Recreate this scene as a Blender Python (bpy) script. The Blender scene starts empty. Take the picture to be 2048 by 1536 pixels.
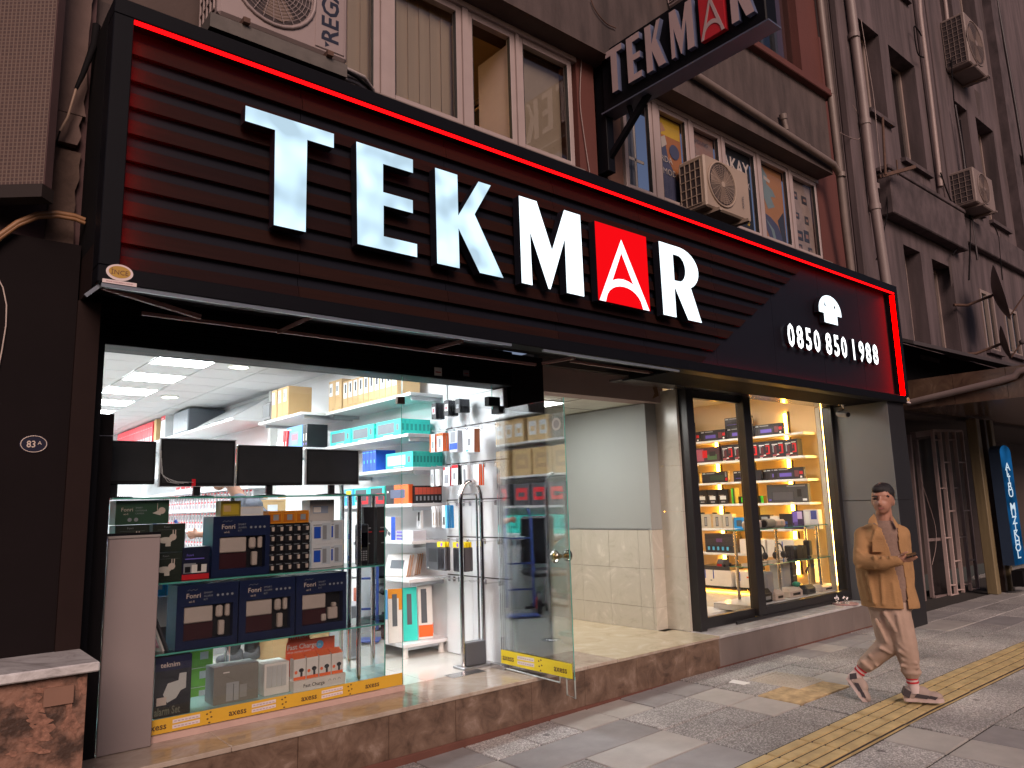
import bpy, bmesh, math, random
from mathutils import Vector, Matrix, Euler
from mathutils.geometry import tessellate_polygon
random.seed(7)
SC = bpy.context.scene
COL = SC.collection
R = math.radians

# ------------------------------------------------------------------ camera, sky, sun, exposure
CAM_H = 1.6
YAW, PITCH, ROLL, FPX = R(39.97), R(9.232), R(-1.652), 1481.9
fw = Vector((math.sin(YAW)*math.cos(PITCH), math.cos(YAW)*math.cos(PITCH), math.sin(PITCH)))
r0 = Vector((math.cos(YAW), -math.sin(YAW), 0)); u0 = r0.cross(fw)
rt = math.cos(ROLL)*r0 + math.sin(ROLL)*u0
up = -math.sin(ROLL)*r0 + math.cos(ROLL)*u0
cam_d = bpy.data.cameras.new('camera'); cam = bpy.data.objects.new('camera', cam_d); COL.objects.link(cam)
cam_d.sensor_width = 36; cam_d.lens = FPX/2048*36; cam_d.clip_start = .05; cam_d.clip_end = 600
M3 = Matrix((rt, up, -fw)).transposed()
cam.matrix_world = Matrix.Translation((0, 0, CAM_H)) @ M3.to_4x4()
SC.camera = cam
SC.render.resolution_x, SC.render.resolution_y = 1024, 768

W = bpy.data.worlds.new('World'); SC.world = W; W.use_nodes = True
nt = W.node_tree; nt.nodes.clear()
sky = nt.nodes.new('ShaderNodeTexSky'); sky.sky_type = 'NISHITA'; sky.sun_disc = False
sky.sun_elevation = R(30); sky.sun_rotation = R(203); sky.air_density = 1.0; sky.dust_density = 1.5
tint = nt.nodes.new('ShaderNodeMix'); tint.data_type = 'RGBA'; tint.blend_type = 'MULTIPLY'
tint.inputs[0].default_value = 1; tint.inputs[7].default_value = (1.0, .82, .87, 1)
bg = nt.nodes.new('ShaderNodeBackground'); bg.inputs[1].default_value = .06
wo = nt.nodes.new('ShaderNodeOutputWorld')
nt.links.new(sky.outputs[0], tint.inputs[6]); nt.links.new(tint.outputs[2], bg.inputs[0]); nt.links.new(bg.outputs[0], wo.inputs[0])

sun_d = bpy.data.lights.new('sun', 'SUN'); sun_d.energy = 2.6; sun_d.angle = R(30); sun_d.color = (1.0, .75, .64)
sun = bpy.data.objects.new('sun', sun_d); COL.objects.link(sun)
sun.rotation_euler = Vector((.36, .85, -.53)).to_track_quat('-Z', 'Y').to_euler()

vs = SC.view_settings
SC.display_settings.display_device = 'sRGB'
vs.view_transform = 'Standard'; vs.look = 'None'; vs.exposure = 0; vs.gamma = 1; vs.use_curve_mapping = False
SC.cycles.use_denoising = True
SC.cycles.max_bounces = 10; SC.cycles.diffuse_bounces = 4; SC.cycles.glossy_bounces = 4
SC.cycles.transparent_max_bounces = 24; SC.cycles.sample_clamp_indirect = 6; SC.cycles.sample_clamp_direct = 0
SC.cycles.caustics_reflective = False; SC.cycles.caustics_refractive = False

def at(px, py, ax, val):
    """Point of the surveyed plane ax=val that the 2048-wide photograph shows at px,py."""
    d = fw + rt*((px-1024)/FPX) - up*((py-768)/FPX)
    i = 'xyz'.index(ax); o = Vector((0, 0, CAM_H))
    return o + d*((val-o[i])/d[i])

def gz(x):
    """The pavement falls a little towards the left end of the front."""
    return -.017*max(0., 6-x)

# ------------------------------------------------------------------ materials
MATS = {}
def _new(name):
    m = bpy.data.materials.new(name); m.use_nodes = True; m.node_tree.nodes.clear(); MATS[name] = m
    n = m.node_tree.nodes; l = m.node_tree.links
    out = n.new('ShaderNodeOutputMaterial')
    return m, n, l, out

def mixrgb(n, blend='MIX'):
    x = n.new('ShaderNodeMix'); x.data_type = 'RGBA'; x.blend_type = blend; return x

def mat(name, c=None, rough=.5, metal=0, var=.12, scale=5., bump=0., bscale=60., c2=None, stretch=(1, 1, 1), spec=.5, contrast=0, coat=0):
    if name in MATS: return MATS[name]
    m, n, l, out = _new(name)
    p = n.new('ShaderNodeBsdfPrincipled'); l.new(p.outputs[0], out.inputs[0])
    p.inputs['Roughness'].default_value = rough; p.inputs['Metallic'].default_value = metal
    p.inputs['Specular IOR Level'].default_value = spec
    if coat: p.inputs['Coat Weight'].default_value = coat; p.inputs['Coat Roughness'].default_value = .05
    g = n.new('ShaderNodeNewGeometry'); mp = n.new('ShaderNodeMapping'); mp.inputs[3].default_value = stretch
    l.new(g.outputs['Position'], mp.inputs[0])
    t = n.new('ShaderNodeTexNoise'); t.inputs['Scale'].default_value = scale; t.inputs['Detail'].default_value = 6; t.inputs['Roughness'].default_value = .6
    l.new(mp.outputs[0], t.inputs[0])
    mr = n.new('ShaderNodeMapRange'); k = .28 - contrast; mr.inputs[1].default_value = .5-k; mr.inputs[2].default_value = .5+k
    l.new(t.outputs[0], mr.inputs[0])
    mx = mixrgb(n); l.new(mr.outputs[0], mx.inputs[0])
    a = [max(0, v*(1-var)) for v in c]; b = c2 or [min(1, v*(1+var)) for v in c]
    mx.inputs[6].default_value = (*a, 1); mx.inputs[7].default_value = (*b, 1)
    l.new(mx.outputs[2], p.inputs['Base Color'])
    if bump:
        t2 = n.new('ShaderNodeTexNoise'); t2.inputs['Scale'].default_value = bscale; t2.inputs['Detail'].default_value = 4
        l.new(g.outputs['Position'], t2.inputs[0])
        bp = n.new('ShaderNodeBump'); bp.inputs[0].default_value = bump; bp.inputs[1].default_value = .01
        l.new(t2.outputs[0], bp.inputs['Height']); l.new(bp.outputs[0], p.inputs['Normal'])
    return m

def marble(name, cols, scale=3., rough=.25, dist=1.5, bump=0):
    if name in MATS: return MATS[name]
    m, n, l, out = _new(name)
    p = n.new('ShaderNodeBsdfPrincipled'); l.new(p.outputs[0], out.inputs[0]); p.inputs['Roughness'].default_value = rough
    g = n.new('ShaderNodeNewGeometry')
    t = n.new('ShaderNodeTexNoise'); t.inputs['Scale'].default_value = scale; t.inputs['Detail'].default_value = 9; t.inputs['Roughness'].default_value = .65; t.inputs['Distortion'].default_value = dist
    l.new(g.outputs['Position'], t.inputs[0])
    r = n.new('ShaderNodeValToRGB'); l.new(t.outputs[0], r.inputs[0]); e = r.color_ramp.elements
    for i, c in enumerate(cols):
        pos = .3 + .4*i/(len(cols)-1)
        if i < 2: e[i].position = pos; e[i].color = (*c, 1)
        else: x = e.new(pos); x.color = (*c, 1)
    l.new(r.outputs[0], p.inputs['Base Color'])
    return m

def pebble(name, dark, mid, light, scale=120, rough=.8):
    if name in MATS: return MATS[name]
    m, n, l, out = _new(name)
    p = n.new('ShaderNodeBsdfPrincipled'); l.new(p.outputs[0], out.inputs[0]); p.inputs['Roughness'].default_value = rough
    g = n.new('ShaderNodeNewGeometry')
    v = n.new('ShaderNodeTexVoronoi'); v.inputs['Scale'].default_value = scale; l.new(g.outputs['Position'], v.inputs[0])
    sp = n.new('ShaderNodeSeparateColor'); l.new(v.outputs['Color'], sp.inputs[0])
    r = n.new('ShaderNodeValToRGB'); l.new(sp.outputs[0], r.inputs[0]); e = r.color_ramp.elements
    e[0].position = .25; e[0].color = (*dark, 1); e[1].position = .62; e[1].color = (*mid, 1); x = e.new(.93); x.color = (*light, 1)
    t = n.new('ShaderNodeTexNoise'); t.inputs['Scale'].default_value = 1.3; t.inputs['Detail'].default_value = 8; l.new(g.outputs['Position'], t.inputs[0])
    mr = n.new('ShaderNodeMapRange'); mr.inputs[1].default_value = .3; mr.inputs[2].default_value = .7; mr.inputs[3].default_value = .68; mr.inputs[4].default_value = 1.25
    l.new(t.outputs[0], mr.inputs[0])
    v2 = n.new('ShaderNodeTexVoronoi'); v2.inputs['Scale'].default_value = 2.2; l.new(g.outputs['Position'], v2.inputs[0])   # trodden gum and drips
    m2 = n.new('ShaderNodeMapRange'); m2.inputs[1].default_value = .045; m2.inputs[2].default_value = .075; m2.inputs[3].default_value = .45; m2.inputs[4].default_value = 1; l.new(v2.outputs['Distance'], m2.inputs[0])
    mm = n.new('ShaderNodeMath'); mm.operation = 'MULTIPLY'; l.new(mr.outputs[0], mm.inputs[0]); l.new(m2.outputs[0], mm.inputs[1])
    mx = mixrgb(n, 'MULTIPLY'); mx.inputs[0].default_value = 1; l.new(r.outputs[0], mx.inputs[6]); l.new(mm.outputs[0], mx.inputs[7])
    l.new(mx.outputs[2], p.inputs['Base Color'])
    bp = n.new('ShaderNodeBump'); bp.inputs[0].default_value = .8; bp.inputs[1].default_value = .004; bp.invert = True
    l.new(v.outputs['Distance'], bp.inputs['Height']); l.new(bp.outputs[0], p.inputs['Normal'])
    return m

def emit(name, c, s, patch=0, scale=5):
    if name in MATS: return MATS[name]
    m, n, l, out = _new(name)
    e = n.new('ShaderNodeEmission'); e.inputs[0].default_value = (*c, 1); e.inputs[1].default_value = s; l.new(e.outputs[0], out.inputs[0])
    if patch:                                     # diodes behind the acrylic give uneven patches
        g = n.new('ShaderNodeNewGeometry'); t = n.new('ShaderNodeTexNoise'); t.inputs['Scale'].default_value = scale; t.inputs['Detail'].default_value = 1
        l.new(g.outputs['Position'], t.inputs[0])
        mr = n.new('ShaderNodeMapRange'); mr.inputs[1].default_value = .35; mr.inputs[2].default_value = .65
        mr.inputs[3].default_value = s*(1-patch); mr.inputs[4].default_value = s*(1+patch)
        l.new(t.outputs[0], mr.inputs[0]); l.new(mr.outputs[0], e.inputs[1])
    return m

def glass(name, tintc=(.97, .99, .98), ior=1.5, gain=1.0, rough=0):
    if name in MATS: return MATS[name]
    m, n, l, out = _new(name)
    tr = n.new('ShaderNodeBsdfTransparent'); tr.inputs[0].default_value = (*tintc, 1)
    gl = n.new('ShaderNodeBsdfGlossy'); gl.inputs['Roughness'].default_value = rough; gl.inputs[0].default_value = (1, 1, 1, 1)
    f = n.new('ShaderNodeFresnel'); f.inputs[0].default_value = ior
    g = n.new('ShaderNodeNewGeometry'); t = n.new('ShaderNodeTexNoise'); t.inputs['Scale'].default_value = 3; l.new(g.outputs['Position'], t.inputs[0])
    mm = n.new('ShaderNodeMath'); mm.operation = 'MULTIPLY'; mm.inputs[1].default_value = gain; mm.use_clamp = True; l.new(f.outputs[0], mm.inputs[0])
    bp = n.new('ShaderNodeBump'); bp.inputs[0].default_value = .02; bp.inputs[1].default_value = .01; l.new(t.outputs[0], bp.inputs['Height']); l.new(bp.outputs[0], gl.inputs['Normal'])
    mx = n.new('ShaderNodeMixShader'); l.new(mm.outputs[0], mx.inputs[0]); l.new(tr.outputs[0], mx.inputs[1]); l.new(gl.outputs[0], mx.inputs[2])
    l.new(mx.outputs[0], out.inputs[0])
    return m

K = {}
def solid(hexs, rough=.45, var=.06, spec=.4):
    """A printed or moulded colour given as sRGB hex."""
    nm = 'print_'+hexs+('' if rough == .45 else '_%d' % int(rough*100))
    c = [int(hexs[i:i+2], 16)/255 for i in (0, 2, 4)]
    c = [v/12.92 if v < .04045 else ((v+.055)/1.055)**2.4 for v in c]
    return mat(nm, c, rough, var=var, scale=9, spec=spec)

# ------------------------------------------------------------------ mesh builder
Z = Vector((0, 0, 1))
class MB:
    def __init__(s, o=(0, 0, 0)):
        s.v = []; s.f = []; s.k = []; s.mats = []; s.o = Vector(o); s.sm = []
    def mi(s, m):
        if m not in s.mats: s.mats.append(m)
        return s.mats.index(m)
    def add(s, vs, fs, m, smooth=False):
        b = len(s.v); s.v += [Vector(v) for v in vs]; k = s.mi(m)
        for f in fs: s.f.append([b+i for i in f]); s.k.append(k); s.sm.append(smooth)
        return s
    def quad(s, a, b, c, d, m): return s.add((a, b, c, d), ((0, 1, 2, 3),), m)
    def box(s, x0, y0, z0, x1, y1, z1, m, ch=0):
        if ch:
            return s.obox(((x0+x1)/2, (y0+y1)/2, (z0+z1)/2), ((x1-x0)/2, 0, 0), (0, (y1-y0)/2, 0), (0, 0, (z1-z0)/2), m, ch)
        vs = [(x, y, z) for z in (z0, z1) for y in (y0, y1) for x in (x0, x1)]
        return s.add(vs, ((0, 2, 3, 1), (4, 5, 7, 6), (0, 1, 5, 4), (2, 6, 7, 3), (0, 4, 6, 2), (1, 3, 7, 5)), m)
    def obox(s, c, ax, ay, az, m, ch=0):
        c, ax, ay, az = Vector(c), Vector(ax), Vector(ay), Vector(az)
        if not ch:
            vs = [c+ax*i+ay*j+az*k for k in (-1, 1) for j in (-1, 1) for i in (-1, 1)]
            return s.add(vs, ((0, 2, 3, 1), (4, 5, 7, 6), (0, 1, 5, 4), (2, 6, 7, 3), (0, 4, 6, 2), (1, 3, 7, 5)), m)
        bm = bmesh.new(); bmesh.ops.create_cube(bm, size=2)
        L = [ax.length, ay.length, az.length]
        for v in bm.verts: v.co = Vector((v.co.x*L[0], v.co.y*L[1], v.co.z*L[2]))
        bmesh.ops.bevel(bm, geom=bm.edges[:], offset=ch, segments=1, affect='EDGES')
        A = [a.normalized() for a in (ax, ay, az)]
        bm.verts.index_update()
        vs = [c+A[0]*v.co.x+A[1]*v.co.y+A[2]*v.co.z for v in bm.verts]; fs = [[v.index for v in f.verts] for f in bm.faces]
        bm.free(); return s.add(vs, fs, m)
    def bar(s, p, q, w, h, m, up=Z):
        p, q = Vector(p), Vector(q); d = q-p; L = d.length; d.normalize()
        x = d.cross(Vector(up))
        if x.length < 1e-4: x = d.cross(Vector((1, 0, 0)))
        x.normalize(); y = x.cross(d)
        return s.obox((p+q)/2, d*L/2, x*w/2, y*h/2, m)
    def tube(s, pts, r, m, n=8, caps=True):
        pts = [Vector(p) for p in pts]; rs = r if hasattr(r, '__len__') else [r]*len(pts)
        vs = []; px = None
        for i, p in enumerate(pts):
            d = (pts[min(i+1, len(pts)-1)]-pts[max(i-1, 0)]).normalized()
            x = d.cross(Z) if px is None else px-d*px.dot(d)
            if x.length < 1e-3: x = d.cross(Vector((1, 0, 0)))
            x.normalize(); px = x; y = d.cross(x)
            vs += [p+(x*math.cos(2*math.pi*j/n)+y*math.sin(2*math.pi*j/n))*rs[i] for j in range(n)]
        fs = [(i*n+j, i*n+(j+1) % n, (i+1)*n+(j+1) % n, (i+1)*n+j) for i in range(len(pts)-1) for j in range(n)]
        s.add(vs, fs, m, True)
        if caps: s.add(vs[:n], (tuple(range(n))[::-1],), m); s.add(vs[-n:], (tuple(range(n)),), m)
        return s
    def cyl(s, p, q, r, m, n=16, r2=None): return s.tube((p, q), (r, r if r2 is None else r2), m, n)
    def disc(s, c, nrm, r, m, n=24, ry=None, upv=Z):
        c, nrm = Vector(c), Vector(nrm).normalized(); x = Vector(upv).cross(nrm); x = x.normalized() if x.length > 1e-4 else Vector((1, 0, 0)); y = nrm.cross(x)
        return s.add([c+x*math.cos(2*math.pi*j/n)*r+y*math.sin(2*math.pi*j/n)*(ry or r) for j in range(n)], (tuple(range(n)),), m)
    def ball(s, c, r, m, n=10, mx=None):
        rr = r if hasattr(r, '__len__') else (r, r, r); vs = []; h = n//2+1
        for i in range(h+1):
            t = math.pi*i/h
            for j in range(n):
                q = Vector((math.sin(t)*math.cos(2*math.pi*j/n)*rr[0], math.sin(t)*math.sin(2*math.pi*j/n)*rr[1], math.cos(t)*rr[2]))
                vs.append(Vector(c)+(mx @ q if mx else q))
        return s.add(vs, [(i*n+j, (i+1)*n+j, (i+1)*n+(j+1) % n, i*n+(j+1) % n) for i in range(h) for j in range(n)], m, True)
    def lathe(s, prof, c, m, n=14):
        c = Vector(c); vs = [c+Vector((r*math.cos(2*math.pi*j/n), r*math.sin(2*math.pi*j/n), z)) for r, z in prof for j in range(n)]
        return s.add(vs, [(i*n+j, i*n+(j+1) % n, (i+1)*n+(j+1) % n, (i+1)*n+j) for i in range(len(prof)-1) for j in range(n)], m, True)
    def prism(s, loops, o, u, v, d, m, ms=None, back=True):
        """Flat outline (list of loops, holes allowed) on origin o with axes u,v, pushed along d; m = face, ms = sides."""
        o, u, v, d = map(Vector, (o, u, v, d)); ms = ms or m
        if not hasattr(loops[0][0], '__len__'): loops = [loops]
        P = [[o+u*a+v*b for a, b in lp] for lp in loops]; flat = [p for lp in P for p in lp]
        tris = tessellate_polygon([[Vector((a, b, 0)) for a, b in lp] for lp in loops])
        s.add(flat, tris, m)
        if back: s.add([p+d for p in flat], [t[::-1] for t in tris], ms)
        for lp in P:
            n = len(lp); s.add(lp+[p+d for p in lp], [(i, (i+1) % n, n+(i+1) % n, n+i) for i in range(n)], ms)
        return s
    def text(s, body, size, o, u, v, m, depth=0, align='LEFT', sx=1., bold=0., ms=None, spacing=1.):
        vs, fs, wd, sides = text_mesh(body, bold, spacing)
        o, u, v = map(Vector, (o, u, v)); nrm = u.cross(v).normalized()
        sh = {'LEFT': 0, 'CENTER': wd/2, 'RIGHT': wd}[align]
        s.add([o+u*((x-sh)*size*sx)+v*(y*size)+nrm*depth for x, y in vs], fs, m)
        if depth:
            e = []
            for a, b in sides:
                A, B = vs[a], vs[b]; q = [o+u*((x-sh)*size*sx)+v*(y*size) for x, y in (A, B)]
                k = len(e); e.append((q[0], q[1], q[1]+nrm*depth, q[0]+nrm*depth))
            for q in e: s.add(q, ((0, 1, 2, 3),), ms or m)
        return s
    def mesh(s, name):
        me = bpy.data.meshes.new(name)
        me.from_pydata([v-s.o for v in s.v], [], s.f)
        for m in s.mats: me.materials.append(m)
        me.polygons.foreach_set('material_index', s.k); me.polygons.foreach_set('use_smooth', s.sm)
        me.update(); return me
    def build(s, name, parent=None, **kw):
        return put(name, s.mesh(name), parent, loc=s.o if parent is None else None, **kw)

TXT = {}
def text_mesh(body, bold, spacing):
    k = (body, bold, spacing)
    if k not in TXT:
        c = bpy.data.curves.new('lettering', 'FONT'); c.body = body; c.resolution_u = 2; c.offset = bold; c.fill_mode = 'FRONT'; c.space_character = spacing
        o = bpy.data.objects.new('lettering', c); COL.objects.link(o)
        me = bpy.data.meshes.new_from_object(o.evaluated_get(bpy.context.evaluated_depsgraph_get()))
        bpy.data.objects.remove(o); bpy.data.curves.remove(c)
        vs = [(v.co.x, v.co.y) for v in me.vertices]; fs = [tuple(p.vertices) for p in me.polygons]
        cnt = {}
        for f in fs:
            for i in range(len(f)):
                e = (f[i], f[(i+1) % len(f)]); kk = tuple(sorted(e)); cnt.setdefault(kk, []).append(e)
        sides = [v[0] for v in cnt.values() if len(v) == 1]
        bpy.data.meshes.remove(me)
        xs = [v[0] for v in vs] or [0]
        TXT[k] = ([(x-min(xs), y) for x, y in vs], fs, max(xs)-min(xs), sides)
    return TXT[k]

def put(name, me, parent=None, loc=None, rz=0, label=None, cat=None, group=None, kind=None, rot=None):
    o = bpy.data.objects.new(name, me); COL.objects.link(o)
    if loc is not None: o.location = loc
    if rot is not None: o.rotation_euler = rot
    elif rz: o.rotation_euler = (0, 0, rz)
    if parent is not None: o.parent = parent
    if label: o['label'] = label
    if cat: o['category'] = cat
    if group: o['group'] = group
    if kind: o['kind'] = kind
    return o

def thing(name, label, cat, loc=(0, 0, 0), rz=0, group=None, rot=None):
    return put(name, None, None, loc, rz, label, cat, group, rot=rot)

def dup(root, loc, rz=None, label=None, group=None):
    r = root.copy(); COL.objects.link(r); r.location = loc
    if rz is not None: r.rotation_euler = (0, 0, rz)
    if label: r['label'] = label
    if group: r['group'] = group
    for ch in list(root.children):
        c = ch.copy(); COL.objects.link(c); c.parent = r
        for g in list(ch.children):
            d = g.copy(); COL.objects.link(d); d.parent = c
    return r

# ------------------------------------------------------------------ shared materials
black_metal = mat('black_coated_metal', (.005, .005, .007), .5, spec=.10)
black_matt = mat('black_matt_panel', (.009, .008, .009), .8, spec=.08)
dark_clad = mat('dark_grey_cladding', (.018, .018, .021), .45, var=.05, scale=2, spec=.3)
steel = mat('brushed_steel', (.6, .6, .62), .25, 1, var=.06, scale=40)
chrome = mat('chrome', (.8, .8, .82), .08, 1, var=.02)
alu = mat('aluminium_profile', (.45, .46, .48), .35, .9)
white_paint = mat('white_paint', (.78, .78, .76), .5, var=.04, scale=2)
white_lam = mat('white_laminate', (.82, .83, .85), .22, var=.02)
white_pvc = mat('white_window_plastic', (.36, .285, .27), .45, var=.08)
clear = glass('clear_glass', (.975, .99, .985), 1.5)
shelf_glass = glass('shelf_glass', (.90, .97, .95), 1.5)
glass_edge = mat('green_glass_edge', (.10, .42, .34), .15, var=.15, spec=.8)
# ================================================================== GROUND
peb = [pebble('washed_pebble_%d' % i, d, m_, l) for i, (d, m_, l) in enumerate((
    ((.24, .23, .22), (.36, .345, .33), (.55, .53, .51)), ((.19, .182, .173), (.30, .287, .275), (.48, .465, .45)), ((.27, .26, .245), (.41, .39, .37), (.60, .58, .56))))]
smooth_con = mat('smooth_concrete', (.40, .38, .35), .75, var=.16, scale=4, bump=.15, bscale=150)
smooth_grey = mat('smooth_grey_concrete', (.28, .27, .265), .8, var=.18, scale=5, bump=.15, bscale=150)
ochre_con = mat('ochre_concrete', (.44, .32, .17), .8, var=.4, scale=11, contrast=.08, bump=.15, bscale=140)
yellow_con = mat('yellow_tactile_concrete', (.47, .36, .175), .75, var=.34, scale=7, bump=.2, bscale=160)
joint_and_shade = mat('joint_sand_and_shade', (.035, .031, .028), .95, var=.3, scale=30)

m = MB()
xs = [-60, 0, 3, 6, 30, 90]
for a, b in zip(xs, xs[1:]):
    m.quad((a, -70, gz(a)-.012), (b, -70, gz(b)-.012), (b, 5.4, gz(b)-.012), (a, 5.4, gz(a)-.012), joint_and_shade)
pavement = m.build('pavement', kind='structure')
m = MB()                                     # paving too far along to tell its slabs apart
m.box(16.0, -9, -.05, 60, 5.6, 0, peb[0])
m.box(-30, -9, -.7, 16, .9, -.34, peb[1])
far_paving = m.build('paving', pavement)

def slab_mesh(w, d, mt, tex=False):
    m = MB(); m.box(-w/2, -d/2, -.05, w/2, d/2, 0, mt, ch=.004)
    if tex:                                  # cast access cover with raised lozenges
        for i in range(8):
            for j in range(9):
                m.obox((-w/2+.035+i*(w-.07)/7, -d/2+.03+j*(d-.06)/8, .002), (.014, .006, 0), (-.006, .014, 0), (0, 0, .006), mt)
    return m.mesh('paving_slab')
SL = {}
def slab(cx, cy, w, d, mt, tex=False, dz=0, tilt=0):
    k = (round(w, 3), round(d, 3), mt.name, tex)
    if k not in SL: SL[k] = slab_mesh(w, d, mt, tex)
    sl = -math.atan(.017) if cx < 6 else 0
    return put('paving_slab', SL[k], pavement, (cx, cy, gz(cx)+dz), rot=(tilt, sl, 0))
G = .4
special = {}
def mark(x, y, mt, tex=False): special[(round((x-.21)/G), round((y-2.9)/G))] = (mt, tex)
for y in (3.1, 3.5, 3.85): mark(5.6, y, smooth_con)
mark(5.95, 3.1, ochre_con); mark(6.1, 3.45, ochre_con); mark(6.5, 3.1, ochre_con); mark(6.8, 3.1, smooth_con)
for y in (2.32, 1.95, 1.55): mark(5.6, y, smooth_con)
mark(4.55, 4.0, smooth_con); mark(4.2, 4.0, smooth_con); mark(3.1, 4.1, smooth_grey); mark(2.9, 3.8, smooth_con); mark(7.2, 2.3, smooth_grey)
mark(5.6, 4.2, smooth_grey); mark(5.2, 4.2, smooth_grey); mark(8.3, 3.6, smooth_grey)
for x in range(20): 
    if x % 3 != 1: mark(7.3+x*.4, 4.25, smooth_grey)
rows = list(range(-5, 4))
for j in rows:
    y0 = 2.9+j*G if j >= 0 else 2.49+(j)*G+.01
    y0 = 2.89+j*G if j >= 0 else 2.50+(j)*G+0.0
    i = 2
    while i < 40:
        sp = special.get((i, j))
        nx = special.get((i+1, j))
        span = 1 if sp or nx or random.random() < .12 else (3 if random.random() < .35 else 2)
        if any(special.get((i+q, j)) for q in range(1, span)): span = 1
        w, d = span*G-.017, G-.017
        mt = sp[0] if sp else random.choice(peb)
        if not sp and random.random() < .11: mt = random.choice((smooth_grey, smooth_con))
        dep = d if j < 3 else 4.47-y0-.009
        slab(.21+(i+span/2-.5)*G, y0+dep/2+.003, w, dep, mt, dz=random.uniform(-.0025, .0025), tilt=random.uniform(-.003, .003))
        i += span
slab(6.22, 3.77, .44, .48, mat('cream_access_cover', (.46, .42, .35), .7, var=.18, scale=8), True, dz=.006)
slab(5.88, 4.03, .1, .17, white_paint, dz=.004)

# yellow guiding strip, ribs run along the street
def tactile_mesh():
    m = MB(); m.box(-.198, -.185, -.05, .198, .185, .0, yellow_con, ch=.003)
    for k in range(4):
        y = -.137+k*.0915
        for s in (-1, 1):
            m.obox((0 if s else 0, y, .0035), (.186, 0, 0), (0, .033, 0), (0, 0, .0065), yellow_con, ch=.003) if s == 1 else None
    for k in range(5): m.box(-.198, -.184+k*.0915-.008, .0003, .198, -.184+k*.0915+.008, .0009, joint_and_shade)  # dark bands painted as shadow lines between the ribs
    return m.mesh('tactile_tile')
tm = tactile_mesh()
for i in range(42):
    x = .62+i*.4
    put('tactile_tile', tm, pavement, (x, 2.695, gz(x)+.006+random.uniform(-.002, .002)), rot=(random.uniform(-.004, .004), -math.atan(.017) if x < 6 else 0, 0))

# ================================================================== SHOP STEP
step_face = marble('brown_marble', [(.05, .03, .021), (.125, .078, .054), (.175, .115, .082), (.28, .205, .16)], 6.5, .3, .7)
step_top = marble('beige_marble_top', [(.25, .185, .14), (.37, .30, .24), (.43, .365, .30), (.52, .455, .39)], 3.2, .12, 1.5)
grey_face = mat('grey_brown_stone', (.19, .155, .14), .4, var=.22, scale=3, stretch=(1, 1, .35))
grey_top = marble('grey_marble_top', [(.33, .32, .31), (.45, .44, .43), (.52, .51, .5), (.6, .6, .6)], 3, .2, 2)
red_plinth = mat('red_brown_plinth', (.13, .05, .035), .8, var=.2, scale=4, bump=.2, bscale=60)
step = thing('shop_step', 'long marble faced step running along the foot of the shop front', 'step', (0, 4.47, 0))
def stp(name, mt, *b, ch=.004):
    q = MB((0, 4.47, 0)); q.box(*b, mt, ch=ch); return q.build(name, step)
xs = [.6, 1.25, 2.0, 2.62, 3.15, 3.85, 4.42, 5.05, 5.72, 6.25]
for a, b in zip(xs, xs[1:]): stp('riser_stone', step_face, a+.001, 4.47, -.03, b-.001, 4.50, .268)
for a, b in zip([6.25, 6.95, 7.62, 8.3, 8.95], [6.95, 7.62, 8.3, 8.95, 9.40]): stp('riser_stone', grey_face, a+.001, 4.47, -.03, b-.001, 4.50, .268)
stp('base_strip', red_plinth, .6, 4.455, -.3, 6.2, 4.52, -.005, ch=.006)
stp('base_strip', red_plinth, 6.2, 4.461, -.3, 9.40, 4.52, .012, ch=.004)
for a, b in zip([.6, 1.6, 2.95, 4.0], [1.6, 2.95, 4.0, 4.45]): stp('tread_slab', step_top, a+.001, 4.458, .268, b-.001, 5.0, .297)
stp('tread_slab', step_top, 4.451, 4.458, .268, 4.80, 5.0, .297)
stp('tread_slab', step_top, 4.801, 4.458, .268, 6.25, 5.0, .292)
for a, b in zip([6.252, 7.3, 8.4], [7.3, 8.4, 9.40]): stp('tread_slab', grey_top, a+.001, 4.456, .268, b-.001, 4.84, .297)

# ================================================================== APARTMENT BUILDING OVER THE SHOP
plaster = mat('brown_grey_render', (.066, .047, .044), .9, var=.42, scale=3.2, stretch=(1.6, 1.6, .35), contrast=.10, bump=.25, bscale=35)
plaster2 = mat('soffit_render', (.08, .054, .047), .85, var=.18, scale=2.5, bump=.2, bscale=40)
red_paint = mat('brick_red_paint', (.10, .028, .021), .75, var=.16, scale=3, stretch=(1, 1, .4), bump=.2, bscale=40)
rust_paint = mat('faded_orange_paint', (.15, .07, .045), .75, var=.22, scale=5, bump=.15, bscale=40)
apartment = thing('apartment_building', 'brown rendered building with jutting upper floor directly above the lit shop sign', 'building', (5.3, 4.6, 0))
AO = (5.3, 4.6, 0)
def ap(name, b, mt, parent=None, ch=0):
    q = MB(AO); q.box(*b, mt, ch=ch); return q.build(name, parent or apartment)
ap('wall', (-1.2, 4.62, 4.15, 10.28, 4.9, 4.655), plaster)
ap('wall', (.45, 4.625, 4.656, 1.38, 4.9, 5.84), plaster2)
ap('pilaster', (4.745, 4.57, 4.5, 4.985, 4.9, 5.84), red_paint)
ap('pilaster', (5.165, 4.61, 4.5, 5.40, 4.9, 5.84), rust_paint)
ap('recess_back', (4.986, 4.85, 4.5, 5.164, 4.9, 5.84), black_matt)
ap('pilaster', (9.36, 4.60, 4.0, 9.98, 4.9, 8.2), red_paint)
ap('wall', (9.981, 4.63, 2.6, 10.36, 4.9, 12), plaster)
bay = ap('bay', (.42, 4.36, 5.842, 9.36, 4.9, 6.93), plaster)
ap('bay_soffit', (.42, 4.355, 5.835, 9.362, 4.9, 5.841), plaster2)
ap('ledge', (6.0, 4.27, 6.93, 9.45, 4.6, 7.03), red_paint, ch=.01)
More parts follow.
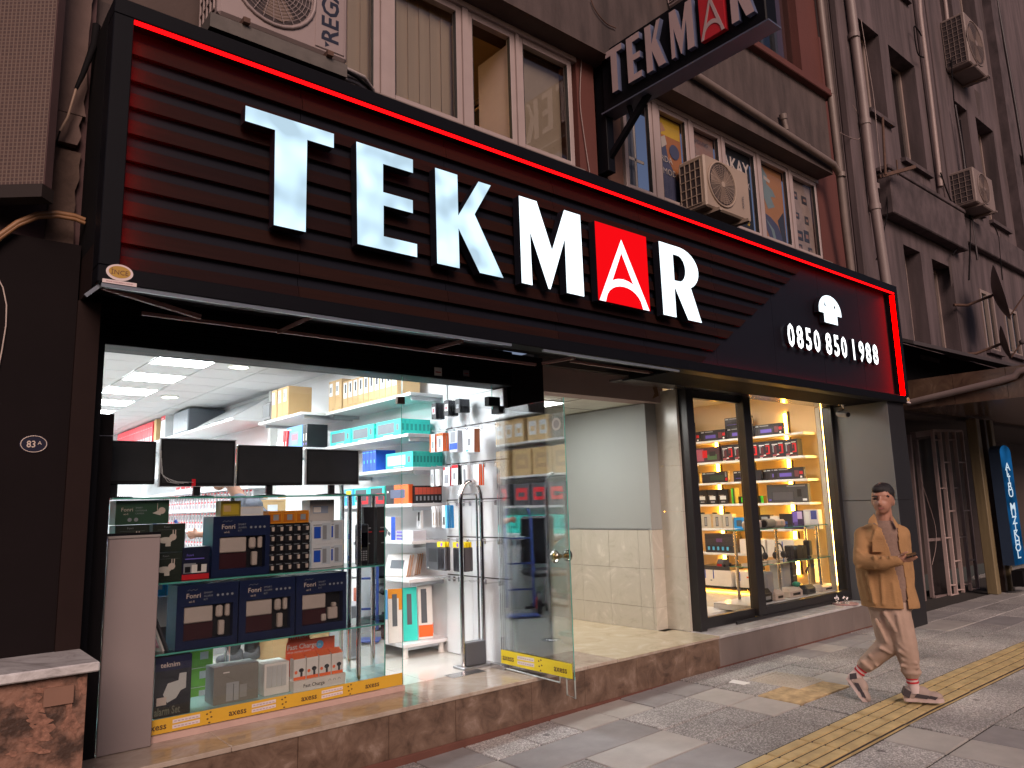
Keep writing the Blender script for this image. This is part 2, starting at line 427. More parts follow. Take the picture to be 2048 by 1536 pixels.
ap('wall', (.42, 4.40, 7.03, 7.55, 4.9, 9.6), plaster)
ap('pilaster', (8.82, 4.37, 7.03, 9.37, 4.9, 9.6), red_paint)
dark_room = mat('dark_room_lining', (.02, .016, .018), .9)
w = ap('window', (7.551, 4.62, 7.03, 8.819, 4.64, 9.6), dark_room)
dark_frame = mat('dark_window_frame', (.03, .032, .04), .4)
for x in (7.56, 7.98, 8.33): ap('frame', (x, 4.45, 7.031, x+.06, 4.52, 9.6), dark_frame, w)
pane_clear = glass('poster_pane', (.95, .95, .95), 1.35)
pane_dull = glass('window_pane', (.92, .94, .95), 1.55, 1.6)
q = MB(AO); q.quad((7.55, 4.485, 7.03), (8.82, 4.485, 7.03), (8.82, 4.485, 9.6), (7.55, 4.485, 9.6), pane_dull); q.build('pane', w)
curtain_red = mat('dark_red_curtain', (.09, .035, .04), .9, var=.3, scale=6, stretch=(4, 1, .2))
ap('curtain', (8.36, 4.55, 7.04, 8.80, 4.575, 9.6), curtain_red, w)

# first-floor windows: frames of white plastic, blinds behind
blind = mat('beige_vertical_blind', (.50, .38, .26), .8, var=.10, scale=3, stretch=(6, 1, .2))
room_wall = mat('cream_room_wall', (.55, .42, .27), .8)
wardrobe = mat('dark_wardrobe', (.02, .014, .014), .3)
gold = mat('pale_gilt_trim', (.45, .33, .2), .4)
def fr(win, x0, x1, z0, z1, t=.055, y=4.585, d=.06, mt=None, sash=False):
    mt = mt or white_pvc
    q = MB(AO)
    q.box(x0, y, z0, x0+t, y+d, z1, mt, ch=.005); q.box(x1-t, y, z0, x1, y+d, z1, mt, ch=.005)
    q.box(x0+t+.001, y+.001, z0, x1-t-.001, y+d-.001, z0+t, mt); q.box(x0+t+.001, y+.001, z1-t, x1-t-.001, y+d-.001, z1, mt)
    gk = mat('black_gasket', (.02, .02, .02), .6); g = .006
    for a in (x0+t, x1-t-g): q.box(a, y+.004, z0+t, a+g, y+d*.6, z1-t, gk)
    return q.build('sash' if sash else 'frame', win)
def pane(win, x0, x1, z0, z1, y=4.615, mt=None):
    q = MB(AO); q.quad((x0, y, z0), (x1, y, z0), (x1, y, z1), (x0, y, z1), mt or pane_dull); return q.build('pane', win)
winA = ap('window', (1.40, 4.60, 4.655, 4.745, 4.72, 4.69), white_pvc)
ZA, ZB = 4.69, 5.83
ap('head', (1.40, 4.56, ZB-.05, 4.745, 4.68, ZB), white_pvc, winA)
for x0, x1 in ((1.42, 2.62), (2.70, 3.40), (3.46, 3.99), (4.03, 4.70)):
    fr(winA, x0, x1, ZA, ZB-.051)
    if x0 != 3.46: pane(winA, x0+.055, x1-.055, ZA+.05, ZB-.1)
ap('post', (2.621, 4.57, ZA, 2.699, 4.66, ZB-.051), white_pvc, winA)
ap('post', (3.401, 4.57, ZA, 3.459, 4.66, ZB-.051), white_pvc, winA)
ap('post', (3.991, 4.57, ZA, 4.029, 4.66, ZB-.051), white_pvc, winA)
q = MB(AO)
x = 1.44
while x < 3.38:
    if not 2.60 < x < 2.72: q.obox((x+.055, 4.72, 5.24), (.058, .008, 0), (0, .001, 0), (0, 0, .57), blind)
    x += .108
q.build('blind', winA)
q = MB(AO); q.box(4.07, 4.74, ZA, 4.68, 4.75, ZB-.05, mat('beige_roller_blind', (.42, .33, .24), .8, var=.08)); q.build('blind', winA)
fr(winA, 3.455, 4.0, ZA+.05, ZB-.11, t=.05, y=0, sash=True) if False else None
q = MB(AO)                                   # opened casement seen edge-on, with its glass
q.box(3.965, 4.665, ZA+.05, 3.985, 5.10, ZB-.12, white_pvc, ch=.004); q.build('sash', winA)
q = MB(AO)                                   # upstairs room
q.quad((1.2, 7.0, 4.3), (5.1, 7.0, 4.3), (5.1, 7.0, 6.35), (1.2, 7.0, 6.35), room_wall)
q.quad((5.1, 4.9, 4.3), (5.1, 7.0, 4.3), (5.1, 7.0, 6.35), (5.1, 4.9, 6.35), room_wall)
q.quad((1.2, 4.9, 4.3), (1.2, 7.0, 4.3), (1.2, 7.0, 6.35), (1.2, 4.9, 6.35), room_wall)
q.quad((1.2, 4.9, 6.35), (5.1, 4.9, 6.35), (5.1, 7.0, 6.35), (1.2, 7.0, 6.35), room_wall)
q.quad((1.2, 4.9, 4.3), (5.1, 4.9, 4.3), (5.1, 7.0, 4.3), (1.2, 7.0, 4.3), room_wall)
q.quad((1.2, 4.9, 5.84), (5.1, 4.9, 5.84), (5.1, 4.9, 6.35), (1.2, 4.9, 6.35), room_wall)
q.build('room_lining', winA)
lamp = thing('ceiling_lamp', 'dim warm lamp in the upstairs room behind the open window', 'lamp', (2.4, 6.2, 6.2))
q = MB((2.4, 6.2, 6.2)); q.ball((2.4, 6.2, 6.2), .09, emit('warm_room_lamp', (1, .62, .28), 60)); q.build('globe', lamp)
q = MB((2.4, 6.2, 6.2)); q.cyl((2.4, 6.2, 6.29), (2.4, 6.2, 6.35), .02, gold, 8); q.build('stem', lamp)
wd = thing('wardrobe', 'dark wardrobe with pale trim seen through the open upstairs window', 'wardrobe', (4.5, 5.7, 4.3))
q = MB((4.5, 5.7, 4.3)); q.box(4.36, 5.05, 4.3, 5.0, 6.6, 5.68, wardrobe, ch=.01); q.build('carcass', wd)
for y0, y1 in ((5.08, 5.80), (5.84, 6.56)):
    q = MB((4.5, 5.7, 4.3)); q.box(4.335, y0, 4.35, 4.36, y1, 5.64, wardrobe)
    for a in (y0, y1-.025): q.box(4.325, a, 4.35, 4.335, a+.025, 5.64, gold)
    q.box(4.325, y0+.025, 5.615, 4.335, y1-.025, 5.64, gold); q.build('door', wd)
q = MB((4.5, 5.7, 4.3)); q.box(4.34, 5.02, 5.681, 5.02, 6.63, 5.74, mat('wardrobe_cornice', (.05, .025, .02), .4)); q.build('cornice', wd)

winB = ap('window', (5.40, 4.60, 4.655, 9.36, 4.72, 4.69), white_pvc)
ap('head', (5.40, 4.57, ZB-.05, 9.36, 4.68, ZB), white_pvc, winB)
poster_col = [mat('poster_base_'+str(i), c, .5, var=.3, scale=9, c2=c2) for i, (c, c2) in enumerate((
    ((.50, .20, .06), (.36, .13, .05)), ((.33, .30, .28), (.30, .12, .08)), ((.010, .012, .015), (.02, .022, .026)), ((.52, .24, .09), (.36, .17, .08)), ((.30, .23, .21), (.36, .28, .25))))]
px = [(5.42, 5.88), (5.96, 6.50), (6.56, 7.12), (7.16, 7.86), (7.92, 8.60), (8.66, 9.32)]
for i, (x0, x1) in enumerate(px):
    fr(winB, x0, x1, ZA, ZB-.051, t=.05)
    pane(winB, x0+.05, x1-.05, ZA+.05, ZB-.1, mt=pane_clear)
    if i: ap('post', (px[i-1][1]+.001, 4.575, ZA, x0-.001, 4.66, ZB-.051), white_pvc, winB)
ink = mat('poster_dark_ink', (.03, .035, .05), .5); pale = mat('poster_pale_print', (.45, .40, .36), .5); skin_ink = mat('poster_skin_print', (.42, .22, .13), .5)
navy_ink = mat('poster_navy_print', (.06, .07, .13), .5); yel_ink = mat('poster_yellow_print', (.55, .35, .03), .5)
X, ZZ = (1, 0, 0), (0, 0, 1)
YP = 4.66
def poster(i, z0=None):
    x0, x1 = px[i][0]+.05, px[i][1]-.05
    q = MB(AO); q.box(x0, YP, ZA+.05, x1, YP+.004, ZB-.1, poster_col[max(0, i-1)])
    return q, x0, x1
q = MB(AO); q.box(px[0][0]+.05, 4.78, ZA, px[0][1]-.05, 4.79, ZB, mat('bluish_dim_room', (.10, .11, .14), .7))
for a in (5.50, 5.70): q.box(a, 4.70, ZA, a+.025, 4.71, ZB, pale)
q.box(5.47, 4.70, 5.1, 5.85, 4.71, 5.13, pale); q.build('curtain', winB)
rnd = random.Random(3)
def blobs(q, x0, x1, z0, z1, n, mts, y=YP-.002):
    for k in range(n):
        cx, cz = rnd.uniform(x0+.08, x1-.08), rnd.uniform(z0+.1, z1-.1)
        r = rnd.uniform(.05, .12); a = [(cx+min(max(r*rnd.uniform(.6, 1.4)*math.cos(t), x0-cx+.01), x1-cx-.01), cz+r*rnd.uniform(.6, 1.6)*math.sin(t)) for t in [j*math.pi/5 for j in range(10)]]
        a = [(min(max(p, x0+.005), x1-.005), min(max(r_, z0+.06), z1-.12)) for p, r_ in a]
        q.prism(a, (0, y-.0004*k, 0), X, ZZ, (0, .0003, 0), mts[k % len(mts)], back=False)
q, x0, x1 = poster(1); q.box(x0+.10, YP-.001, 5.52, x1-.01, YP, 5.72, yel_ink); q.prism([(x0+.01, 5.25), (x0+.10, 5.45), (x0+.17, 5.40), (x0+.20, 5.25), (x0+.36, 5.02), (x0+.40, 4.76), (x0+.01, 4.76)], (0, YP-.002, 0), X, ZZ, (0, .001, 0), navy_ink, back=False); q.prism([(x0+.06, 5.46), (x0+.16, 5.52), (x0+.19, 5.42), (x0+.10, 5.36)], (0, YP-.004, 0), X, ZZ, (0, .001, 0), pale, back=False); q.prism([(x0+.02, 5.58), (x0+.12, 5.66), (x0+.18, 5.58), (x0+.08, 5.53)], (0, YP-.004, 0), X, ZZ, (0, .001, 0), skin_ink, back=False)
q.disc(((x0+x1)/2+.09, YP-.008, 5.36), (0, -1, 0), .085, navy_ink); q.text('IRDA', .10, (x0+.04, YP-.012, 5.20), X, ZZ, pale); q.text('MODA', .10, (x0+.09, YP-.012, 5.06), X, ZZ, pale); q.build('poster', winB)
q, x0, x1 = poster(2); blobs(q, x0, x1, ZA, ZB, 4, [pale, poster_col[0]]); q.text('SAMSUNG', .07, (x0+.03, YP-.012, 5.60), X, ZZ, ink); q.build('poster', winB)
q, x0, x1 = poster(3)
q.text('AKAY', .25, (x0+.03, YP-.004, 5.46), X, ZZ, mat('sign_silver_print', (.62, .53, .48), .5), bold=.02, sx=.84); q.text('ELEKTRONİK', .115, (x0+.03, YP-.004, 5.31), X, ZZ, mat('sign_grey_print', (.52, .46, .44), .5), bold=.01, sx=.80)
for k, (tx, zz) in enumerate((('K', 4.98), ('S', 4.83))): q.text(tx, .12, (x1-.14, YP-.004, zz), X, ZZ, yel_ink, bold=.02)
q.build('poster', winB)
q, x0, x1 = poster(4); tq = mat('poster_teal_print', (.17, .24, .26), .5)
for pg, mt_ in (([(.04, 5.68), (.14, 5.70), (.24, 5.60), (.20, 5.50), (.34, 5.44), (.40, 5.36), (.28, 5.34), (.36, 5.22), (.20, 5.16), (.12, 5.30), (.10, 5.52)], tq), ([(.06, 5.10), (.24, 5.06), (.40, 4.98), (.50, 4.80), (.54, 4.76), (.20, 4.76), (.10, 4.92)], navy_ink), ([(.40, 5.05), (.56, 5.20), (.57, 4.76), (.50, 4.76)], ink), ([(.16, 5.60), (.30, 5.56), (.28, 5.52), (.15, 5.55)], pale), ([(.12, 5.02), (.3, 4.9), (.33, 4.78), (.27, 4.78), (.23, 4.90)], tq)):
    q.prism([(x0+a_, b_) for a_, b_ in pg], (0, YP-.002-.0005*pg[0][0], 0), X, ZZ, (0, .0004, 0), mt_, back=False)
q.build('poster', winB)
q, x0, x1 = poster(5)
for cx, cz, sw, sh in ((.14, 5.52, .13, .10), (.38, 5.50, .12, .11), (.13, 5.24, .16, .08), (.40, 5.22, .09, .11), (.16, 4.97, .20, .13), (.36, 4.99, .12, .16), (.14, 4.80, .15, .09), (.42, 4.80, .09, .09)):
    q.box(x0+cx-sw*.5, YP-.006, cz-sh/2, x0+cx+sw*.5, YP, cz+sh/2, ink); q.box(x0+cx-sw*.25, YP-.008, cz-sh*.2, x0+cx+sw*.3, YP-.006, cz+sh*.15, poster_col[1])
q.build('poster', winB)
ap('sill', (5.38, 4.50, 4.615, 9.40, 4.62, 4.655), mat('sill_stone', (.2, .155, .14), .6), winB)
ap('sill', (1.38, 4.50, 4.615, 4.74, 4.62, 4.655), mat('sill_stone', (.2, .155, .14), .6), winA)
ap('sill', (4.741, 4.52, 4.60, 5.379, 4.62, 4.655), black_matt)

# drain pipe along the bay, with its downpipe
pipe_m = mat('old_plastic_pipe', (.17, .128, .11), .5, var=.18, scale=4)
p1 = thing('drain_pipe', 'beige waste pipe running under the jutting bay to the downpipe', 'pipe', (7.6, 4.3, 5.98))
q = MB((7.6, 4.3, 5.98)); q.tube([(5.55, 4.31, 6.30), (5.62, 4.31, 6.22), (5.9, 4.305, 6.13), (7.4, 4.30, 6.04), (9.28, 4.30, 5.93), (9.46, 4.33, 5.86)], .042, pipe_m, 10); q.build('pipe_run', p1)
q = MB((7.6, 4.3, 5.98)); q.tube([(8.12, 4.30, 6.05), (8.08, 4.30, 6.20)], .035, pipe_m); q.cyl((8.085, 4.30, 6.18), (8.07, 4.30, 6.24), .045, pipe_m); q.build('branch', p1)
for t in (6.3, 8.6):
    q = MB((7.6, 4.3, 5.98)); zc = 6.13-(t-5.9)*.058; q.cyl((t-.02, 4.303, zc+.001), (t+.02, 4.303, zc-.001), .05, pipe_m, 10); q.build('collar', p1)
p2 = thing('downpipe', 'pinkish downpipe on the red corner pilaster of the shop building', 'pipe', (9.55, 4.33, 4.4))
q = MB((9.55, 4.33, 4.4)); q.tube([(9.36, 4.30, 9.4), (9.40, 4.30, 7.2), (9.47, 4.32, 5.9), (9.60, 4.38, 5.2), (9.72, 4.42, 4.45)], .05, pipe_m, 10); q.build('pipe_run', p2)
for zc, xc in ((7.0, 9.405), (5.84, 9.48)):
    q = MB((9.55, 4.33, 4.4)); q.cyl((xc, 4.31, zc-.03), (xc, 4.31, zc+.03), .058, pipe_m, 10); q.build('collar', p2)

# ------------------------------------------------------------------ air conditioners
ac_white = mat('aged_ac_casing', (.29, .225, .215), .5, var=.1, scale=3)
ac_dark = mat('ac_dark_inside', (.05, .035, .035), .7)
rustm = mat('rusty_bracket', (.09, .045, .03), .8, var=.4, scale=20)
def ac_unit(label, loc, w, h, d, fan_u, grille=True, beige=ac_white, brand=None, panel=False, blades=True, trough=False):
    t = thing('air_conditioner', label, 'air conditioner', loc, group='air conditioner units on the facades')
    q = MB(); q.box(-w/2, -d, 0, w/2, 0, h, beige, ch=.018); q.build('casing', t)
    r = h*.40; fc = (-w/2+fan_u*w, -d, h*.52)
    q = MB(); q.disc((fc[0], -d-.002, fc[2]), (0, -1, 0), r*.98, ac_dark, 28)
    pr = [(r*1.06*math.cos(a), r*1.06*math.sin(a)) for a in [2*math.pi*j/28 for j in range(28)]]
    q.tube([(fc[0]+a, -d-.006, fc[2]+b) for a, b in pr+pr[:1]], .012, beige, 6, False); q.build('fan_opening', t)
    if blades:
        q = MB(); bm_ = mat('ac_fan_blade', (.20, .14, .11), .5)
        for k in range(3):
            a0 = k*2.094+.4
            q.prism([(fc[0]+r*.12*math.cos(a0-.5), fc[2]+r*.12*math.sin(a0-.5)), (fc[0]+r*.9*math.cos(a0-.2), fc[2]+r*.9*math.sin(a0-.2)), (fc[0]+r*.93*math.cos(a0+.35), fc[2]+r*.93*math.sin(a0+.35)), (fc[0]+r*.86*math.cos(a0+.75), fc[2]+r*.86*math.sin(a0+.75)), (fc[0]+r*.15*math.cos(a0+.9), fc[2]+r*.15*math.sin(a0+.9))], (0, -d-.006, 0), X, ZZ, (0, .003, 0), bm_)
        q.build('fan_blade', t)
    q = MB(); n = 11
    for k in range(1, n):
        rr = r*k/n; c = [(fc[0]+rr*math.cos(2*math.pi*j/24), -d-.014, fc[2]+rr*math.sin(2*math.pi*j/24)) for j in range(25)]
        q.tube(c, .0022, beige, 4, False)
    for k in range(24):
        a = 2*math.pi*k/24; q.bar((fc[0]+r*.1*math.cos(a), -d-.014, fc[2]+r*.1*math.sin(a)), (fc[0]+r*math.cos(a+.5), -d-.014, fc[2]+r*math.sin(a+.5)), .003, .003, beige, (0, 1, 0))
    q.disc((fc[0], -d-.018, fc[2]), (0, -1, 0), r*.14, beige, 14); q.build('fan_guard', t)
    if grille:
        q = MB(); q.quad((-w/2-.002, -.02, .05), (-w/2-.002, -d+.05, .05), (-w/2-.002, -d+.05, h-.05), (-w/2-.002, -.02, h-.05), ac_dark)
        nv = max(5, int(h/.1)); 
        for k in range(nv+1): zc = .05+(h-.1)*k/nv; q.box(-w/2-.012, -d+.05, zc-.005, -w/2-.003, -.02, zc+.005, beige)
        for k in range(5): yc = -d+.05+(d-.07)*k/4; q.box(-w/2-.014, yc-.004, .05, -w/2-.004, yc+.004, h-.05, beige)
        q.build('side_grille', t)
    if panel:
        q = MB(); q.box(w/2-.23, -d-.008, .03, w/2-.03, -d+.001, h-.02, beige, ch=.004)
        q.build('side_panel', t)
    if brand:
        q = MB(); q.text(brand, *panel_text(w, d, h), mat('ac_badge_ink', (.012, .014, .03), .4), bold=.02, sx=1.0)
        if panel: q.prism([(w/2-.165, .045), (w/2-.165, .085), (w/2-.135, .065)], (0, -d-.0095, 0), X, ZZ, (0, .0005, 0), mat('ac_badge_ink', (.012, .014, .03), .4))
        q.build('badge', t)
    for s in (-.32, .32):
        q = MB(); q.box(s*w-.02, -d-.06, -.035, s*w+.02, .12, -.003, rustm if trough else beige); q.build('bracket', t)
    if trough:
        q = MB(); q.box(-w/2-.05, -d-.03, -.125, w/2-.02, .14, -.036, mat('dull_grey_tray', (.10, .085, .075), .7, var=.3, scale=8)); q.build('tray', t)
    return t
def panel_text(w, d, h):
    return (.165, (w/2-.075, -d-.0095, .09), (0, 0, 1), (-1, 0, 0))
ac1 = ac_unit('large air conditioner with round fan above the letter T of the sign', (1.655, 4.37, 4.47), .83, .62, .33, .40, brand='REGAL', panel=True, trough=True)
ac2 = ac_unit('square beige air conditioner under the dark posters, above the red square', (6.68, 4.58, 4.60), .82, .58, .33, .36, beige=mat('beige_ac_casing', (.33, .25, .195), .5, var=.1, scale=3))
q = MB(); q.text('AIRFEL', .05, (.27, -.34, .12), (0, 0, 1), (-1, 0, 0), ink); q.build('badge', ac2)
ac3 = ac_unit('air conditioner on the bay wall, partly hidden behind the projecting sign', (6.35, 4.36, 6.78), .75, .55, .30, .45)
c1 = thing('power_cable', 'black cable and pale wrapped hoses sagging from the upper left air conditioner', 'cable', (2.1, 4.3, 4.4))
q = MB((2.1, 4.3, 4.4)); q.tube([at(690, 140, 'y', 4.1), at(715, 155, 'y', 4.15), at(735, 172, 'y', 4.25), at(748, 190, 'y', 4.4)], .012, black_matt, 6); q.build('cable_run', c1)
for k in range(3):
    q = MB((2.1, 4.3, 4.4)); q.tube([at(668+k*9, 130+k*3, 'y', 4.15), at(685+k*9, 155-k*6, 'y', 4.2), at(712+k*8, 165-k*5, 'y', 4.32), at(740+k*3, 186-k*3, 'y', 4.5)], .016, mat('wrapped_hose', (.42, .36, .34), .7, var=.2, scale=20), 6); q.build('hose', c1)
# ================================================================== BIG SIGN
letter_face = emit('lit_white_acrylic', (.62, .84, 1.0), 1.18, .30, 4.5)
letter_hot = emit('bright_white_acrylic', (.82, .93, 1.0), 1.9, .12, 5)
letter_tube = emit('digit_white_acrylic', (.95, .98, 1.0), 2.6)
letter_red = emit('lit_red_acrylic', (1.0, .004, .008), .95)
led_red = emit('red_led_profile', (1.0, .002, .003), 4.0)
led_red2 = emit('red_led_strip', (1.0, .0, .0), 9.0)
return_m = mat('letter_return_black', (.010, .011, .017), .4, spec=.25)
slat_m = [mat('dark_red_brown_plank_%d' % i, (.012+.0025*i, .0032+.0008*i, .0028), .6, var=.28, scale=3, stretch=(.6, 3, 14), spec=.12) for i in range(3)]
panel_m = mat('sign_back_panel', (.008, .008, .013), .5, var=.1, spec=.15)
SO = (5.3, 4.04, 2.74)
sign = thing('shop_sign', 'long black lit shop sign with white TEKMAR letters and red border light', 'sign', SO)
def sg(name, mt, *b, ch=0, parent=None):
    q = MB(SO); q.box(*b, mt, ch=ch); return q.build(name, parent or sign)
XL, XR, ZB0, ZT0 = .70, 10.02, 2.742, 4.30
YF, YP2 = 3.985, 4.10
seams = [.80, 1.78, 2.86, 3.90, 4.95, 6.02, 7.08, 8.12, 9.10, 9.86]
for a, b in zip(seams, seams[1:]): sg('back_panel', panel_m, a+.002, YP2, 2.832, b-.002, YP2+.03, 4.205)
sg('box', black_matt, XL, YP2+.031, 2.98, 5.30, 4.60, ZT0); sg('box', black_matt, 5.301, YP2+.031, ZB0, XR, 4.60, ZT0); sg('side_plate', mat('brown_black_wall', (.018, .010, .009), .7, spec=.1), XL, YP2+.031, ZB0, XL+.012, 4.60, 2.979)
sg('frame', black_metal, XL, YF, 4.206, XR, YP2+.03, ZT0, ch=.004)
sg('frame', black_metal, XL, YF, ZB0, XR, YP2+.03, 2.831, ch=.004)
sg('frame', black_metal, XL, YF, 2.832, .797, YP2+.03, 4.205, ch=.004)
sg('frame', black_metal, 9.962, YF, 2.832, XR, YP2+.03, 4.205, ch=.004)
# border lights tucked behind the frame lip
sg('led_strip', led_red, .80, YF+.012, 4.190, 9.955, YF+.030, 4.2055)
sg('led_strip', led_red2, 9.952, YF+.02, 2.84, 9.9615, YF+.075, 4.18)
sg('led_strip', emit('weak_red_led', (1, .002, .004), 36), .7975, YF+.025, 2.84, .800, YF+.045, 4.18)
sg('led_strip', emit('weak_red_led', (1, .002, .004), 36), .85, YP2-.03, 2.8315, 9.9, YP2-.02, 2.834)
# planks: nine tilted boards that stop along a slanting line
def slat_end(z): return 5.80+(z-2.90)*(7.62-5.80)/(4.06-2.90)
npl = 9; pitch = (4.20-2.835)/npl
for k in range(npl):
    z0 = 2.838+k*pitch; z1 = z0+pitch*.56
    xe = slat_end((z0+z1)/2); prev = .802
    for b in seams[1:]:
        e = min(b, xe)
        if e-prev < .05: break
        q = MB(SO); a0, a1 = prev+.0015, e-.0015
        s0 = (z0-(z0+z1)/2)*1.57 if e == xe else 0
        vs = [(a0, YP2-.034, z0), (a1+s0, YP2-.034, z0), (a1-s0, YP2-.018, z1), (a0, YP2-.018, z1), (a0, YP2-.0005, z0), (a1+s0, YP2-.0005, z0), (a1-s0, YP2-.0005, z1), (a0, YP2-.0005, z1)]
        q.add(vs, ((0, 1, 2, 3), (4, 7, 6, 5), (0, 4, 5, 1), (3, 2, 6, 7), (0, 3, 7, 4), (1, 5, 6, 2)), random.choice(slat_m)); q.build('plank', sign)
        prev = b
        if b >= xe: break
X, ZZ = (1, 0, 0), (0, 0, 1)
LT = {
 'T': [[(1.394, 3.907), (1.945, 3.907), (1.945, 3.813), (1.771, 3.813), (1.771, 3.228), (1.577, 3.228), (1.571, 3.813), (1.394, 3.813)]],
 'E': [[(2.100, 3.903), (2.520, 3.903), (2.520, 3.808), (2.293, 3.808), (2.293, 3.614), (2.517, 3.614), (2.517, 3.524), (2.297, 3.524), (2.297, 3.316), (2.548, 3.316), (2.548, 3.226), (2.112, 3.226)]],
 'K': [[(2.699, 3.896), (2.886, 3.896), (2.888, 3.595), (3.072, 3.896), (3.184, 3.896), (3.031, 3.639), (3.280, 3.214), (3.066, 3.214), (2.888, 3.503), (2.892, 3.214), (2.707, 3.214)]],
 'M': [[(3.452, 3.886), (3.629, 3.886), (3.773, 3.524), (3.920, 3.886), (4.099, 3.886), (4.104, 3.208), (3.914, 3.208), (3.915, 3.643), (3.742, 3.208), (3.722, 3.208), (3.552, 3.623), (3.559, 3.208), (3.454, 3.208)]],
}
def arc(cx, cz, rx, rz_, a0, a1, n): return [(cx+rx*math.cos(R(a0+(a1-a0)*i/n)), cz+rz_*math.sin(R(a0+(a1-a0)*i/n))) for i in range(n+1)]
LT['R'] = [[(5.082, 3.876), (5.36, 3.876)] + arc(5.36, 3.68, .278, .196, 84, -58, 12) + [(5.640, 3.204), (5.440, 3.204), (5.268, 3.488), (5.267, 3.204), (5.087, 3.204)],
           [(5.272, 3.792), (5.34, 3.792)] + arc(5.34, 3.67, .102, .122, 80, -80, 8) + [(5.272, 3.547)]]
for ch, lp in LT.items():
    q = MB(SO); q.prism(lp, (0, 3.975, 0), X, ZZ, (0, .075, 0), letter_face if ch in 'TEK' else letter_hot, return_m)
    q.build('letter', sign)['label'] = 'white lit letter '+ch
q = MB(SO); q.box(4.268, 3.978, 3.208, 4.911, 4.05, 3.878, return_m); q.quad((4.268, 3.9775, 3.208), (4.911, 3.9775, 3.208), (4.911, 3.9775, 3.878), (4.268, 3.9775, 3.878), letter_red)
ra = q.build('letter', sign); ra['label'] = 'red lit square carrying a thin white letter A'
q = MB(SO)
inner = [(4.572, 3.665), (4.708, 3.405)] + [(4.64, 3.425), (4.575, 3.432), (4.51, 3.424)] + [(4.444, 3.402)]
q.prism([[(4.579, 3.778), (4.896, 3.2085), (4.818, 3.2085)] + arc(4.585, 3.215, .225, .155, 8, 172, 12) + [(4.352, 3.2085), (4.281, 3.2085)], inner], (0, 3.973, 0), X, ZZ, (0, .003, 0), letter_hot)
q.build('emblem', ra)
# telephone symbol and number
q = MB(SO)
q.prism([arc(8.21, 3.70, .262, .19, 180, 0, 16) + [(8.472, 3.665), (8.365, 3.665), (8.365, 3.555), (8.055, 3.555), (8.055, 3.665), (7.948, 3.665)], [(8.095, 3.81), (8.125, 3.745), (8.08, 3.755)], [(8.315, 3.81), (8.345, 3.755), (8.30, 3.745)]], (0, 4.02, 0), X, ZZ, (0, .06, 0), letter_hot, return_m)
q.build('telephone_symbol', sign)
k = 7.314
dig = [('0', 305, 770), ('8', 435, 790), ('5', 562, 820), ('0', 685, 850), ('8', 855, 893), ('5', 972, 925), ('0', 1080, 945), ('1', 1222, 985), ('9', 1337, 1010), ('8', 1437, 1040), ('8', 1540, 1060)]
for ch, px_, py_ in dig:
    p = at(1540+px_/k, 560+py_/k, 'y', 4.03)
    q = MB(SO); q.text(ch, .345, (p.x, 4.08, 3.192), X, ZZ, letter_tube, .05, 'CENTER', sx=.80, bold=.024, ms=return_m); q.build('digit', sign)['label'] = 'white lit digit '+ch
# small maker plate at the lower left corner, repeated at the right end
def plate(x, z, s):
    t = thing('maker_plate', 'white oval maker sticker with gold centre on the sign corner' if s > .9 else 'tiny maker sticker at the right lower corner of the big sign', 'sticker', (x, 3.984, z))
    wp = mat('pink_white_sticker', (.68, .56, .54), .5)
    q = MB((x, 3.984, z)); q.disc((x, 3.983, z), (0, -1, 0), .062*s, wp, 28, .042*s); q.build('oval', t)
    q = MB((x, 3.984, z)); q.disc((x, 3.982, z+.002), (0, -1, 0), .050*s, mat('gold_print', (.45, .26, .04), .4), 28, .031*s)
    if s > .9: q.text('İNCE', .034, (x, 3.981, z-.012), X, ZZ, mat('brown_print', (.10, .03, .02), .5), align='CENTER')
    q.build('emblem', t)
    q = MB((x, 3.984, z)); q.box(x-.075*s, 3.981, z-.062*s, x+.08*s, 3.9835, z-.043*s, wp)
    if s > .9: q.text('www.incereklam.com.tr', .0125, (x+.002, 3.9805, z-.056), X, ZZ, mat('maroon_print', (.25, .03, .05), .5), align='CENTER')
    q.build('strip', t)
plate(.797, 2.802, 1.); plate(9.98, 2.785, .7)

# ------------------------------------------------------------------ soffit, shutter box and rods beneath the sign
shutter = thing('roller_shutter_box', 'black roller shutter box over the shop window and door', 'shutter box', (2.6, 4.6, 2.6))
q = MB((2.6, 4.6, 2.6)); q.box(.80, 4.80, 2.602, 4.04, 5.05, 2.90, black_metal, ch=.006); q.build('casing', shutter)
q = MB((2.6, 4.6, 2.6))
for i in range(7): q.box(.85, 4.792, 2.615+i*.037, 4.0, 4.7995, 2.642+i*.037, black_metal)
q.build('shutter_slats', shutter, kind='stuff')
for x, z0, w_, h_ in ((3.22, 2.62, .07, .065), (3.50, 2.64, .06, .05)):
    t = thing('paper_notice', 'small white label stuck on the black shutter box' if x < 3.4 else 'small grey label next to the door closer on the shutter box', 'label', (x, 4.79, z0))
    q = MB((x, 4.79, z0)); q.box(x, 4.786, z0, x+w_, 4.789, z0+h_, white_paint if x < 3.4 else alu); q.box(x+.01, 4.785, z0+h_*.35, x+w_-.01, 4.786, z0+h_*.5, mat('red_small_print', (.4, .08, .08), .5)); q.build('sheet', t)
underside = thing('sign_void_sheet', 'dark underside lining between sign and shutter', 'soffit', (2.3, 4.3, 2.74))
q = MB((2.3, 4.3, 2.74)); q.box(.72, 4.601, 2.901, 5.30, 4.799, 2.915, black_matt); q.build('sheet', underside)  # added black sheet paints the shaded void of the open frame
rods = thing('awning_frame', 'pinkish folded awning rods and silver rail under the left half of the sign', 'awning frame', (2.0, 4.2, 2.72))
RO = (2.0, 4.2, 2.72)
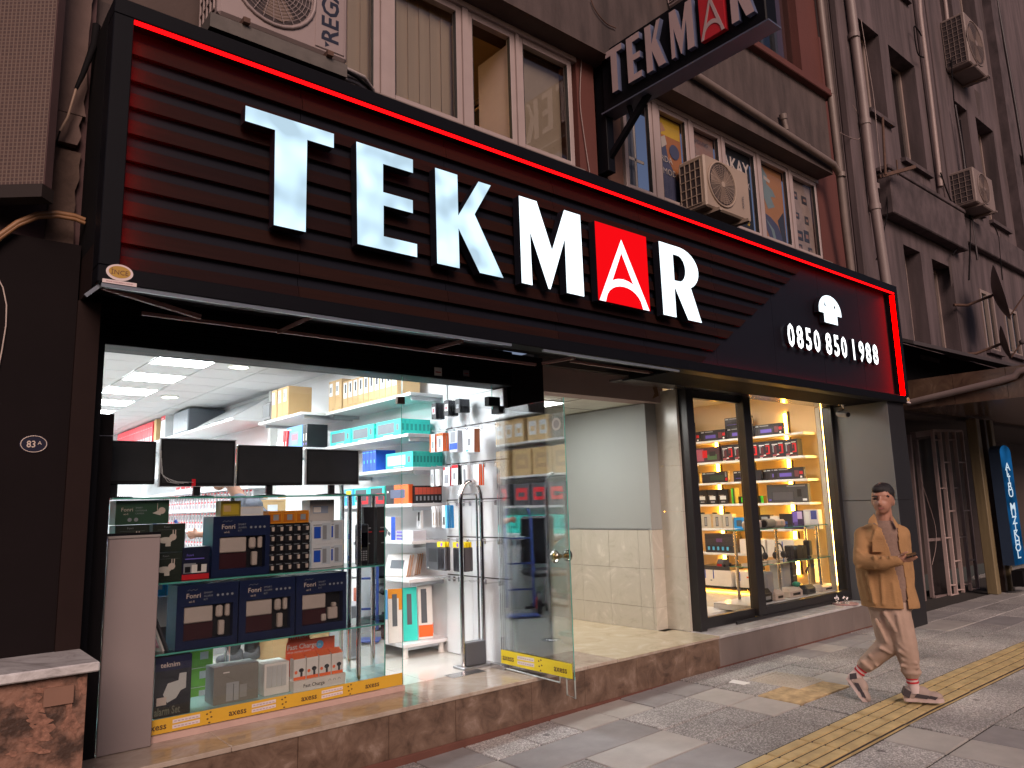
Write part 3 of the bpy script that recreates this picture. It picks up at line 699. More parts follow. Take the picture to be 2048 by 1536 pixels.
def rod(name, p, q_, w=.022, mt=None):
    m = MB(RO); m.bar(p, q_, w, w, mt or mat('primer_red_rod', (.30, .16, .145), .5), (0, 1, 0)); m.build(name, rods)
silver = mat('grey_metal_angle', (.22, .24, .26), .3, .6)
rod('rail', (.72, 3.995, 2.728), (3.35, 3.995, 2.731), .018, silver)
rod('rail', (.72, 4.03, 2.733), (.66, 4.03, 2.67), .018, silver)
rod('rail', (3.66, 4.0, 2.728), (5.28, 4.0, 2.722), .018, silver)
a, b = at(283, 627, 'z', 2.70), at(1072, 729, 'z', 2.70)
yl = (a.y+b.y)/2
rod('rod', (a.x, yl, 2.70), (b.x, yl, 2.70), .02)
for p, q_ in (((205, 574), (400, 634)), ((556, 664), (626, 632)), ((858, 700), (925, 682)), ((1085, 727), (1150, 715))):
    A, B = at(*p, 'y', 4.1 if p[0] < 300 else yl), at(*q_, 'y', 4.28 if p[0] < 300 else 4.06)
    rod('brace', A, B, .024)
rod('rod', at(1140, 722, 'y', 4.3), at(1305, 746, 'y', 4.3), .02)
rod('rod', at(1245, 760, 'y', 4.6), at(1340, 742, 'y', 4.1), .02, black_metal)
sp_m = mat('brushed_soffit_metal', (.36, .35, .34), .22, .85, var=.08, scale=3)
soff = thing('soffit', 'brushed metal soffit under the right half of the sign', 'soffit', (7.8, 4.4, 2.75))
for a, b in zip([5.31, 6.3, 7.5, 8.6], [6.3, 7.5, 8.6, 9.5]):
    q = MB((7.8, 4.4, 2.75)); q.box(a+.001, 4.135, 2.752, b-.001, 4.86, 2.772, sp_m); q.build('soffit_panel', soff)

# ------------------------------------------------------------------ right pillar
pil = thing('clad_pillar', 'dark grey clad pillar at the right end of the shop behind the walking man', 'pillar', (9.74, 4.04, 0))
PO = (9.74, 4.04, 0)
clad_lit = mat('reveal_lit_cladding', (.12, .13, .14), .36, var=.05, scale=2)  # same cladding as the front, painted lighter where shop light falls
for z0, z1 in ((0, 1.52), (1.525, 2.741)):
    q = MB(PO); q.box(9.50, 4.05, z0, 9.965, 4.84, z1, dark_clad); q.build('cladding_panel', pil)
    q = MB(PO); q.box(9.488, 4.045, z0+.004, 9.4995, 4.84, z1-.002, clad_lit); q.build('cladding_panel', pil)
cam_t = thing('security_camera', 'small bullet security camera under the soffit beside the grey pillar', 'camera', (9.33, 4.42, 2.66))
CO = (9.33, 4.42, 2.66)
p0 = at(1683, 800, 'y', 4.45); p1_ = at(1690, 828, 'y', 4.35)
q = MB(p0); q.cyl((p0.x, p0.y, 2.752), (p0.x, p0.y, 2.72), .045, chrome); q.tube([(p0.x, p0.y, 2.73), (p0.x, p0.y-.02, 2.66), p1_ + Vector((-.01, .06, .03))], .014, chrome); 
cam_t.location = p0; q.build('arm', cam_t)
q = MB(p0); q.cyl(p1_+Vector((.03, .10, .02)), p1_+Vector((-.03, -.05, -.015)), .038, mat('camera_grey', (.2, .2, .21), .4)); q.build('body', cam_t)
q = MB(p0); q.cyl(p1_+Vector((-.03, -.05, -.015)), p1_+Vector((-.034, -.06, -.017)), .028, black_metal); q.build('lens', cam_t)

# ------------------------------------------------------------------ left end: dark wall, mosaic, pedestal
dark_wall = mat('very_dark_wall', (.010, .007, .0075), .8, var=.15, spec=.08, scale=2)
dw = thing('dark_wall', 'nearly black smooth wall left of the shop window', 'wall', (0, 4.4, -.1))
q = MB((0, 4.4, -.1)); q.box(-2.5, 4.42, -.3, .69, 4.9, 3.05, dark_wall); q.build('wall', dw)
q = MB((0, 4.4, -.1)); q.box(.691, 4.40, -.3, .80, 4.9, 2.74, mat('brown_black_wall', (.018, .010, .009), .7, spec=.1)); q.build('edge_panel', dw)
q = MB((0, 4.4, -.1)); q.box(.802, 4.6, -.3, .868, 4.9, 2.6, black_metal); q.build('reveal', dw)
plate_t = thing('house_number_plate', 'dark oval house number plate reading 83A on the dark left wall', 'number plate', (.54, 4.42, 1.97))
NO = (.54, 4.42, 1.97)
pw = mat('number_plate_cream', (.62, .50, .42), .4)
q = MB(NO); q.disc((.54, 4.4165, 1.97), (0, -1, 0), .062, mat('number_plate_navy', (.012, .012, .03), .3), 32, .046); q.build('plate', plate_t)
q = MB(NO); q.tube([(.54+.056*math.cos(2*math.pi*j/32), 4.414, 1.97+.041*math.sin(2*math.pi*j/32)) for j in range(33)], .0022, pw, 5, False); q.build('rim', plate_t)
q = MB(NO); q.text('83', .048, (.528, 4.413, 1.953), X, ZZ, pw, align='CENTER', bold=.014, sx=.85); q.text('A', .026, (.565, 4.413, 1.967), X, ZZ, pw, align='CENTER', bold=.005); q.build('lettering', plate_t)

mos_m, n, l, out = _new('mosaic_tiles')
p = n.new('ShaderNodeBsdfPrincipled'); l.new(p.outputs[0], out.inputs[0]); p.inputs['Roughness'].default_value = .45
tc = n.new('ShaderNodeTexCoord'); br = n.new('ShaderNodeTexBrick'); br.offset = 0; br.inputs['Scale'].default_value = 1
mp = n.new('ShaderNodeMapping'); mp.inputs[2].default_value = (R(90), 0, 0); l.new(tc.outputs['Object'], mp.inputs[0]); l.new(mp.outputs[0], br.inputs[0])
br.inputs['Brick Width'].default_value = .021; br.inputs['Row Height'].default_value = .021; br.inputs['Mortar Size'].default_value = .0035; br.inputs['Mortar Smooth'].default_value = .2
br.inputs['Color1'].default_value = (.085, .045, .034, 1); br.inputs['Color2'].default_value = (.062, .033, .026, 1); br.inputs['Mortar'].default_value = (.14, .093, .07, 1)
l.new(br.outputs[0], p.inputs['Base Color']); bp = n.new('ShaderNodeBump'); bp.inputs[0].default_value = .4; bp.inputs[1].default_value = .003; bp.invert = True
l.new(br.outputs['Fac'], bp.inputs['Height']); l.new(bp.outputs[0], p.inputs['Normal'])
mo = thing('mosaic_building', 'corner of a building faced with small brown mosaic tiles, left of the shop sign', 'building', at(87, 369, 'y', 4.2), rz=R(-40))
q = MB(); q.quad((-1.4, -.004, 0), (0, -.004, 0), (0, -.004, 4.5), (-1.4, -.004, 4.5), mos_m); q.box(-1.4, 0, 0, .004, .06, 4.5, mat('dark_maroon_render', (.085, .045, .045), .9, var=.2)); q.build('mosaic_wall', mo)
q = MB(); q.box(-1.4, -.015, -.07, .004, .08, -.001, mat('mosaic_base_band', (.02, .012, .01), .8)); q.build('band', mo)
rough = mat('decayed_stone', (.11, .07, .055), .95, var=.4, scale=9, bump=.9, bscale=22)
rough2 = mat('flaking_render', (.16, .105, .09), .9, var=.25, scale=6, bump=.5, bscale=14)
dec = thing('decayed_wall', 'strip of crumbling stone and flaking render between mosaic wall and sign', 'wall', (.5, 4.5, 3))
DO = (.5, 4.5, 3)
q = MB(DO); q.box(.28, 4.56, 2.95, .71, 4.66, 6.2, mat('dark_maroon_render', (.085, .045, .045), .9, var=.2)); q.build('wall', dec)
rr = random.Random(5)
def jag(x0, x1, z0, z1, n):
    L = [(x0+rr.uniform(-.012, .012), z0+(z1-z0)*i/n) for i in range(n+1)]; Rr = [(x1+rr.uniform(-.012, .012), z1-(z1-z0)*i/n) for i in range(n+1)]
    return L+Rr
q = MB(DO); q.prism(jag(.53, .665, 3.08, 3.62, 7), (0, 4.52, 0), X, ZZ, (0, .05, 0), rough); q.build('stone', dec)
q = MB(DO); q.prism(jag(.51, .66, 3.655, 3.83, 3), (0, 4.505, 0), X, ZZ, (0, .06, 0), rough2); q.build('stone', dec)
q = MB(DO); q.prism(jag(.51, .68, 3.84, 4.9, 12), (0, 4.515, 0), X, ZZ, (0, .05, 0), rough2); q.build('render_patch', dec)
q = MB(DO); q.prism(jag(.49, .535, 3.80, 4.9, 12), (0, 4.50, 0), X, ZZ, (0, .06, 0), rough2); q.build('render_patch', dec)
arc_t = thing('cable_conduit', 'brown curved bundle of conduit arching across the dark wall', 'conduit', (.3, 4.36, 3.0))
for k, (o1, r_) in enumerate(((0, .014), (.022, .011))):
    q = MB((.3, 4.36, 3.0)); q.tube([at(px_, py_+o1*300, 'y', 4.38) for px_, py_ in ((-60, 520), (0, 470), (35, 445), (75, 428), (115, 426), (150, 432), (170, 440))], r_, mat('brown_conduit', (.25, .12, .05), .5, var=.2)); q.build('conduit', arc_t)
cb = thing('dangling_cable', 'black cable with a taped joint hanging diagonally left of the sign', 'cable', (.6, 4.4, 3.6))
P = [at(a, b, 'y', 4.42) for a, b in ((193, 50), (188, 90), (165, 150), (152, 178), (135, 235), (120, 262), (95, 340), (75, 410))]
q = MB((.6, 4.4, 3.6)); q.tube(P[:4], [.022, .020, .014, .010], black_matt, 7); q.build('cable_sleeve', cb)
q = MB((.6, 4.4, 3.6)); q.tube(P[3:6], .007, mat('pale_cable_tape', (.40, .27, .2), .6), 6); q.build('taped_joint', cb)
q = MB((.6, 4.4, 3.6)); q.tube(P[5:], .005, black_matt, 6); q.build('cable_run', cb)
cw = thing('thin_wire', 'thin pale wire curving down the dark wall at the left edge', 'cable', (.4, 4.4, 2.4))
q = MB((.4, 4.4, 2.4)); q.tube([at(a, b, 'y', 4.41) for a, b in ((-5, 555), (6, 575), (13, 610), (12, 650), (4, 700), (-4, 740))], .0035, mat('pale_wire', (.5, .4, .35), .6), 6); q.build('wire', cw)

ped = thing('stone_pedestal', 'flaking brown stone pedestal with a grey marble top at the lower left corner', 'pedestal', (.3, 4.2, -.1))
QO = (.3, 4.2, -.1)
slab_m = marble('veined_grey_marble', [(.30, .28, .27), (.50, .48, .47), (.62, .60, .59), (.70, .69, .68)], 3.5, .25, 3)
q = MB(QO); q.box(-.9, 3.95, .902, .805, 4.415, .945, slab_m, ch=.006); q.build('top_slab', ped)
ped_m = mat('stained_brown_marble', (.085, .045, .03), .6, var=.35, scale=7.5, bump=.6, bscale=45, c2=(.27, .14, .095), contrast=.20)
q = MB(QO); q.box(-.9, 4.0, -.3, .765, 4.415, .901, ped_m); q.build('body', ped)
flake = mat('raw_flaked_stone', (.25, .125, .085), .9, var=.4, scale=40, contrast=.12, bump=.8, bscale=50)
rr = random.Random(11)
for (a0, b0, w_, h_, nn) in ((28, 1408, 66, 40, 8), (40, 1440, 60, 34, 8), (50, 1462, 60, 34, 8), (122, 1440, 40, 60, 8), (150, 1368, 26, 60, 8), (36, 1480, 40, 20, 7), (60, 1380, 40, 14, 7), (48, 1500, 50, 20, 7), (10, 1506, 30, 16, 7), (128, 1404, 20, 22, 6)):
    pts = []
    for j in range(nn*2):
        t = j*math.pi/nn; rad = 1+rr.uniform(-.6, .3)
        p = at(a0+w_*.5+w_*.5*rad*math.cos(t), b0+h_*.5*rad*math.sin(t), 'y', 3.999); pts.append((min(p.x, .762), min(p.z, .88)))
    q = MB(QO); q.prism(pts, (0, 3.9995-rr.uniform(.002, .004), 0), X, ZZ, (0, .0019, 0), flake); q.build('flake', ped)
q = MB(QO); a, b = at(88, 1378, 'y', 3.99), at(146, 1405, 'y', 3.99); q.box(a.x, 3.985, b.z, b.x, 3.9965, a.z, mat('pinkish_plaque', (.24, .13, .09), .5, var=.1)); q.build('plaque', ped)

# ================================================================== PROJECTING SIGN
pj = thing('projecting_sign', 'unlit black projecting sign with pinkish TEKMAR letters and red A square', 'sign', (5.02, 4.5, 5.3))
JO = (5.02, 4.5, 5.3); XS = 5.0
q = MB(JO); q.box(XS, 2.72, 5.30, XS+.16, 4.47, 5.93, black_metal, ch=.01); q.build('box', pj)
q = MB(JO); q.box(XS-.012, 2.70, 5.285, XS+.175, 4.49, 5.299, mat('blue_grey_trim', (.08, .09, .13), .35)); q.build('trim', pj)
q = MB(JO); q.box(XS+.03, 4.47, 4.72, XS+.13, 4.60, 6.1, black_metal, ch=.005); q.build('post', pj)
q = MB(JO); q.bar((XS+.08, 4.50, 4.86), (XS+.08, 3.98, 5.30), .05, .05, black_metal, (1, 0, 0)); q.build('brace', pj)
q = MB(JO); q.bar((XS+.08, 4.18, 5.12), (XS+.08, 4.22, 5.29), .035, .035, black_metal, (1, 0, 0)); q.build('brace', pj)
# letters reuse the big ones' outlines, laid on the face that looks back along the street
sx0, sc = 1.394, .64*.545
pink = mat('unlit_opal_acrylic', (.40, .30, .30), .35, var=.05)
red_unlit = mat('unlit_red_acrylic', (.42, .02, .03), .3)
zs = lambda z: 5.40+(z-3.21)*.66
ys = lambda x: 4.37-(x-1.394)*.372
def jl(lp): return [[(-(ys(a)), zs(b)) for a, b in L] for L in lp]
for ch, lp in LT.items():
    q = MB(JO); q.prism(jl(lp), (XS-.05, 0, 0), (0, -1, 0), ZZ, (.05, 0, 0), pink, mat('letter_blue_return', (.10, .12, .2), .4)); q.build('letter', pj)['label'] = 'pinkish unlit letter '+ch
q = MB(JO); q.box(XS-.045, ys(4.911), zs(3.208), XS, ys(4.268), zs(3.878), red_unlit); ra2 = q.build('letter', pj); ra2['label'] = 'dull red square with a thin pale letter A'
q = MB(JO)
q.prism(jl([[(4.579, 3.778), (4.896, 3.2085), (4.818, 3.2085)] + arc(4.585, 3.215, .225, .155, 8, 172, 12) + [(4.352, 3.2085), (4.281, 3.2085)], inner]), (XS-.050, 0, 0), (0, -1, 0), ZZ, (.004, 0, 0), pink); q.build('emblem', ra2)
# ================================================================== SHOP ROOM (left)
FZ = .297
tile_w = mat('cream_floor_tile', (.62, .60, .55), .08, var=.05, scale=1.5)
ceil_t = mat('white_ceiling_tile', (.60, .60, .62), .8, var=.03, scale=30)
grid_m = mat('ceiling_grid', (.5, .5, .52), .5)
wall_w = mat('white_shop_wall', (.78, .79, .80), .6, var=.03)
shop_floor = MB((2, 8, FZ)); shop_floor.box(.2, 5.0, .1, 4.05, 17, .285, joint_and_shade)
shop_floor = shop_floor.build('floor', kind='structure')
def floor_tiles(x0, x1, y0, y1, s=.6, far=11):
    fm = MB(); fm.box(-s/2+.0015, -s/2+.0015, -.012, s/2-.0015, s/2-.0015, 0, tile_w); me = fm.mesh('floor_tile')
    y = y0
    while y < far:
        x = x0
        while x < x1-.1:
            o = put('floor_tile', me, shop_floor, (x+s/2-2, y+s/2-8, 0)); x += s
        y += s
floor_tiles(.25, 4.05, 5.0, 17)
q = MB((2, 8, FZ)); q.box(.2, 11.0, .286, 4.05, 17, .296, tile_w); q.build('floor_tiles_beyond', shop_floor, kind='stuff')
room = thing('shop_walls', 'white inner walls of the bright electronics shop', 'walls', (2, 10, FZ))
RMO = (2, 10, FZ)
q = MB(RMO); q.box(.05, 5.06, FZ, .2, 17, 3.4, wall_w); q.build('wall', room)
q = MB(RMO); q.box(4.05, 5.12, FZ, 4.20, 17, 3.4, wall_w); q.build('wall', room)
q = MB(RMO); q.box(.05, 17.01, FZ, 4.2, 17.15, 3.4, wall_w); q.build('wall', room)
q = MB(RMO); q.box(.05, 5.055, 2.62, 4.05, 5.10, 3.4, wall_w); q.build('wall', room)
q = MB(RMO); q.box(3.93, 9.86, FZ, 4.049, 9.94, 3.24, white_paint); q.build('corner_post', room)
ceiling = MB((2, 10, 3.25)); ceiling.box(.2, 5.05, 3.27, 4.05, 17, 3.4, grid_m); ceiling = ceiling.build('ceiling', kind='structure')
panel_lit = emit('led_ceiling_panel', (.93, .97, 1.0), 38)
cm = MB(); cm.box(-.296, -.296, 0, .296, .296, .015, ceil_t); cme = cm.mesh('ceiling_tile')
lights_at = set()
x0c, y0c = .83, 5.05
cols = 6
for i in range(6):
    for j in range(20):
        x, y = x0c-.6+i*.61+.31, y0c+j*.61+.31
        if i in (3,) and j % 2 == 1 or (i == 0 and j % 2 == 1) or (i == 4 and j == 1):  # left column and lone front panel added out of view for more light
            lights_at.add((x, y)); continue
        if x < 4.0: put('ceiling_tile', cme, ceiling, (x-2, y-10, .003))
for n_, (x, y) in enumerate(sorted(lights_at)):
    t = thing('ceiling_light', 'square white LED panel set in the suspended shop ceiling', 'ceiling light', (x, y, 3.25), group='LED panels in the shop ceiling')
    q = MB(); q.box(-.285, -.285, -.001, .285, .285, .004, panel_lit); q.build('diffuser', t)
    q = MB()
    for s in (-1, 1): q.box(-.3, s*.2925-.0075, -.004, .3, s*.2925+.0075, .012, white_paint); q.box(s*.2925-.0075, -.285, -.004, s*.2925+.0075, .285, .012, white_paint)
    q.build('frame', t)
warm_spot = emit('warm_downlight', (1, .93, .75), 14)
for n_, (a, b) in enumerate(((478, 734), (340, 794))):
    p = at(a, b, 'z', 3.24)
    t = thing('downlight', 'round ceiling downlight nearest the shop window' if not n_ else 'round ceiling downlight above the grey wall cabinet', 'downlight', p)
    q = MB(); q.disc((0, 0, -.002), (0, 0, -1), .10, warm_spot, upv=Vector((0, 1, 0))); q.build('lens', t)
    q = MB(); q.tube([(.115*math.cos(2*math.pi*j/20), .115*math.sin(2*math.pi*j/20), 0) for j in range(21)], .012, white_paint, 6, False); q.build('trim_ring', t)

# ------------------------------------------------------------------ shop window glass, strip, banner board
GY = 4.87
win1 = thing('shop_window', 'large frameless shop window in front of the product display', 'window', (1.9, GY, FZ))
WO = (1.9, GY, FZ)
def sheet(q, x0, x1, y, z0, z1, th=.010, mg=clear):
    q.quad((x0, y, z0), (x1, y, z0), (x1, y, z1), (x0, y, z1), mg); q.quad((x1, y+th, z0), (x0, y+th, z0), (x0, y+th, z1), (x1, y+th, z1), mg)
    for a in (x0, x1): q.quad((a, y, z0), (a, y+th, z0), (a, y+th, z1), (a, y, z1), glass_edge)
q = MB(WO); sheet(q, .872, 2.972, GY, .335, 2.60); q.build('pane', win1)
q = MB(WO); sheet(q, 2.98, 3.86, GY, 2.40, 2.60); q.build('pane', win1)
q = MB(WO); q.box(1.22, GY-.02, .298, 2.975, GY+.03, .334, mat('pinkish_base_rail', (.52, .36, .31), .4)); q.build('base_rail', win1)
q = MB(WO); p = at(803, 800, 'y', GY-.01); q.box(p.x-.035, GY-.012, p.z-.03, p.x+.03, GY+.022, p.z+.025, mat('patch_fitting_bronze', (.10, .06, .04), .4, .5)); q.build('patch_fitting', win1)
q = MB(WO); q.box(.83, GY-.065, .298, .978, GY-.004, 2.06, black_matt); q.box(.83, GY-.065, 2.064, .978, GY-.004, 2.19, black_matt); q.box(.84, GY-.06, 2.0605, .97, GY-.01, 2.0635, steel); q.build('side_post', win1)
yel = mat('yellow_sticker_film', (.62, .36, .03), .5, var=.05); wht_p = mat('sticker_white_print', (.66, .58, .56), .5); brn = mat('sticker_brown_print', (.10, .05, .02), .5)
def strip(owner, o, u, length, h, y3, org, scale=1., m_=None):
    """Yellow advertising film along a glass edge; codes on it are left out."""
    q = MB(org); o, u = Vector(o), Vector(u); nrm = u.cross(Z)
    P = lambda a, b, d=0: o+u*a+Z*b+nrm*d
    q.quad(P(0, 0), P(length, 0), P(length, h), P(0, h), m_ or yel)
    a = .02
    bw = [mat('sticker_lilac_print', (.42, .30, .36), .5), brn]
    while a < length-.1:
        q.text('axess', h*.62, P(a, h*.28, .0012), u, ZZ, brn, bold=.02)
        a += h*1.75
        if a+h*2.2 > length: break
        for zz in (.18, .54): 
            q.quad(P(a, h*zz, .001), P(a+h*1.9, h*(zz+.05), .001), P(a+h*1.9, h*(zz+.30), .001), P(a, h*(zz+.25), .001), wht_p)
            for kk in range(7): q.quad(P(a+h*(.1+kk*.25), h*(zz+.1), .0016), P(a+h*(.28+kk*.25), h*(zz+.1), .0016), P(a+h*(.28+kk*.25), h*(zz+.17), .0016), P(a+h*(.1+kk*.25), h*(zz+.17), .0016), bw[0])
        a += h*2.3
        for du, dv in ((.1, .6), (.35, .7), (.15, .25), (.42, .35), (.28, -.02)):
            if a+h*.6 < length: q.disc(P(a+h*du, h*(dv+.12), .0012), nrm, h*.085, brn, 8, h*.06)
        a += h*1.7
    return q.build('advert_film', owner)
strip(win1, (1.23, GY-.0015, .338), (1, 0, 0), 1.735, .082, 0, WO)

brd = thing('display_board', 'tall plain pinkish white board standing against the left end of the shop window', 'board', (1.12, 4.8, FZ))
BO = (1.12, 4.8, FZ)
q = MB(BO); q.box(.985, 4.80, .299, 1.262, 4.835, 1.468, mat('off_white_board', (.235, .195, .19), .55, var=.04, scale=1.5), ch=.004); q.build('panel', brd)
q = MB(BO); q.box(.98, 4.795, 1.469, 1.262, 4.84, 1.485, mat('grey_clamp_rail', (.25, .23, .22), .4), ch=.003); q.build('clamp_rail', brd)
q = MB(BO); q.box(.98, 4.80, 1.4855, 1.262, 4.84, 1.50, black_metal); q.build('cap', brd)

# ------------------------------------------------------------------ glass display rack behind the window
rack = thing('display_rack', 'glass display rack with steel posts just behind the shop window', 'display rack', (1.95, 5.1, FZ))
KO = (1.95, 5.1, FZ)
def shelf_mesh(q, x0, x1, y0, y1, z, t=.010):
    q.quad((x0, y0, z), (x1, y0, z), (x1, y1, z), (x0, y1, z), shelf_glass); q.quad((x0, y0, z-t), (x0, y1, z-t), (x1, y1, z-t), (x1, y0, z-t), shelf_glass)
    for a, b in (((x0, y0), (x1, y0)), ((x1, y0), (x1, y1)), ((x1, y1), (x0, y1)), ((x0, y1), (x0, y0))):
        q.quad((*a, z-t), (*b, z-t), (*b, z), (*a, z), glass_edge)
for z, d in ((1.705, 5.30), (1.19, 5.32), (.775, 5.32)):
    q = MB(KO); shelf_mesh(q, 1.02, 2.85, 4.925, d, z); q.build('shelf', rack)
frost = mat('pale_teal_base', (.45, .68, .66), .12, var=.04)
q = MB(KO); q.box(1.02, 4.92, .37, 2.85, 5.34, .405, frost); q.build('base', rack)
q = MB(KO); q.box(1.05, 4.94, .299, 2.82, 5.32, .369, white_lam); q.build('plinth', rack)
for x, y in ((2.66, 4.96), (2.75, 5.28), (1.06, 5.28), (1.85, 5.29)):
    q = MB(KO); q.cyl((x, y, .405), (x, y, 1.695), .018, chrome, 12); q.build('post', rack)
q = MB(KO)
for (a, b) in (((2.852, 4.925), (2.852, 5.34)),):
    q.quad((a[0], a[1], .405), (b[0], b[1], .405), (b[0], b[1], 1.71), (a[0], a[1], 1.71), clear)
    q.box(2.849, 4.921, .405, 2.856, 4.925, 1.71, glass_edge)
q.build('end_pane', rack)
q = MB(KO); q.quad((1.02, 5.345, .405), (2.85, 5.345, .405), (2.85, 5.345, 1.2), (1.02, 5.345, 1.2), clear); q.build('back_pane', rack)

# ------------------------------------------------------------------ products
def carton(w, d, h, body, front=(), left=(), top=(), texts=(), ltexts=(), ch=0, right=()):
    """Box standing on z=0, front towards -y; decals in fractions of the face."""
    q = MB(); q.box(-w/2, -d/2, 0, w/2, d/2, h, body, ch=ch)
    e = .0012
    for n_, (u0, v0, u1, v1, m_) in enumerate(front):
        y = -d/2-e*(1+.35*n_); q.quad((-w/2+u0*w, y, v0*h), (-w/2+u1*w, y, v0*h), (-w/2+u1*w, y, v1*h), (-w/2+u0*w, y, v1*h), m_)
    for n_, (u0, v0, u1, v1, m_) in enumerate(left):
        x = -w/2-e*(1+.35*n_); q.quad((x, d/2-u0*d, v0*h), (x, d/2-u1*d, v0*h), (x, d/2-u1*d, v1*h), (x, d/2-u0*d, v1*h), m_)
    for n_, (u0, v0, u1, v1, m_) in enumerate(right):
        x = w/2+e*(1+.35*n_); q.quad((x, -d/2+u0*d, v0*h), (x, -d/2+u1*d, v0*h), (x, -d/2+u1*d, v1*h), (x, -d/2+u0*d, v1*h), m_)
    for (u0, v0, u1, v1, m_) in top:
        q.quad((-w/2+u0*w, -d/2+v0*d, h+e), (-w/2+u1*w, -d/2+v0*d, h+e), (-w/2+u1*w, -d/2+v1*d, h+e), (-w/2+u0*w, -d/2+v1*d, h+e), m_)
    for (s, u, v, sz, m_) in texts: q.text(s, sz, (-w/2+u*w, -d/2-e*4, v*h), X, ZZ, m_, bold=.012)
    for (s, u, v, sz, m_) in ltexts: q.text(s, sz, (-w/2-e*4, d/2-u*d, v*h), (0, -1, 0), ZZ, m_, bold=.012)
    return q.mesh('carton')
def place(me, name, label, cat, loc, rz=0, group=None, rot=None):
    o = put(name, me, None, loc, rz, label, cat, group, rot=rot); return o
WALLR = -math.pi/2       # front turned towards -x (goods on the right-hand wall)

navy = solid('152144', .35); navy_d = solid('0f1530', .4); wine = solid('3a0d16', .5); whitep = solid('e6e1dc', .5); offw = solid('cdbcb2', .5)
blackp = solid('14141a', .4); greenblk = solid('20281f', .4); dkgreen = solid('2c4a38', .4); redp = solid('c8202a'); orangep = solid('f26a2c'); tealp = solid('35cfc0'); teald = solid('1f9a90'); bluep = solid('2a8fd8'); blued = solid('1f4fb8')
greyp = solid('8d9096'); kraft = mat('kraft_cardboard', (.52, .34, .16), .75, var=.08, scale=6); kraft_d = mat('kraft_dark', (.36, .23, .12), .75); lblp = solid('d9dde2', .5); lilac = solid('7a6bd0'); silverp = solid('b4b8bd', .3); amberp = solid('d98a1e'); yelp = solid('e8d21e'); pinkp = solid('e8a0b0'); limep = solid('86c83a'); skyp = solid('58b8ea')
cello = glass('clear_packaging', (.94, .95, .96), 1.45)

def kit_box(loc, label, variant=0, rz=0):
    """Navy carton with a window showing white smart home devices."""
    w, d, h = .376, .20, .385
    t = thing('smart_kit_box', label, 'boxed kit', loc, rz, group='navy boxed smart home kits in the display rack')
    q = MB(); t_ = .012
    wx0, wx1, wz0, wz1 = -w/2+.045, w/2-.03, .05, .255
    q.box(-w/2, -d/2, 0, w/2, d/2, wz0, navy); q.box(-w/2, -d/2, wz1, w/2, d/2, h, navy)
    q.box(-w/2, -d/2, wz0, wx0, d/2, wz1, navy); q.box(wx1, -d/2, wz0, w/2, d/2, wz1, navy)
    q.box(wx0, -d/2+.05, wz0, wx1, d/2, wz1, blackp)
    q.box(wx0, -d/2+.03, wz0, wx0+.185, -d/2+.05, wz0+.10, wine)
    pr = navy_d
    q.text('Fonri', .042, (-w/2+.055, -d/2-.003, .305), X, ZZ, offw, bold=.01); q.text('wi-fi', .02, (-w/2+.07, -d/2-.003, .278), X, ZZ, offw)
    for k, s in enumerate(('SMART', 'ALARM', 'KIT')): q.text(s, .017, (-w/2+.16, -d/2-.003, .325-.02*k), X, ZZ, greyp)
    for k in range(4): q.disc((w/2-.13+.03*k, -d/2-.003, .31), (0, -1, 0), .008, greyp, 10)
    q.tube([(-w/2+.06+.012*k, -d/2-.002, .35+(.008 if k % 2 else 0)) for k in range(6)], .0012, greyp, 4)
    q.build('carton', t)
    def dev(name, x0, z0, x1, z1, dep=.035, ch=.006):
        q = MB(); q.box(x0, -d/2+.012, z0, x1, -d/2+.012+dep, z1, offw, ch=ch); q.build(name, t)
    dev('hub_device', wx0+.005, wz0+.102, wx0+.178, wz1-.006)
    if variant == 2:
        dev('sensor', wx0+.15, wz0+.012, wx0+.185, wz0+.06); dev('smart_plug', wx1-.10, wz0+.02, wx1-.03, wz0+.10); dev('smart_plug', wx1-.07, wz0+.101, wx1-.04, wz0+.13)
    else:
        dev('sensor', wx1-.10, wz1-.085, wx1-.058, wz1-.012, ch=.01); dev('sensor', wx1-.042, wz1-.085, wx1-.014, wz1-.008, ch=.008); dev('remote', wx1-.082, wz0+.01, wx1-.046, wz0+.10)
    q = MB(); q.quad((wx0, -d/2+.001, wz0), (wx1, -d/2+.001, wz0), (wx1, -d/2+.001, wz1), (wx0, -d/2+.001, wz1), cello); q.build('window_film', t)
    return t
kit_box((1.60, 5.05, .776), 'navy boxed smart home kit in the middle shelf row, nearest the white board')
kit_box((1.985, 5.05, .776), 'navy boxed smart home kit in the centre of the three on the lower glass shelf')
kit_box((2.37, 5.05, .776), 'navy boxed smart home kit on the lower glass shelf, above the orange charger stand', 2)
kit_box((1.805, 5.06, 1.191), 'navy boxed smart home kit on the upper glass shelf left of the black adapter rack')

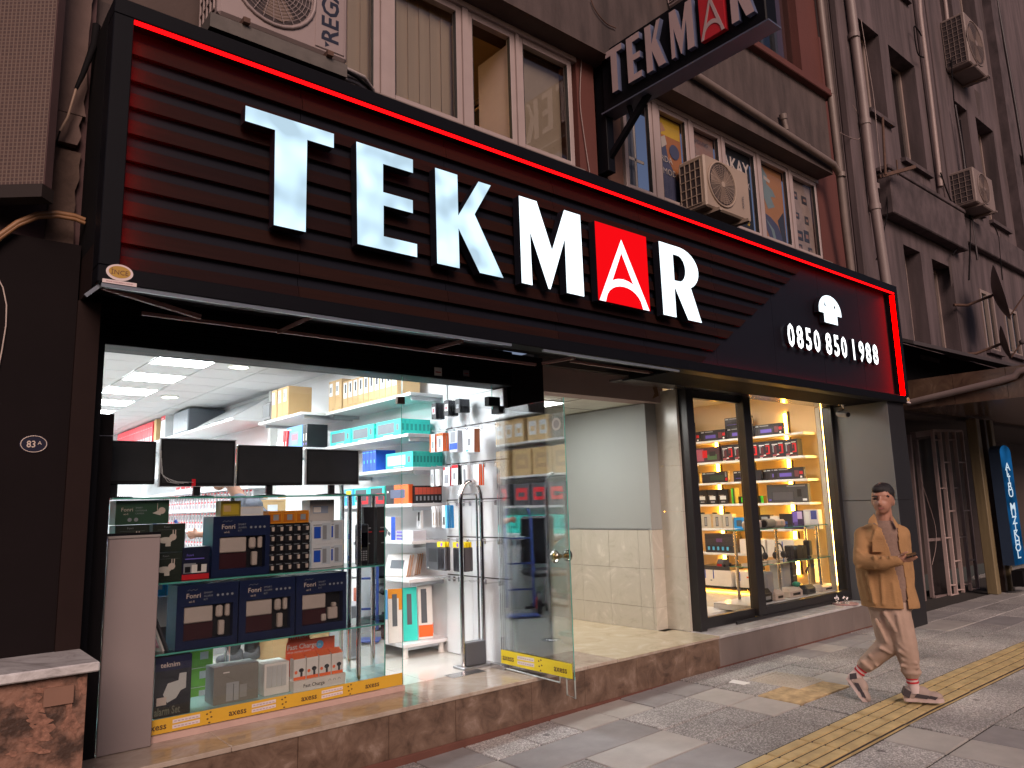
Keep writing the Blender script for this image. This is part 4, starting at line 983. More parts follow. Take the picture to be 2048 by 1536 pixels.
cam_icon = solid('c9c2b8', .5)
def camera_box(label, loc, w, d, h, body, dome=True):
    t = thing('camera_box', label, 'boxed camera', loc)
    q = MB(); q.box(-w/2, -d/2, 0, w/2, d/2, h, body)
    y = -d/2-.002
    if dome:
        q.text('Fonri', h*.10, (-.03, y, h*.86), X, ZZ, greyp); q.box(-w*.36, y-.0005, h*.79, w*.36, y, h*.795, greyp)
        q.disc((-.02, y-.0005, h*.42), (0, -1, 0), w*.22, cam_icon, 18, h*.11); q.box(-w*.1, y-.001, h*.2, w*.06, y-.0005, h*.36, cam_icon)
        q.disc((w*.12, y-.001, h*.52), (0, -1, 0), w*.11, offw, 14, h*.12)
        for xx in (.02, w*.18): q.box(xx, y-.0012, h*.56, xx+.006, y-.0006, h*.78, offw)
    else:
        q.text('Fonri', h*.22, (-w*.40, y, h*.55), X, ZZ, offw); q.text('wi-fi', h*.11, (-w*.36, y, h*.40), X, ZZ, offw)
        for k in range(3): q.text(('SMART', 'OUTDOOR', 'CAMERA')[k], h*.09, (-w*.14, y, h*(.66-.12*k)), X, ZZ, greyp)
        q.disc((w*.36, y-.001, h*.55), (0, -1, 0), w*.07, offw, 14); q.prism([(w*.18, h*.45), (w*.36, h*.62), (w*.34, h*.35)], (0, y-.0005, 0), X, ZZ, (0, .0003, 0), cam_icon); q.box(w*.27, y-.001, h*.55, w*.28, y-.0006, h*.88, offw)
        q.disc((-w*.24, y-.0006, h*.2), (0, -1, 0), .012, greyp, 12); q.disc((-w*.12, y-.0006, h*.2), (0, -1, 0), .012, greyp, 12)
    q.build('carton', t)
camera_box('dark green boxed outdoor camera on top of the black camera boxes', (1.20, 5.06, 1.545), .30, .16, .145, dkgreen, False)
camera_box('black boxed dome camera below the green box, upper one beside the white board', (1.36, 5.07, 1.37), .19, .16, .172, greenblk)
camera_box('black boxed dome camera standing lowest beside the white board', (1.36, 5.07, 1.192), .19, .16, .172, greenblk)
camera_box('black boxed dome camera half hidden behind the top of the white board', (1.15, 5.07, 1.37), .19, .16, .172, greenblk)
camera_box('black boxed dome camera behind the white board on the upper glass shelf', (1.15, 5.07, 1.192), .19, .16, .172, greenblk)
place(carton(.165, .14, .20, navy_d, front=((0, 0, 1, .16, redp), (.05, .2, .5, .5, greyp), (.35, .2, .9, .45, whitep), (.1, .62, .8, .65, lilac), (.1, .22, .3, .4, blackp), (.55, .24, .7, .5, blackp)), texts=(('Fonri', .15, .72, .02, lilac),)), 'camera_kit_box', 'small navy box with a red base band between black and navy boxes', 'box', (1.525, 5.05, 1.192))
# rack of black packs with white chargers
ar = thing('adapter_rack', 'black wall of little white power adapters on cards in the display rack', 'rack', (2.15, 5.06, 1.191))
q = MB(); q.box(-.155, -.03, 0, .155, .1, .325, blackp); q.build('stand', ar)
bm_ = MB(); bm_.box(-.0295, -.012, -.030, .0295, 0, .030, blackp); bm_.quad((-.024, -.0125, .018), (.015, -.0125, .018), (.015, -.0125, .022), (-.024, -.0125, .022), greyp); bme = bm_.mesh('card')
am = MB(); am.add([(-.011, -.03, .014), (.011, -.03, .014), (.009, -.03, -.02), (-.009, -.03, -.02), (-.011, -.012, .014), (.011, -.012, .014), (.009, -.012, -.02), (-.009, -.012, -.02)], ((0, 3, 2, 1), (0, 1, 5, 4), (1, 2, 6, 5), (2, 3, 7, 6), (3, 0, 4, 7)), offw); [setattr(v_, 'xyz', (v_.x*.8, v_.y*.8, v_.z*.8)) for v_ in am.v]; ame = am.mesh('adapter')
for i in range(5):
    for j in range(5):
        c = put('adapter_card', bme, ar, (-.124+.062*i, -.032, .032+.0645*j)); put('adapter', ame, c, (.008, 0, 0))
obx = carton(.095, .11, .085, amberp, front=((.08, .1, .92, .9, solid('b8680f')), (.35, .25, .75, .7, greyp), (.1, .74, .9, .82, amberp)))
for i in range(3): place(obx, 'battery_box', 'small orange boxed webcam above the black adapter rack', 'box', (2.05+.098*i, 5.07, 1.517), group='three orange boxes in a row on the black adapter rack')
place(carton(.13, .1, .10, solid('8a7a2a'), front=((.1, .1, .9, .8, solid('b9a030')), (.15, .3, .5, .7, kraft))), 'small_box', 'small olive yellow box on top of the upper navy kit', 'box', (1.74, 5.05, 1.577))
place(carton(.16, .1, .06, whitep, front=((.1, .2, .9, .8, lblp),)), 'small_box', 'flat white box lying beside the orange boxes', 'box', (1.885, 5.07, 1.577))
wb = carton(.15, .14, .165, solid('cfd3d8', .4), front=((.1, .25, .45, .75, blued), (.5, .15, .95, .9, solid('b9c4cf')), (.55, .2, .75, .8, greyp), (.06, .8, .5, .84, greyp)), right=((.1, .05, .9, .3, blued),))
for i, (x, z) in enumerate(((2.42, 1.192), (2.42, 1.358), (2.545, 1.192), (2.545, 1.358))): place(wb, 'lamp_box', 'white box with blue print stacked right of the black adapter rack', 'box', (x, 5.14 if i < 2 else 5.20, z), group='white and blue boxes stacked in the display rack')
place(carton(.19, .14, .15, solid('b8b4b2', .5), front=((.12, .35, .75, .7, solid('8f9bb0')), (.15, .4, .45, .65, whitep))), 'grey_box', 'plain grey box on top of the white and blue boxes', 'box', (2.43, 5.16, 1.524))
# handset and black box
hs = thing('handset', 'upright black two-way radio beside the steel post', 'handset', (2.715, 5.02, 1.191))
q = MB(); q.box(-.045, -.03, 0, .045, .03, .30, blackp, ch=.012); q.build('body', hs)
q = MB(); q.box(-.03, -.034, .13, .03, -.0295, .235, solid('05060c', .15)); q.build('screen', hs)
q = MB()
for i in range(3):
    for j in range(5): q.box(-.026+.02*i, -.033, .035+.015*j, -.014+.02*i, -.0295, .044+.015*j, greyp)
q.build('keypad', hs)
place(carton(.085, .08, .42, blackp, front=((.2, .62, .7, .64, greyp), (.2, .55, .8, .57, redp), (.2, .35, .6, .37, greyp))), 'slim_box', 'tall slim black box at the right end of the upper glass shelf', 'box', (2.795, 5.10, 1.191))
# bottom tier
tb = thing('alarm_set_box', 'tall dark box with white alarm devices at the bottom left of the display', 'box', (1.41, 5.01, .406))
q = MB(); q.box(-.105, -.06, 0, .105, .06, .345, solid('23262e', .4)); q.quad((-.105, -.061, .265), (.105, -.061, .265), (.105, -.061, .345), (-.105, -.061, .345), solid('1b2145', .4))
q.text('teknim', .040, (-.075, -.0625, .285), X, ZZ, offw, bold=.015); q.text('alarm Set', .062, (-.145+.045, -.0625, .015), X, ZZ, solid('74786c'), bold=.02, sx=.62)
q.build('carton', tb)
q = MB(); q.prism([(-.055, .13), (-.03, .19), (.03, .20), (.035, .24), (.075, .24), (.075, .15), (.045, .14), (.02, .10), (-.03, .08)], (0, -.0625, 0), X, ZZ, (0, .001, 0), solid('c6c6c4', .5)); q.box(-.09, -.0632, .07, -.035, -.0624, .115, offw); q.build('device_print', tb)
place(carton(.285, .16, .225, solid('8f9296', .3), front=((.0, .0, 1, 1, solid('85817a', .3)), (.28, .05, .56, .55, solid('a4a6a8')), (.43, .05, .45, .5, solid('707274')), (.58, .1, .74, .45, solid('9b9a97')), (.2, .82, .34, .85, whitep)), ch=.002), 'grey_box', 'wide grey box standing on the pale base of the display', 'box', (1.81, 5.08, .406))
nas = thing('storage_unit', 'small white box with four drive bays on the display base', 'storage unit', (2.075, 5.06, .406))
q = MB(); q.box(-.085, -.07, 0, .085, .10, .20, whitep, ch=.003); q.build('case', nas)
for k in range(4): q = MB(); q.box(-.07+.034*k, -.076, .05, -.04+.034*k, -.0705, .185, solid('c4c6c6', .4)); q.build('drive_bay', nas)
hy = thing('charger_stand', 'orange counter stand holding four white charger boxes', 'counter display', (2.36, 5.04, .406))
q = MB(); q.box(-.19, -.10, 0, .19, .07, .07, whitep); q.text('Fast Charge', .032, (-.12, -.1015, .022), X, ZZ, solid('2a2a2a'), bold=.01); 
for k in range(3): q.tube([(.07+.035*k+.009*math.cos(R(a)), -.102, .035+.012*math.sin(R(a))) for a in range(0, 181, 30)], .0015, greyp, 4)
q.build('tray', hy)
q = MB(); q.prism([(-.185, .0), (.185, .0), (.19, .30)] + [(0, .30)] + arc(-.08, .30, .08, .085, 0, 180, 10) + [(-.17, .29)], (0, .072, 0), X, ZZ, (0, .006, 0), solid('e2572c', .45)); 
q.text('HYTECH', .034, (-.145, .070, .315), X, ZZ, whitep, bold=.01); q.text('Fast Charge', .046, (-.165, .070, .245), X, ZZ, whitep, bold=.015); q.text('charge anywhere anytime', .017, (-.165, .070, .222), X, ZZ, whitep)
q.disc((.075, .070, .255), (0, -1, 0), .028, skyp, 18); q.text('2A', .022, (.058, .069, .248), X, ZZ, whitep); q.build('header_card', hy)
cb_ = MB(); cb_.box(-.042, -.03, 0, .042, .03, .135, whitep); cb_.quad((-.042, -.031, 0), (.042, -.031, 0), (.042, -.031, .02), (-.042, -.031, .02), orangep); cb_.disc((.012, -.0315, .06), (0, -1, 0), .018, blackp, 12, .014); cb_.box(.005, -.032, .02, .02, -.0312, .055, blackp); cb_.disc((-.026, -.0315, .05), (0, -1, 0), .011, orangep, 10); cb_.add([(-.042, -.03, .135), (.042, -.03, .135), (.042, .03, .165), (-.042, .03, .165)], ((0, 1, 2, 3),), orangep); cme2 = cb_.mesh('charger_box')
for k in range(4): put('charger_box', cme2, hy, (-.14+.092*k, -.05, .071))
# lying leaflets, blue and green cartons at the back of the rack
for k, (x, z, dx) in enumerate(((1.33, .777, 0), (1.355, .777, .02))):
    place(carton(.012, .2, .25, (whitep, solid('4a4a50'))[k], left=((.1, .1, .9, .9, pinkp if k == 0 else greyp),)), 'magazine', 'tilted catalogue leaning at the end of the lower glass shelf' if k == 0 else 'dark tilted folder leaning against the catalogue', 'catalogue', (x, 5.10, z), rot=(0, R(-24), R(20)))
bc = carton(.13, .14, .17, solid('3fa6e6', .35), front=((.5, .25, .85, .6, lblp), (.0, .82, 1, .84, blued)), left=((.1, .1, .9, .9, skyp),))
for i in range(3): place(bc, 'blue_box', 'sky blue carton with a white label in a row behind the navy kits', 'box', (1.42+.135*i, 5.55, 1.06), group='row of sky blue cartons behind the display')
gc = carton(.16, .14, .125, solid('7cc63c', .4), front=((.45, .35, .8, .75, lblp), (0, .92, 1, .95, whitep)))
for i in range(5): place(gc, 'green_box', 'lime green carton with white label in a stack behind the display', 'box', (1.76, 5.62, .30+.127*i), group='stack of lime green cartons behind the display')
q = MB((1.5, 5.62, FZ)); q.box(1.34, 5.46, .86, 1.86, 5.72, 1.055, white_lam); q.box(1.36, 5.48, .297, 1.40, 5.7, .86, alu); q.box(1.45, 5.5, .297, 1.62, 5.7, .858, solid('3a3a40')); cs = q.build('side_cabinet', label='low cabinet behind the display carrying the sky blue cartons', cat='cabinet')

# ------------------------------------------------------------------ monitors on the top shelf
scr = mat('switched_off_screen', (.04, .043, .048), .12, spec=.6, var=.1)  # grey lifted to imitate sky mirrored in the glass
bez = mat('monitor_bezel', (.02, .02, .022), .2, coat=.3)
def monitor(label, cx, w, h, zb, y=5.12, silver_rim=False, rz=0):
    t = thing('monitor', label, 'monitor', (cx, y, 1.706), rz)
    q = MB(); q.box(-w/2, -.02, zb, w/2, .012, zb+h, bez, ch=.004); q.box(-w/2+.06, .0125, zb+.04, w/2-.06, .04, zb+h-.05, bez)
    if silver_rim: [q.box(*b_, silverp) for b_ in ((-w/2-.005, -.0225, zb-.004, -w/2, .008, zb+h+.005), (w/2, -.0225, zb-.004, w/2+.005, .008, zb+h+.005), (-w/2, -.0225, zb+h, w/2, .008, zb+h+.005), (-w/2, -.0225, zb-.004, w/2, .008, zb))]
    q.build('housing', t)
    q = MB(); q.quad((-w/2+.014, -.0205, zb+.022), (w/2-.014, -.0205, zb+.022), (w/2-.014, -.0205, zb+h-.014), (-w/2+.014, -.0205, zb+h-.014), scr); q.build('screen', t)
    q = MB(); q.box(-.022, -.005, .012, .022, .02, zb+.06, bez); q.build('neck', t)
    q = MB(); q.lathe([(0, 0), (.11, 0), (.11, .008), (.03, .014), (0, .014)], (0, 0, 0), bez, 20); q.build('foot', t)
    return t
monitor('leftmost dark monitor, cut off by the black window post', 1.06, .46, .272, .085)
m2 = monitor('largest monitor with peeling film and a small red tag at its lower edge', 1.555, .472, .305, .072, silver_rim=True)
monitor('dark monitor third from the left, above the shopkeeper', 2.045, .472, .28, .072)
monitor('smallest monitor with a silver rim at the right end of the shelf', 2.518, .418, .255, .078, silver_rim=True)
q = MB(); q.quad((-.04, -.022, .072), (-.015, -.022, .072), (-.015, -.022, .118), (-.04, -.022, .118), solid('e01c2c')); q.build('red_tag', m2)
q = MB(); fl = mat('loose_film', (.75, .77, .8), .15)
for k in range(4): q.tube([(-.235+.004*k, -.024, .30-.05*k), (-.232+.006*k, -.027, .16-.01*k), (-.19+.02*k, -.03, .10), (-.12+.03*k, -.026, .085+.004*k)], .0016, fl, 4)
q.build('peeling_film', m2)

# ------------------------------------------------------------------ right-hand wall: shelves and slat wall
WX = 4.05
sh_w = white_lam
shelving = thing('wall_shelving', 'white wall shelving carrying boxes along the right wall of the shop', 'shelving', (3.9, 7.5, FZ))
HO = (3.9, 7.5, FZ)
def wshelf(name, x0, y0, y1, z, th=.03, own=None, org=None):
    q = MB(org or HO); q.box(x0, y0, z-th, WX, y1, z, sh_w, ch=.002)
    y = y0+.08
    q.build(name, own or shelving)
    for yy in (y0+.07, y1-.07):
        q = MB(org or HO); q.box(x0+.06, yy-.012, z-th-.035, WX-.001, yy+.012, z-th-.0005, alu); q.build('shelf_bracket', own or shelving)
wshelf('shelf', 3.38, 7.62, 8.85, 2.665); wshelf('shelf', 3.66, 5.85, 7.6, 2.665)
wshelf('shelf', 3.62, 5.83, 7.55, 2.275); wshelf('shelf', 3.42, 7.56, 8.75, 2.275)
wshelf('shelf', 3.65, 5.80, 7.3, 1.965); wshelf('shelf', 3.65, 5.82, 7.3, 1.635); wshelf('shelf', 3.65, 5.82, 7.1, 1.30); wshelf('shelf', 3.62, 5.82, 7.1, .965); wshelf('shelf', 3.55, 5.80, 6.9, .42)
for x, y in ((3.60, 5.86), (3.98, 5.86), (3.60, 6.84), (3.98, 6.84)):
    q = MB(HO); q.lathe([(.03, .297), (.026, .32), (.022, .385), (.03, .39)], (x, y, 0), white_paint, 12); q.build('foot', shelving)
q = MB(HO); q.box(WX-.02, 5.79, FZ, WX-.001, 9.86, 3.2, white_lam); q.build('back_board', shelving)

# kraft cartons on the top shelf
kb = carton(.15, .28, .34, kraft, front=((.1, .5, .62, .92, lblp), (.15, .62, .5, .8, greyp), (.55, .06, .9, .09, kraft_d)), left=((.08, .10, .92, .115, kraft_d), (.3, .5, .7, .8, kraft_d)))
kb2 = carton(.105, .26, .29, kraft, front=((.12, .36, .88, .94, lblp), (.35, .55, .7, .88, blackp), (.3, .06, .8, .09, kraft_d)))
y = 8.72
for i in range(3): place(kb, 'kraft_carton', 'kraft carton with white label on the deep far end of the top shelf', 'carton', (3.53, 8.38-.155*i+(.0 if i else .02), 2.666), WALLR, group='kraft cartons on the deep part of the top shelf')
for i in range(2): place(kb, 'kraft_carton', 'kraft carton with white label where the top shelf steps back', 'carton', (3.82, 7.50-.155*i, 2.666), WALLR, group='kraft cartons where the top shelf steps back')
for i in range(10): place(kb2, 'projector_carton', 'slim kraft carton with a printed white front on the top shelf', 'carton', (3.80, 7.16-.112*i, 2.666), WALLR, group='slim kraft cartons with white fronts on the top shelf')
bk = thing('printer_box', 'grey framed black appliance box at the far end of the top shelf', 'box', (3.56, 8.68, 2.666))
q = MB(); q.box(-.15, -.13, 0, .15, .13, .24, solid('6d6a6c'), ch=.03); q.build('body', bk)
q = MB(); q.box(-.155, -.10, .05, -.1505, .11, .2, blackp); q.build('front', bk)
# keyboards: teal long boxes
kbm = solid('6a6f76', .5)
def kbox(col, colw, w=.46, d=.045, h=.155, win=kbm): return carton(w, d, h, col, front=((.07, .2, .74, .82, win), (.82, .32, .92, .7, kbm), (.3, .06, .7, .1, colw)), left=((.2, .3, .8, .7, lblp),), right=((.2, .3, .8, .7, teald),))
tk = kbox(tealp, whitep)
for s, (x, yc) in enumerate(((3.655, 7.20), (3.66, 6.72), (3.665, 6.22))):
    place(tk, 'keyboard_box', ('teal keyboard box at the far left of the second shelf', 'teal keyboard box in the middle of the second shelf', 'teal keyboard box at the near end of the second shelf, in front of its row')[s], 'keyboard box', (x, yc, 2.276), WALLR)
for k in range(6): place(tk, 'keyboard_box', 'teal keyboard box stacked on edge behind the front one, second shelf', 'keyboard box', (3.715+.047*k, 6.22, 2.276), WALLR, group='teal keyboard boxes on edge on the second shelf')
place(carton(.4, .05, .17, solid('2a2c32'), front=((.1, .3, .8, .7, kbm),)), 'keyboard_box', 'black keyboard box standing behind the teal boxes on the second shelf', 'keyboard box', (3.95, 6.75, 2.276), WALLR)
place(carton(.42, .06, .26, solid('4d8fcf', .35), front=((.1, .2, .75, .75, solid('7d8aa0')), (.35, .4, .72, .65, solid('a86a78')), (.08, .85, .3, .9, whitep))), 'keyboard_box', 'large blue keyboard box on the deep end of the second shelf', 'keyboard box', (3.47, 7.93, 2.276), WALLR)
for k in range(2): place(carton(.05, .24, .255, blackp, front=((.3, .3, .7, .6, whitep), (.3, .12, .7, .2, lilac))), 'slim_box', 'slim black box standing next to the large blue keyboard box', 'box', (3.56, 7.68-.062*k, 2.276), WALLR, group='two slim black boxes beside the blue keyboard box')
place(carton(.42, .05, .22, solid('8f8c8e', .35), front=((.1, .15, .7, .8, solid('a5a0a2')),)), 'keyboard_box', 'grey keyboard box leaning at the far end of the second shelf', 'keyboard box', (3.53, 8.45, 2.276), rot=(R(-12), 0, WALLR))
for k in range(2): place(carton(.05, .2, .23, redp, front=((.25, .1, .75, .45, whitep),)), 'slim_box', 'red box leaning beside the grey keyboard box', 'box', (3.52, 8.20-.07*k, 2.276), rot=(0, R(10), WALLR), group='two leaning red boxes on the second shelf')
# third shelf
for k in range(4): place(carton(.065, .22, .21, blued, front=((.35, .4, .65, .55, skyp), (.1, .9, .9, .93, skyp))), 'blue_box', 'blue box in the row of four on the third shelf', 'box', (3.80, 6.78-.07*k, 1.966), WALLR, group='row of four blue boxes on the third shelf')
tk2 = kbox(tealp, whitep, .48, .035, .145, solid('cfc6ca'))
place(tk2, 'keyboard_box', 'teal keyboard box with pale window on the third shelf', 'keyboard box', (3.675, 6.05, 1.966), WALLR)
for k in range(8): place(tk2, 'keyboard_box', 'teal keyboard box filed on edge behind the pale-windowed one', 'keyboard box', (3.713+.037*k, 6.05, 1.966), WALLR, group='teal keyboard boxes filed on edge on the third shelf')
# fourth shelf: teal, black and orange
place(carton(.30, .06, .17, tealp, front=((.1, .3, .85, .9, solid('4a5058')), (.1, .05, .5, .2, whitep))), 'keyboard_box', 'teal box with dark window on the fourth shelf, next to the chrome pole', 'box', (3.70, 6.80, 1.636), WALLR)
place(carton(.30, .06, .175, tealp, front=((.1, .3, .85, .9, solid('3a4048')), (.4, .06, .5, .2, blued))), 'keyboard_box', 'teal box with dark window and blue dot beside the orange box', 'box', (3.69, 6.47, 1.636), WALLR)
place(carton(.20, .05, .17, solid('3aa8e8'), front=((.2, .5, .8, .9, yelp),)), 'small_box', 'blue box with a yellow label at the far end of the fourth shelf', 'box', (3.70, 7.08, 1.636), WALLR)
place(carton(.40, .05, .175, orangep, front=((0, 0, .36, 1, solid('24222a')), (.2, .3, .85, .75, solid('5a607c')), (.05, .6, .12, .7, whitep))), 'keyboard_box', 'orange and black keyboard box on the fourth shelf', 'keyboard box', (3.68, 6.08, 1.636), WALLR)
for k in range(7): place(carton(.05, .035, .16, blackp, front=((.1, .5, .9, .9, solid('d0523a')), (.3, .15, .7, .4, greyp))), 'slim_box', 'slim black and orange box at the near end of the fourth shelf', 'box', (3.72+.042*k, 5.86, 1.636), 0, group='row of slim black and orange boxes')
# fifth and sixth
wk = place(carton(.42, .06, .215, whitep, front=((.82, 0, 1, 1, blued), (.08, .85, .3, .9, greyp))), 'keyboard_box', 'white keyboard box with a dark keyboard picture and blue edge, fifth shelf', 'keyboard box', (3.70, 6.35, 1.301), WALLR)
q = MB(); q.obox((-.04, -.0325, .115), (.10, 0, -.055), (.018, 0, .033), (0, .0008, 0), solid('4a4d52')); q.obox((.10, -.0325, .06), (.02, 0, -.01), (.008, 0, .014), (0, .0008, 0), solid('55585c')); q.build('keyboard_print', wk)
for k in range(3): place(carton(.30, .14, .028, solid('d6d8e2'), front=((.05, .2, .4, .8, lilac),)), 'flat_box', 'flat white box lying in the pile on the fifth shelf', 'box', (3.74, 5.98, 1.301+.03*k), WALLR, group='pile of flat white boxes on the fifth shelf')
for k in range(6):
    place(carton(.30 if k == 2 else .27, .024, .20, solid('c9a084') if k != 2 else whitep, front=((.0, .0, 1, 1, solid('e3e1df')), (.2, .35, .8, .75, kbm), (.15, .1, .5, .3, whitep))), 'keyboard_box', 'thin white box with a pinkish edge leaning on the sixth shelf', 'keyboard box', (3.70+.046*k, 6.18+.03*k, .967), rot=(R(-16), 0, R(-72)), group='thin boxes leaning on the sixth shelf')
# bottom rack: four tall keyboard boxes seen from the front
for k, (c1_, c2_, x) in enumerate(((solid('e4e6ea', .35), solid('5a9fd4'), 3.42), (solid('e6e3de', .35), amberp, 3.56), (tealp, teald, 3.70), (solid('eceae6', .35), orangep, 3.85))):
    fr_ = [(.28, .30, .62, .88, solid('565a60'))]
    if k == 0: fr_ += [(0, .80, 1, 1, c2_), (.72, .45, 1, .8, c2_), (.28, .30, .62, .88, solid('565a60'))]
    if k == 1: fr_ += [(0, .82, 1, 1, c2_), (.74, .6, 1, .82, c2_), (.28, .35, .62, .9, solid('565a60'))]
    if k == 3: fr_ += [(0, .04, 1, .26, c2_), (.2, .30, .6, .95, solid('565a60'))]
    place(carton(.13, .05, .46, c1_, front=tuple(fr_), right=((0, 0, 1, 1, c2_ if k == 2 else c1_),)), 'keyboard_box', ('tall white and sky blue keyboard box, farthest of four on the low rack', 'tall white and amber keyboard box on the low rack', 'tall teal keyboard box on the low rack', 'tall white keyboard box with an orange foot on the low rack')[k], 'keyboard box', (x, 5.98-.02*k, .421), rot=(R(-5), 0, R(-18)))
for k in range(3): place(carton(.11, .03, .45, solid('e7e7e5', .4), front=((0, .04, 1, .24, orangep),)), 'keyboard_box', 'white and orange keyboard box filed behind the front one on the low rack', 'keyboard box', (3.90+.03*k, 6.03+.012*k, .421), rot=(R(-5), 0, R(-18)), group='white and orange boxes filed on the low rack')
for k in range(4): place(carton(.05, .2, .42, solid('c46a52'), front=((.1, .1, .9, .9, solid('b85c46')),)), 'tall_box', 'brick coloured tall box at the far end of the low rack', 'box', (3.66, 6.72-.06*k, .421), WALLR, group='brick coloured boxes on the low rack')

# slat wall with hooks near the door
slat = thing('slat_wall', 'white slat wall with hooks just inside the glass door', 'slat wall', (4.02, 5.4, FZ))
LO = (4.02, 5.4, FZ)
zl = [.298, .985, 1.325, 1.655, 1.985, 2.32, 2.60]
for a, b in zip(zl, zl[1:]):
    for y0, y1 in ((4.90, 5.385), (5.39, 5.785)):
        q = MB(LO); q.box(4.0, y0, a+.006, 4.03, y1, b-.006, white_lam); q.build('slat_panel', slat)
q = MB(LO); q.box(4.012, 4.90, .298, 4.049, 5.785, 2.6, mat('slat_groove', (.10, .09, .09), .5, .3)); q.build('groove_back', slat)
def hook(y, z, L=.16):
    t = thing('display_hook', 'chrome display hook on the white slat wall', 'hook', (4.0, y, z), group='chrome hooks on the slat wall')
    q = MB(); q.tube([(0, 0, 0), (-L, 0, .004), (-L-.012, 0, .014)], .004, chrome, 6); q.build('prong', t)
    q = MB(); q.box(-.006, -.016, -.03, 0, .016, .012, steel); q.build('clip', t)
for z, ys_ in ((2.29, (5.75, 5.62, 5.43, 5.22, 5.0)), (1.96, (5.76, 5.68, 5.58, 5.45, 5.3, 5.18, 5.02)), (1.63, (5.74, 5.6, 5.5, 5.4, 5.26, 5.03)), (1.30, (5.74, 5.6, 5.45, 5.2, 5.0)), (.96, (5.74, 5.66, 5.58, 5.3, 5.2, 5.0))):
    for y in ys_: hook(y, z)
def hang(label, grp, cols, y, z, w, h, n, front=(), dep=.012, gap=.014, right=(), x0=3.84, name='blister_pack', cat='hanging pack'):
    me = carton(w, dep, h, cols, front=front, right=right)
    for k in range(n): place(me, name, label, cat, (x0+gap*k, y, z-h-.006), rot=(R(random.uniform(-2, 2)), 0, WALLR+R(random.uniform(-4, 4))), group=grp)
wht = solid('eceff2', .3)
hang('white and orange hanging pack in the upper row on the slat wall', 'white and orange packs, upper row of the slat wall', wht, 5.75, 2.27, .085, .165, 5, ((0, 0, .25, 1, orangep), (.45, .2, .8, .6, greyp)), right=((0, 0, 1, 1, orangep),))
hang('second white and orange hanging pack stack in the upper row', 'second stack of white and orange packs', wht, 5.63, 2.27, .085, .165, 6, ((0, .85, 1, 1, orangep), (.3, .2, .7, .7, greyp)), right=((0, 0, 1, 1, orangep),), gap=.012)
hang('grey and blue hanging pack in the upper row', 'grey and blue packs in the upper row', solid('c9ccd4'), 5.40, 2.27, .12, .19, 2, ((.1, .45, .7, .95, greyp), (0, .12, 1, .42, blued)), dep=.03, gap=.032)
hang('white pack with a round dark icon beside the door, upper row', 'packs with round icon in the upper row', wht, 5.16, 2.26, .13, .20, 2, ((.3, .3, .6, .6, greyp), (.1, .05, .4, .12, skyp)), dep=.03, gap=.032, right=((0, 0, 1, 1, solid('c07a52')),))
hang('black pack with a red dot at the top of the slat wall', 'black packs at the top of the slat wall', blackp, 5.72, 2.56, .07, .15, 6, ((.2, .3, .9, .75, solid('b0b2b8')), (.4, .4, .7, .65, redp)), dep=.014, gap=.018)
hang('black and silver pack at the top of the slat wall, near the door', 'black and silver packs at the top', blackp, 5.52, 2.56, .07, .14, 6, ((.2, .3, .9, .75, solid('c8cacc')), (.35, .4, .7, .6, redp)), gap=.02)
hang('small black card pack right of the red dotted ones at the top', 'small black card packs at the top', blackp, 5.34, 2.55, .07, .12, 6, ((.2, .3, .8, .6, greyp),), gap=.02)
hang('slim white cable pack in the middle row of the slat wall', 'slim white cable packs in the middle row', wht, 5.76, 1.945, .05, .155, 4, ((.3, .2, .7, .7, greyp),))
hang('slim white and grey pack in the middle row', 'slim white and grey packs, middle row', wht, 5.67, 1.945, .06, .15, 4, ((.5, .1, .9, .9, solid('c8cac4')),))
hang('white earphone pack with red corner in the middle row', 'white earphone packs with red corners', wht, 5.53, 1.955, .10, .17, 3, ((0, .85, .25, 1, redp), (.2, .15, .8, .6, greyp)), right=((0, 0, 1, 1, redp),))
hang('white and red boxed pack in the middle row', 'white and red boxed packs', wht, 5.40, 1.965, .09, .175, 4, ((0, .85, 1, 1, redp), (.3, .3, .6, .6, greyp)), right=((0, 0, 1, 1, blackp),), gap=.018, dep=.016)
hang('white pack with dark earphones in the middle row', 'white packs with dark earphones', wht, 5.25, 1.955, .075, .17, 3, ((.3, .15, .7, .8, greyp),))
hang('white and pink pack nearest the door in the middle row', 'white and pink packs by the door', wht, 5.09, 1.955, .08, .18, 4, ((.2, .15, .8, .9, solid('efe3df')),), right=((0, 0, 1, 1, orangep),))
hang('long white pack with a black microphone in the lower row', 'long white packs with microphone', wht, 5.93, 1.61, .075, .20, 2, ((.3, .35, .7, .75, blackp), (.45, .1, .55, .4, greyp)), x0=3.80)
hang('white pack with thin brown tool in the lower row', 'white packs with thin tool', wht, 5.74, 1.61, .05, .19, 3, ((.4, .1, .6, .7, kraft_d),), gap=.03)
hang('white and sky blue pack with a black gadget', 'white and sky blue packs', wht, 5.56, 1.615, .09, .20, 4, ((.62, 0, 1, 1, skyp), (.2, .15, .5, .5, blackp)), right=((0, 0, 1, 1, bluep),), gap=.018, dep=.016)
hang('dark grey boxed stand hanging low on the slat wall', 'dark grey boxed stands', solid('4a4c50', .35), 5.70, 1.285, .20, .235, 2, ((.2, .3, .85, .8, solid('2e3034')), (.1, .05, .2, .1, whitep)), dep=.02, gap=.03, x0=3.80)
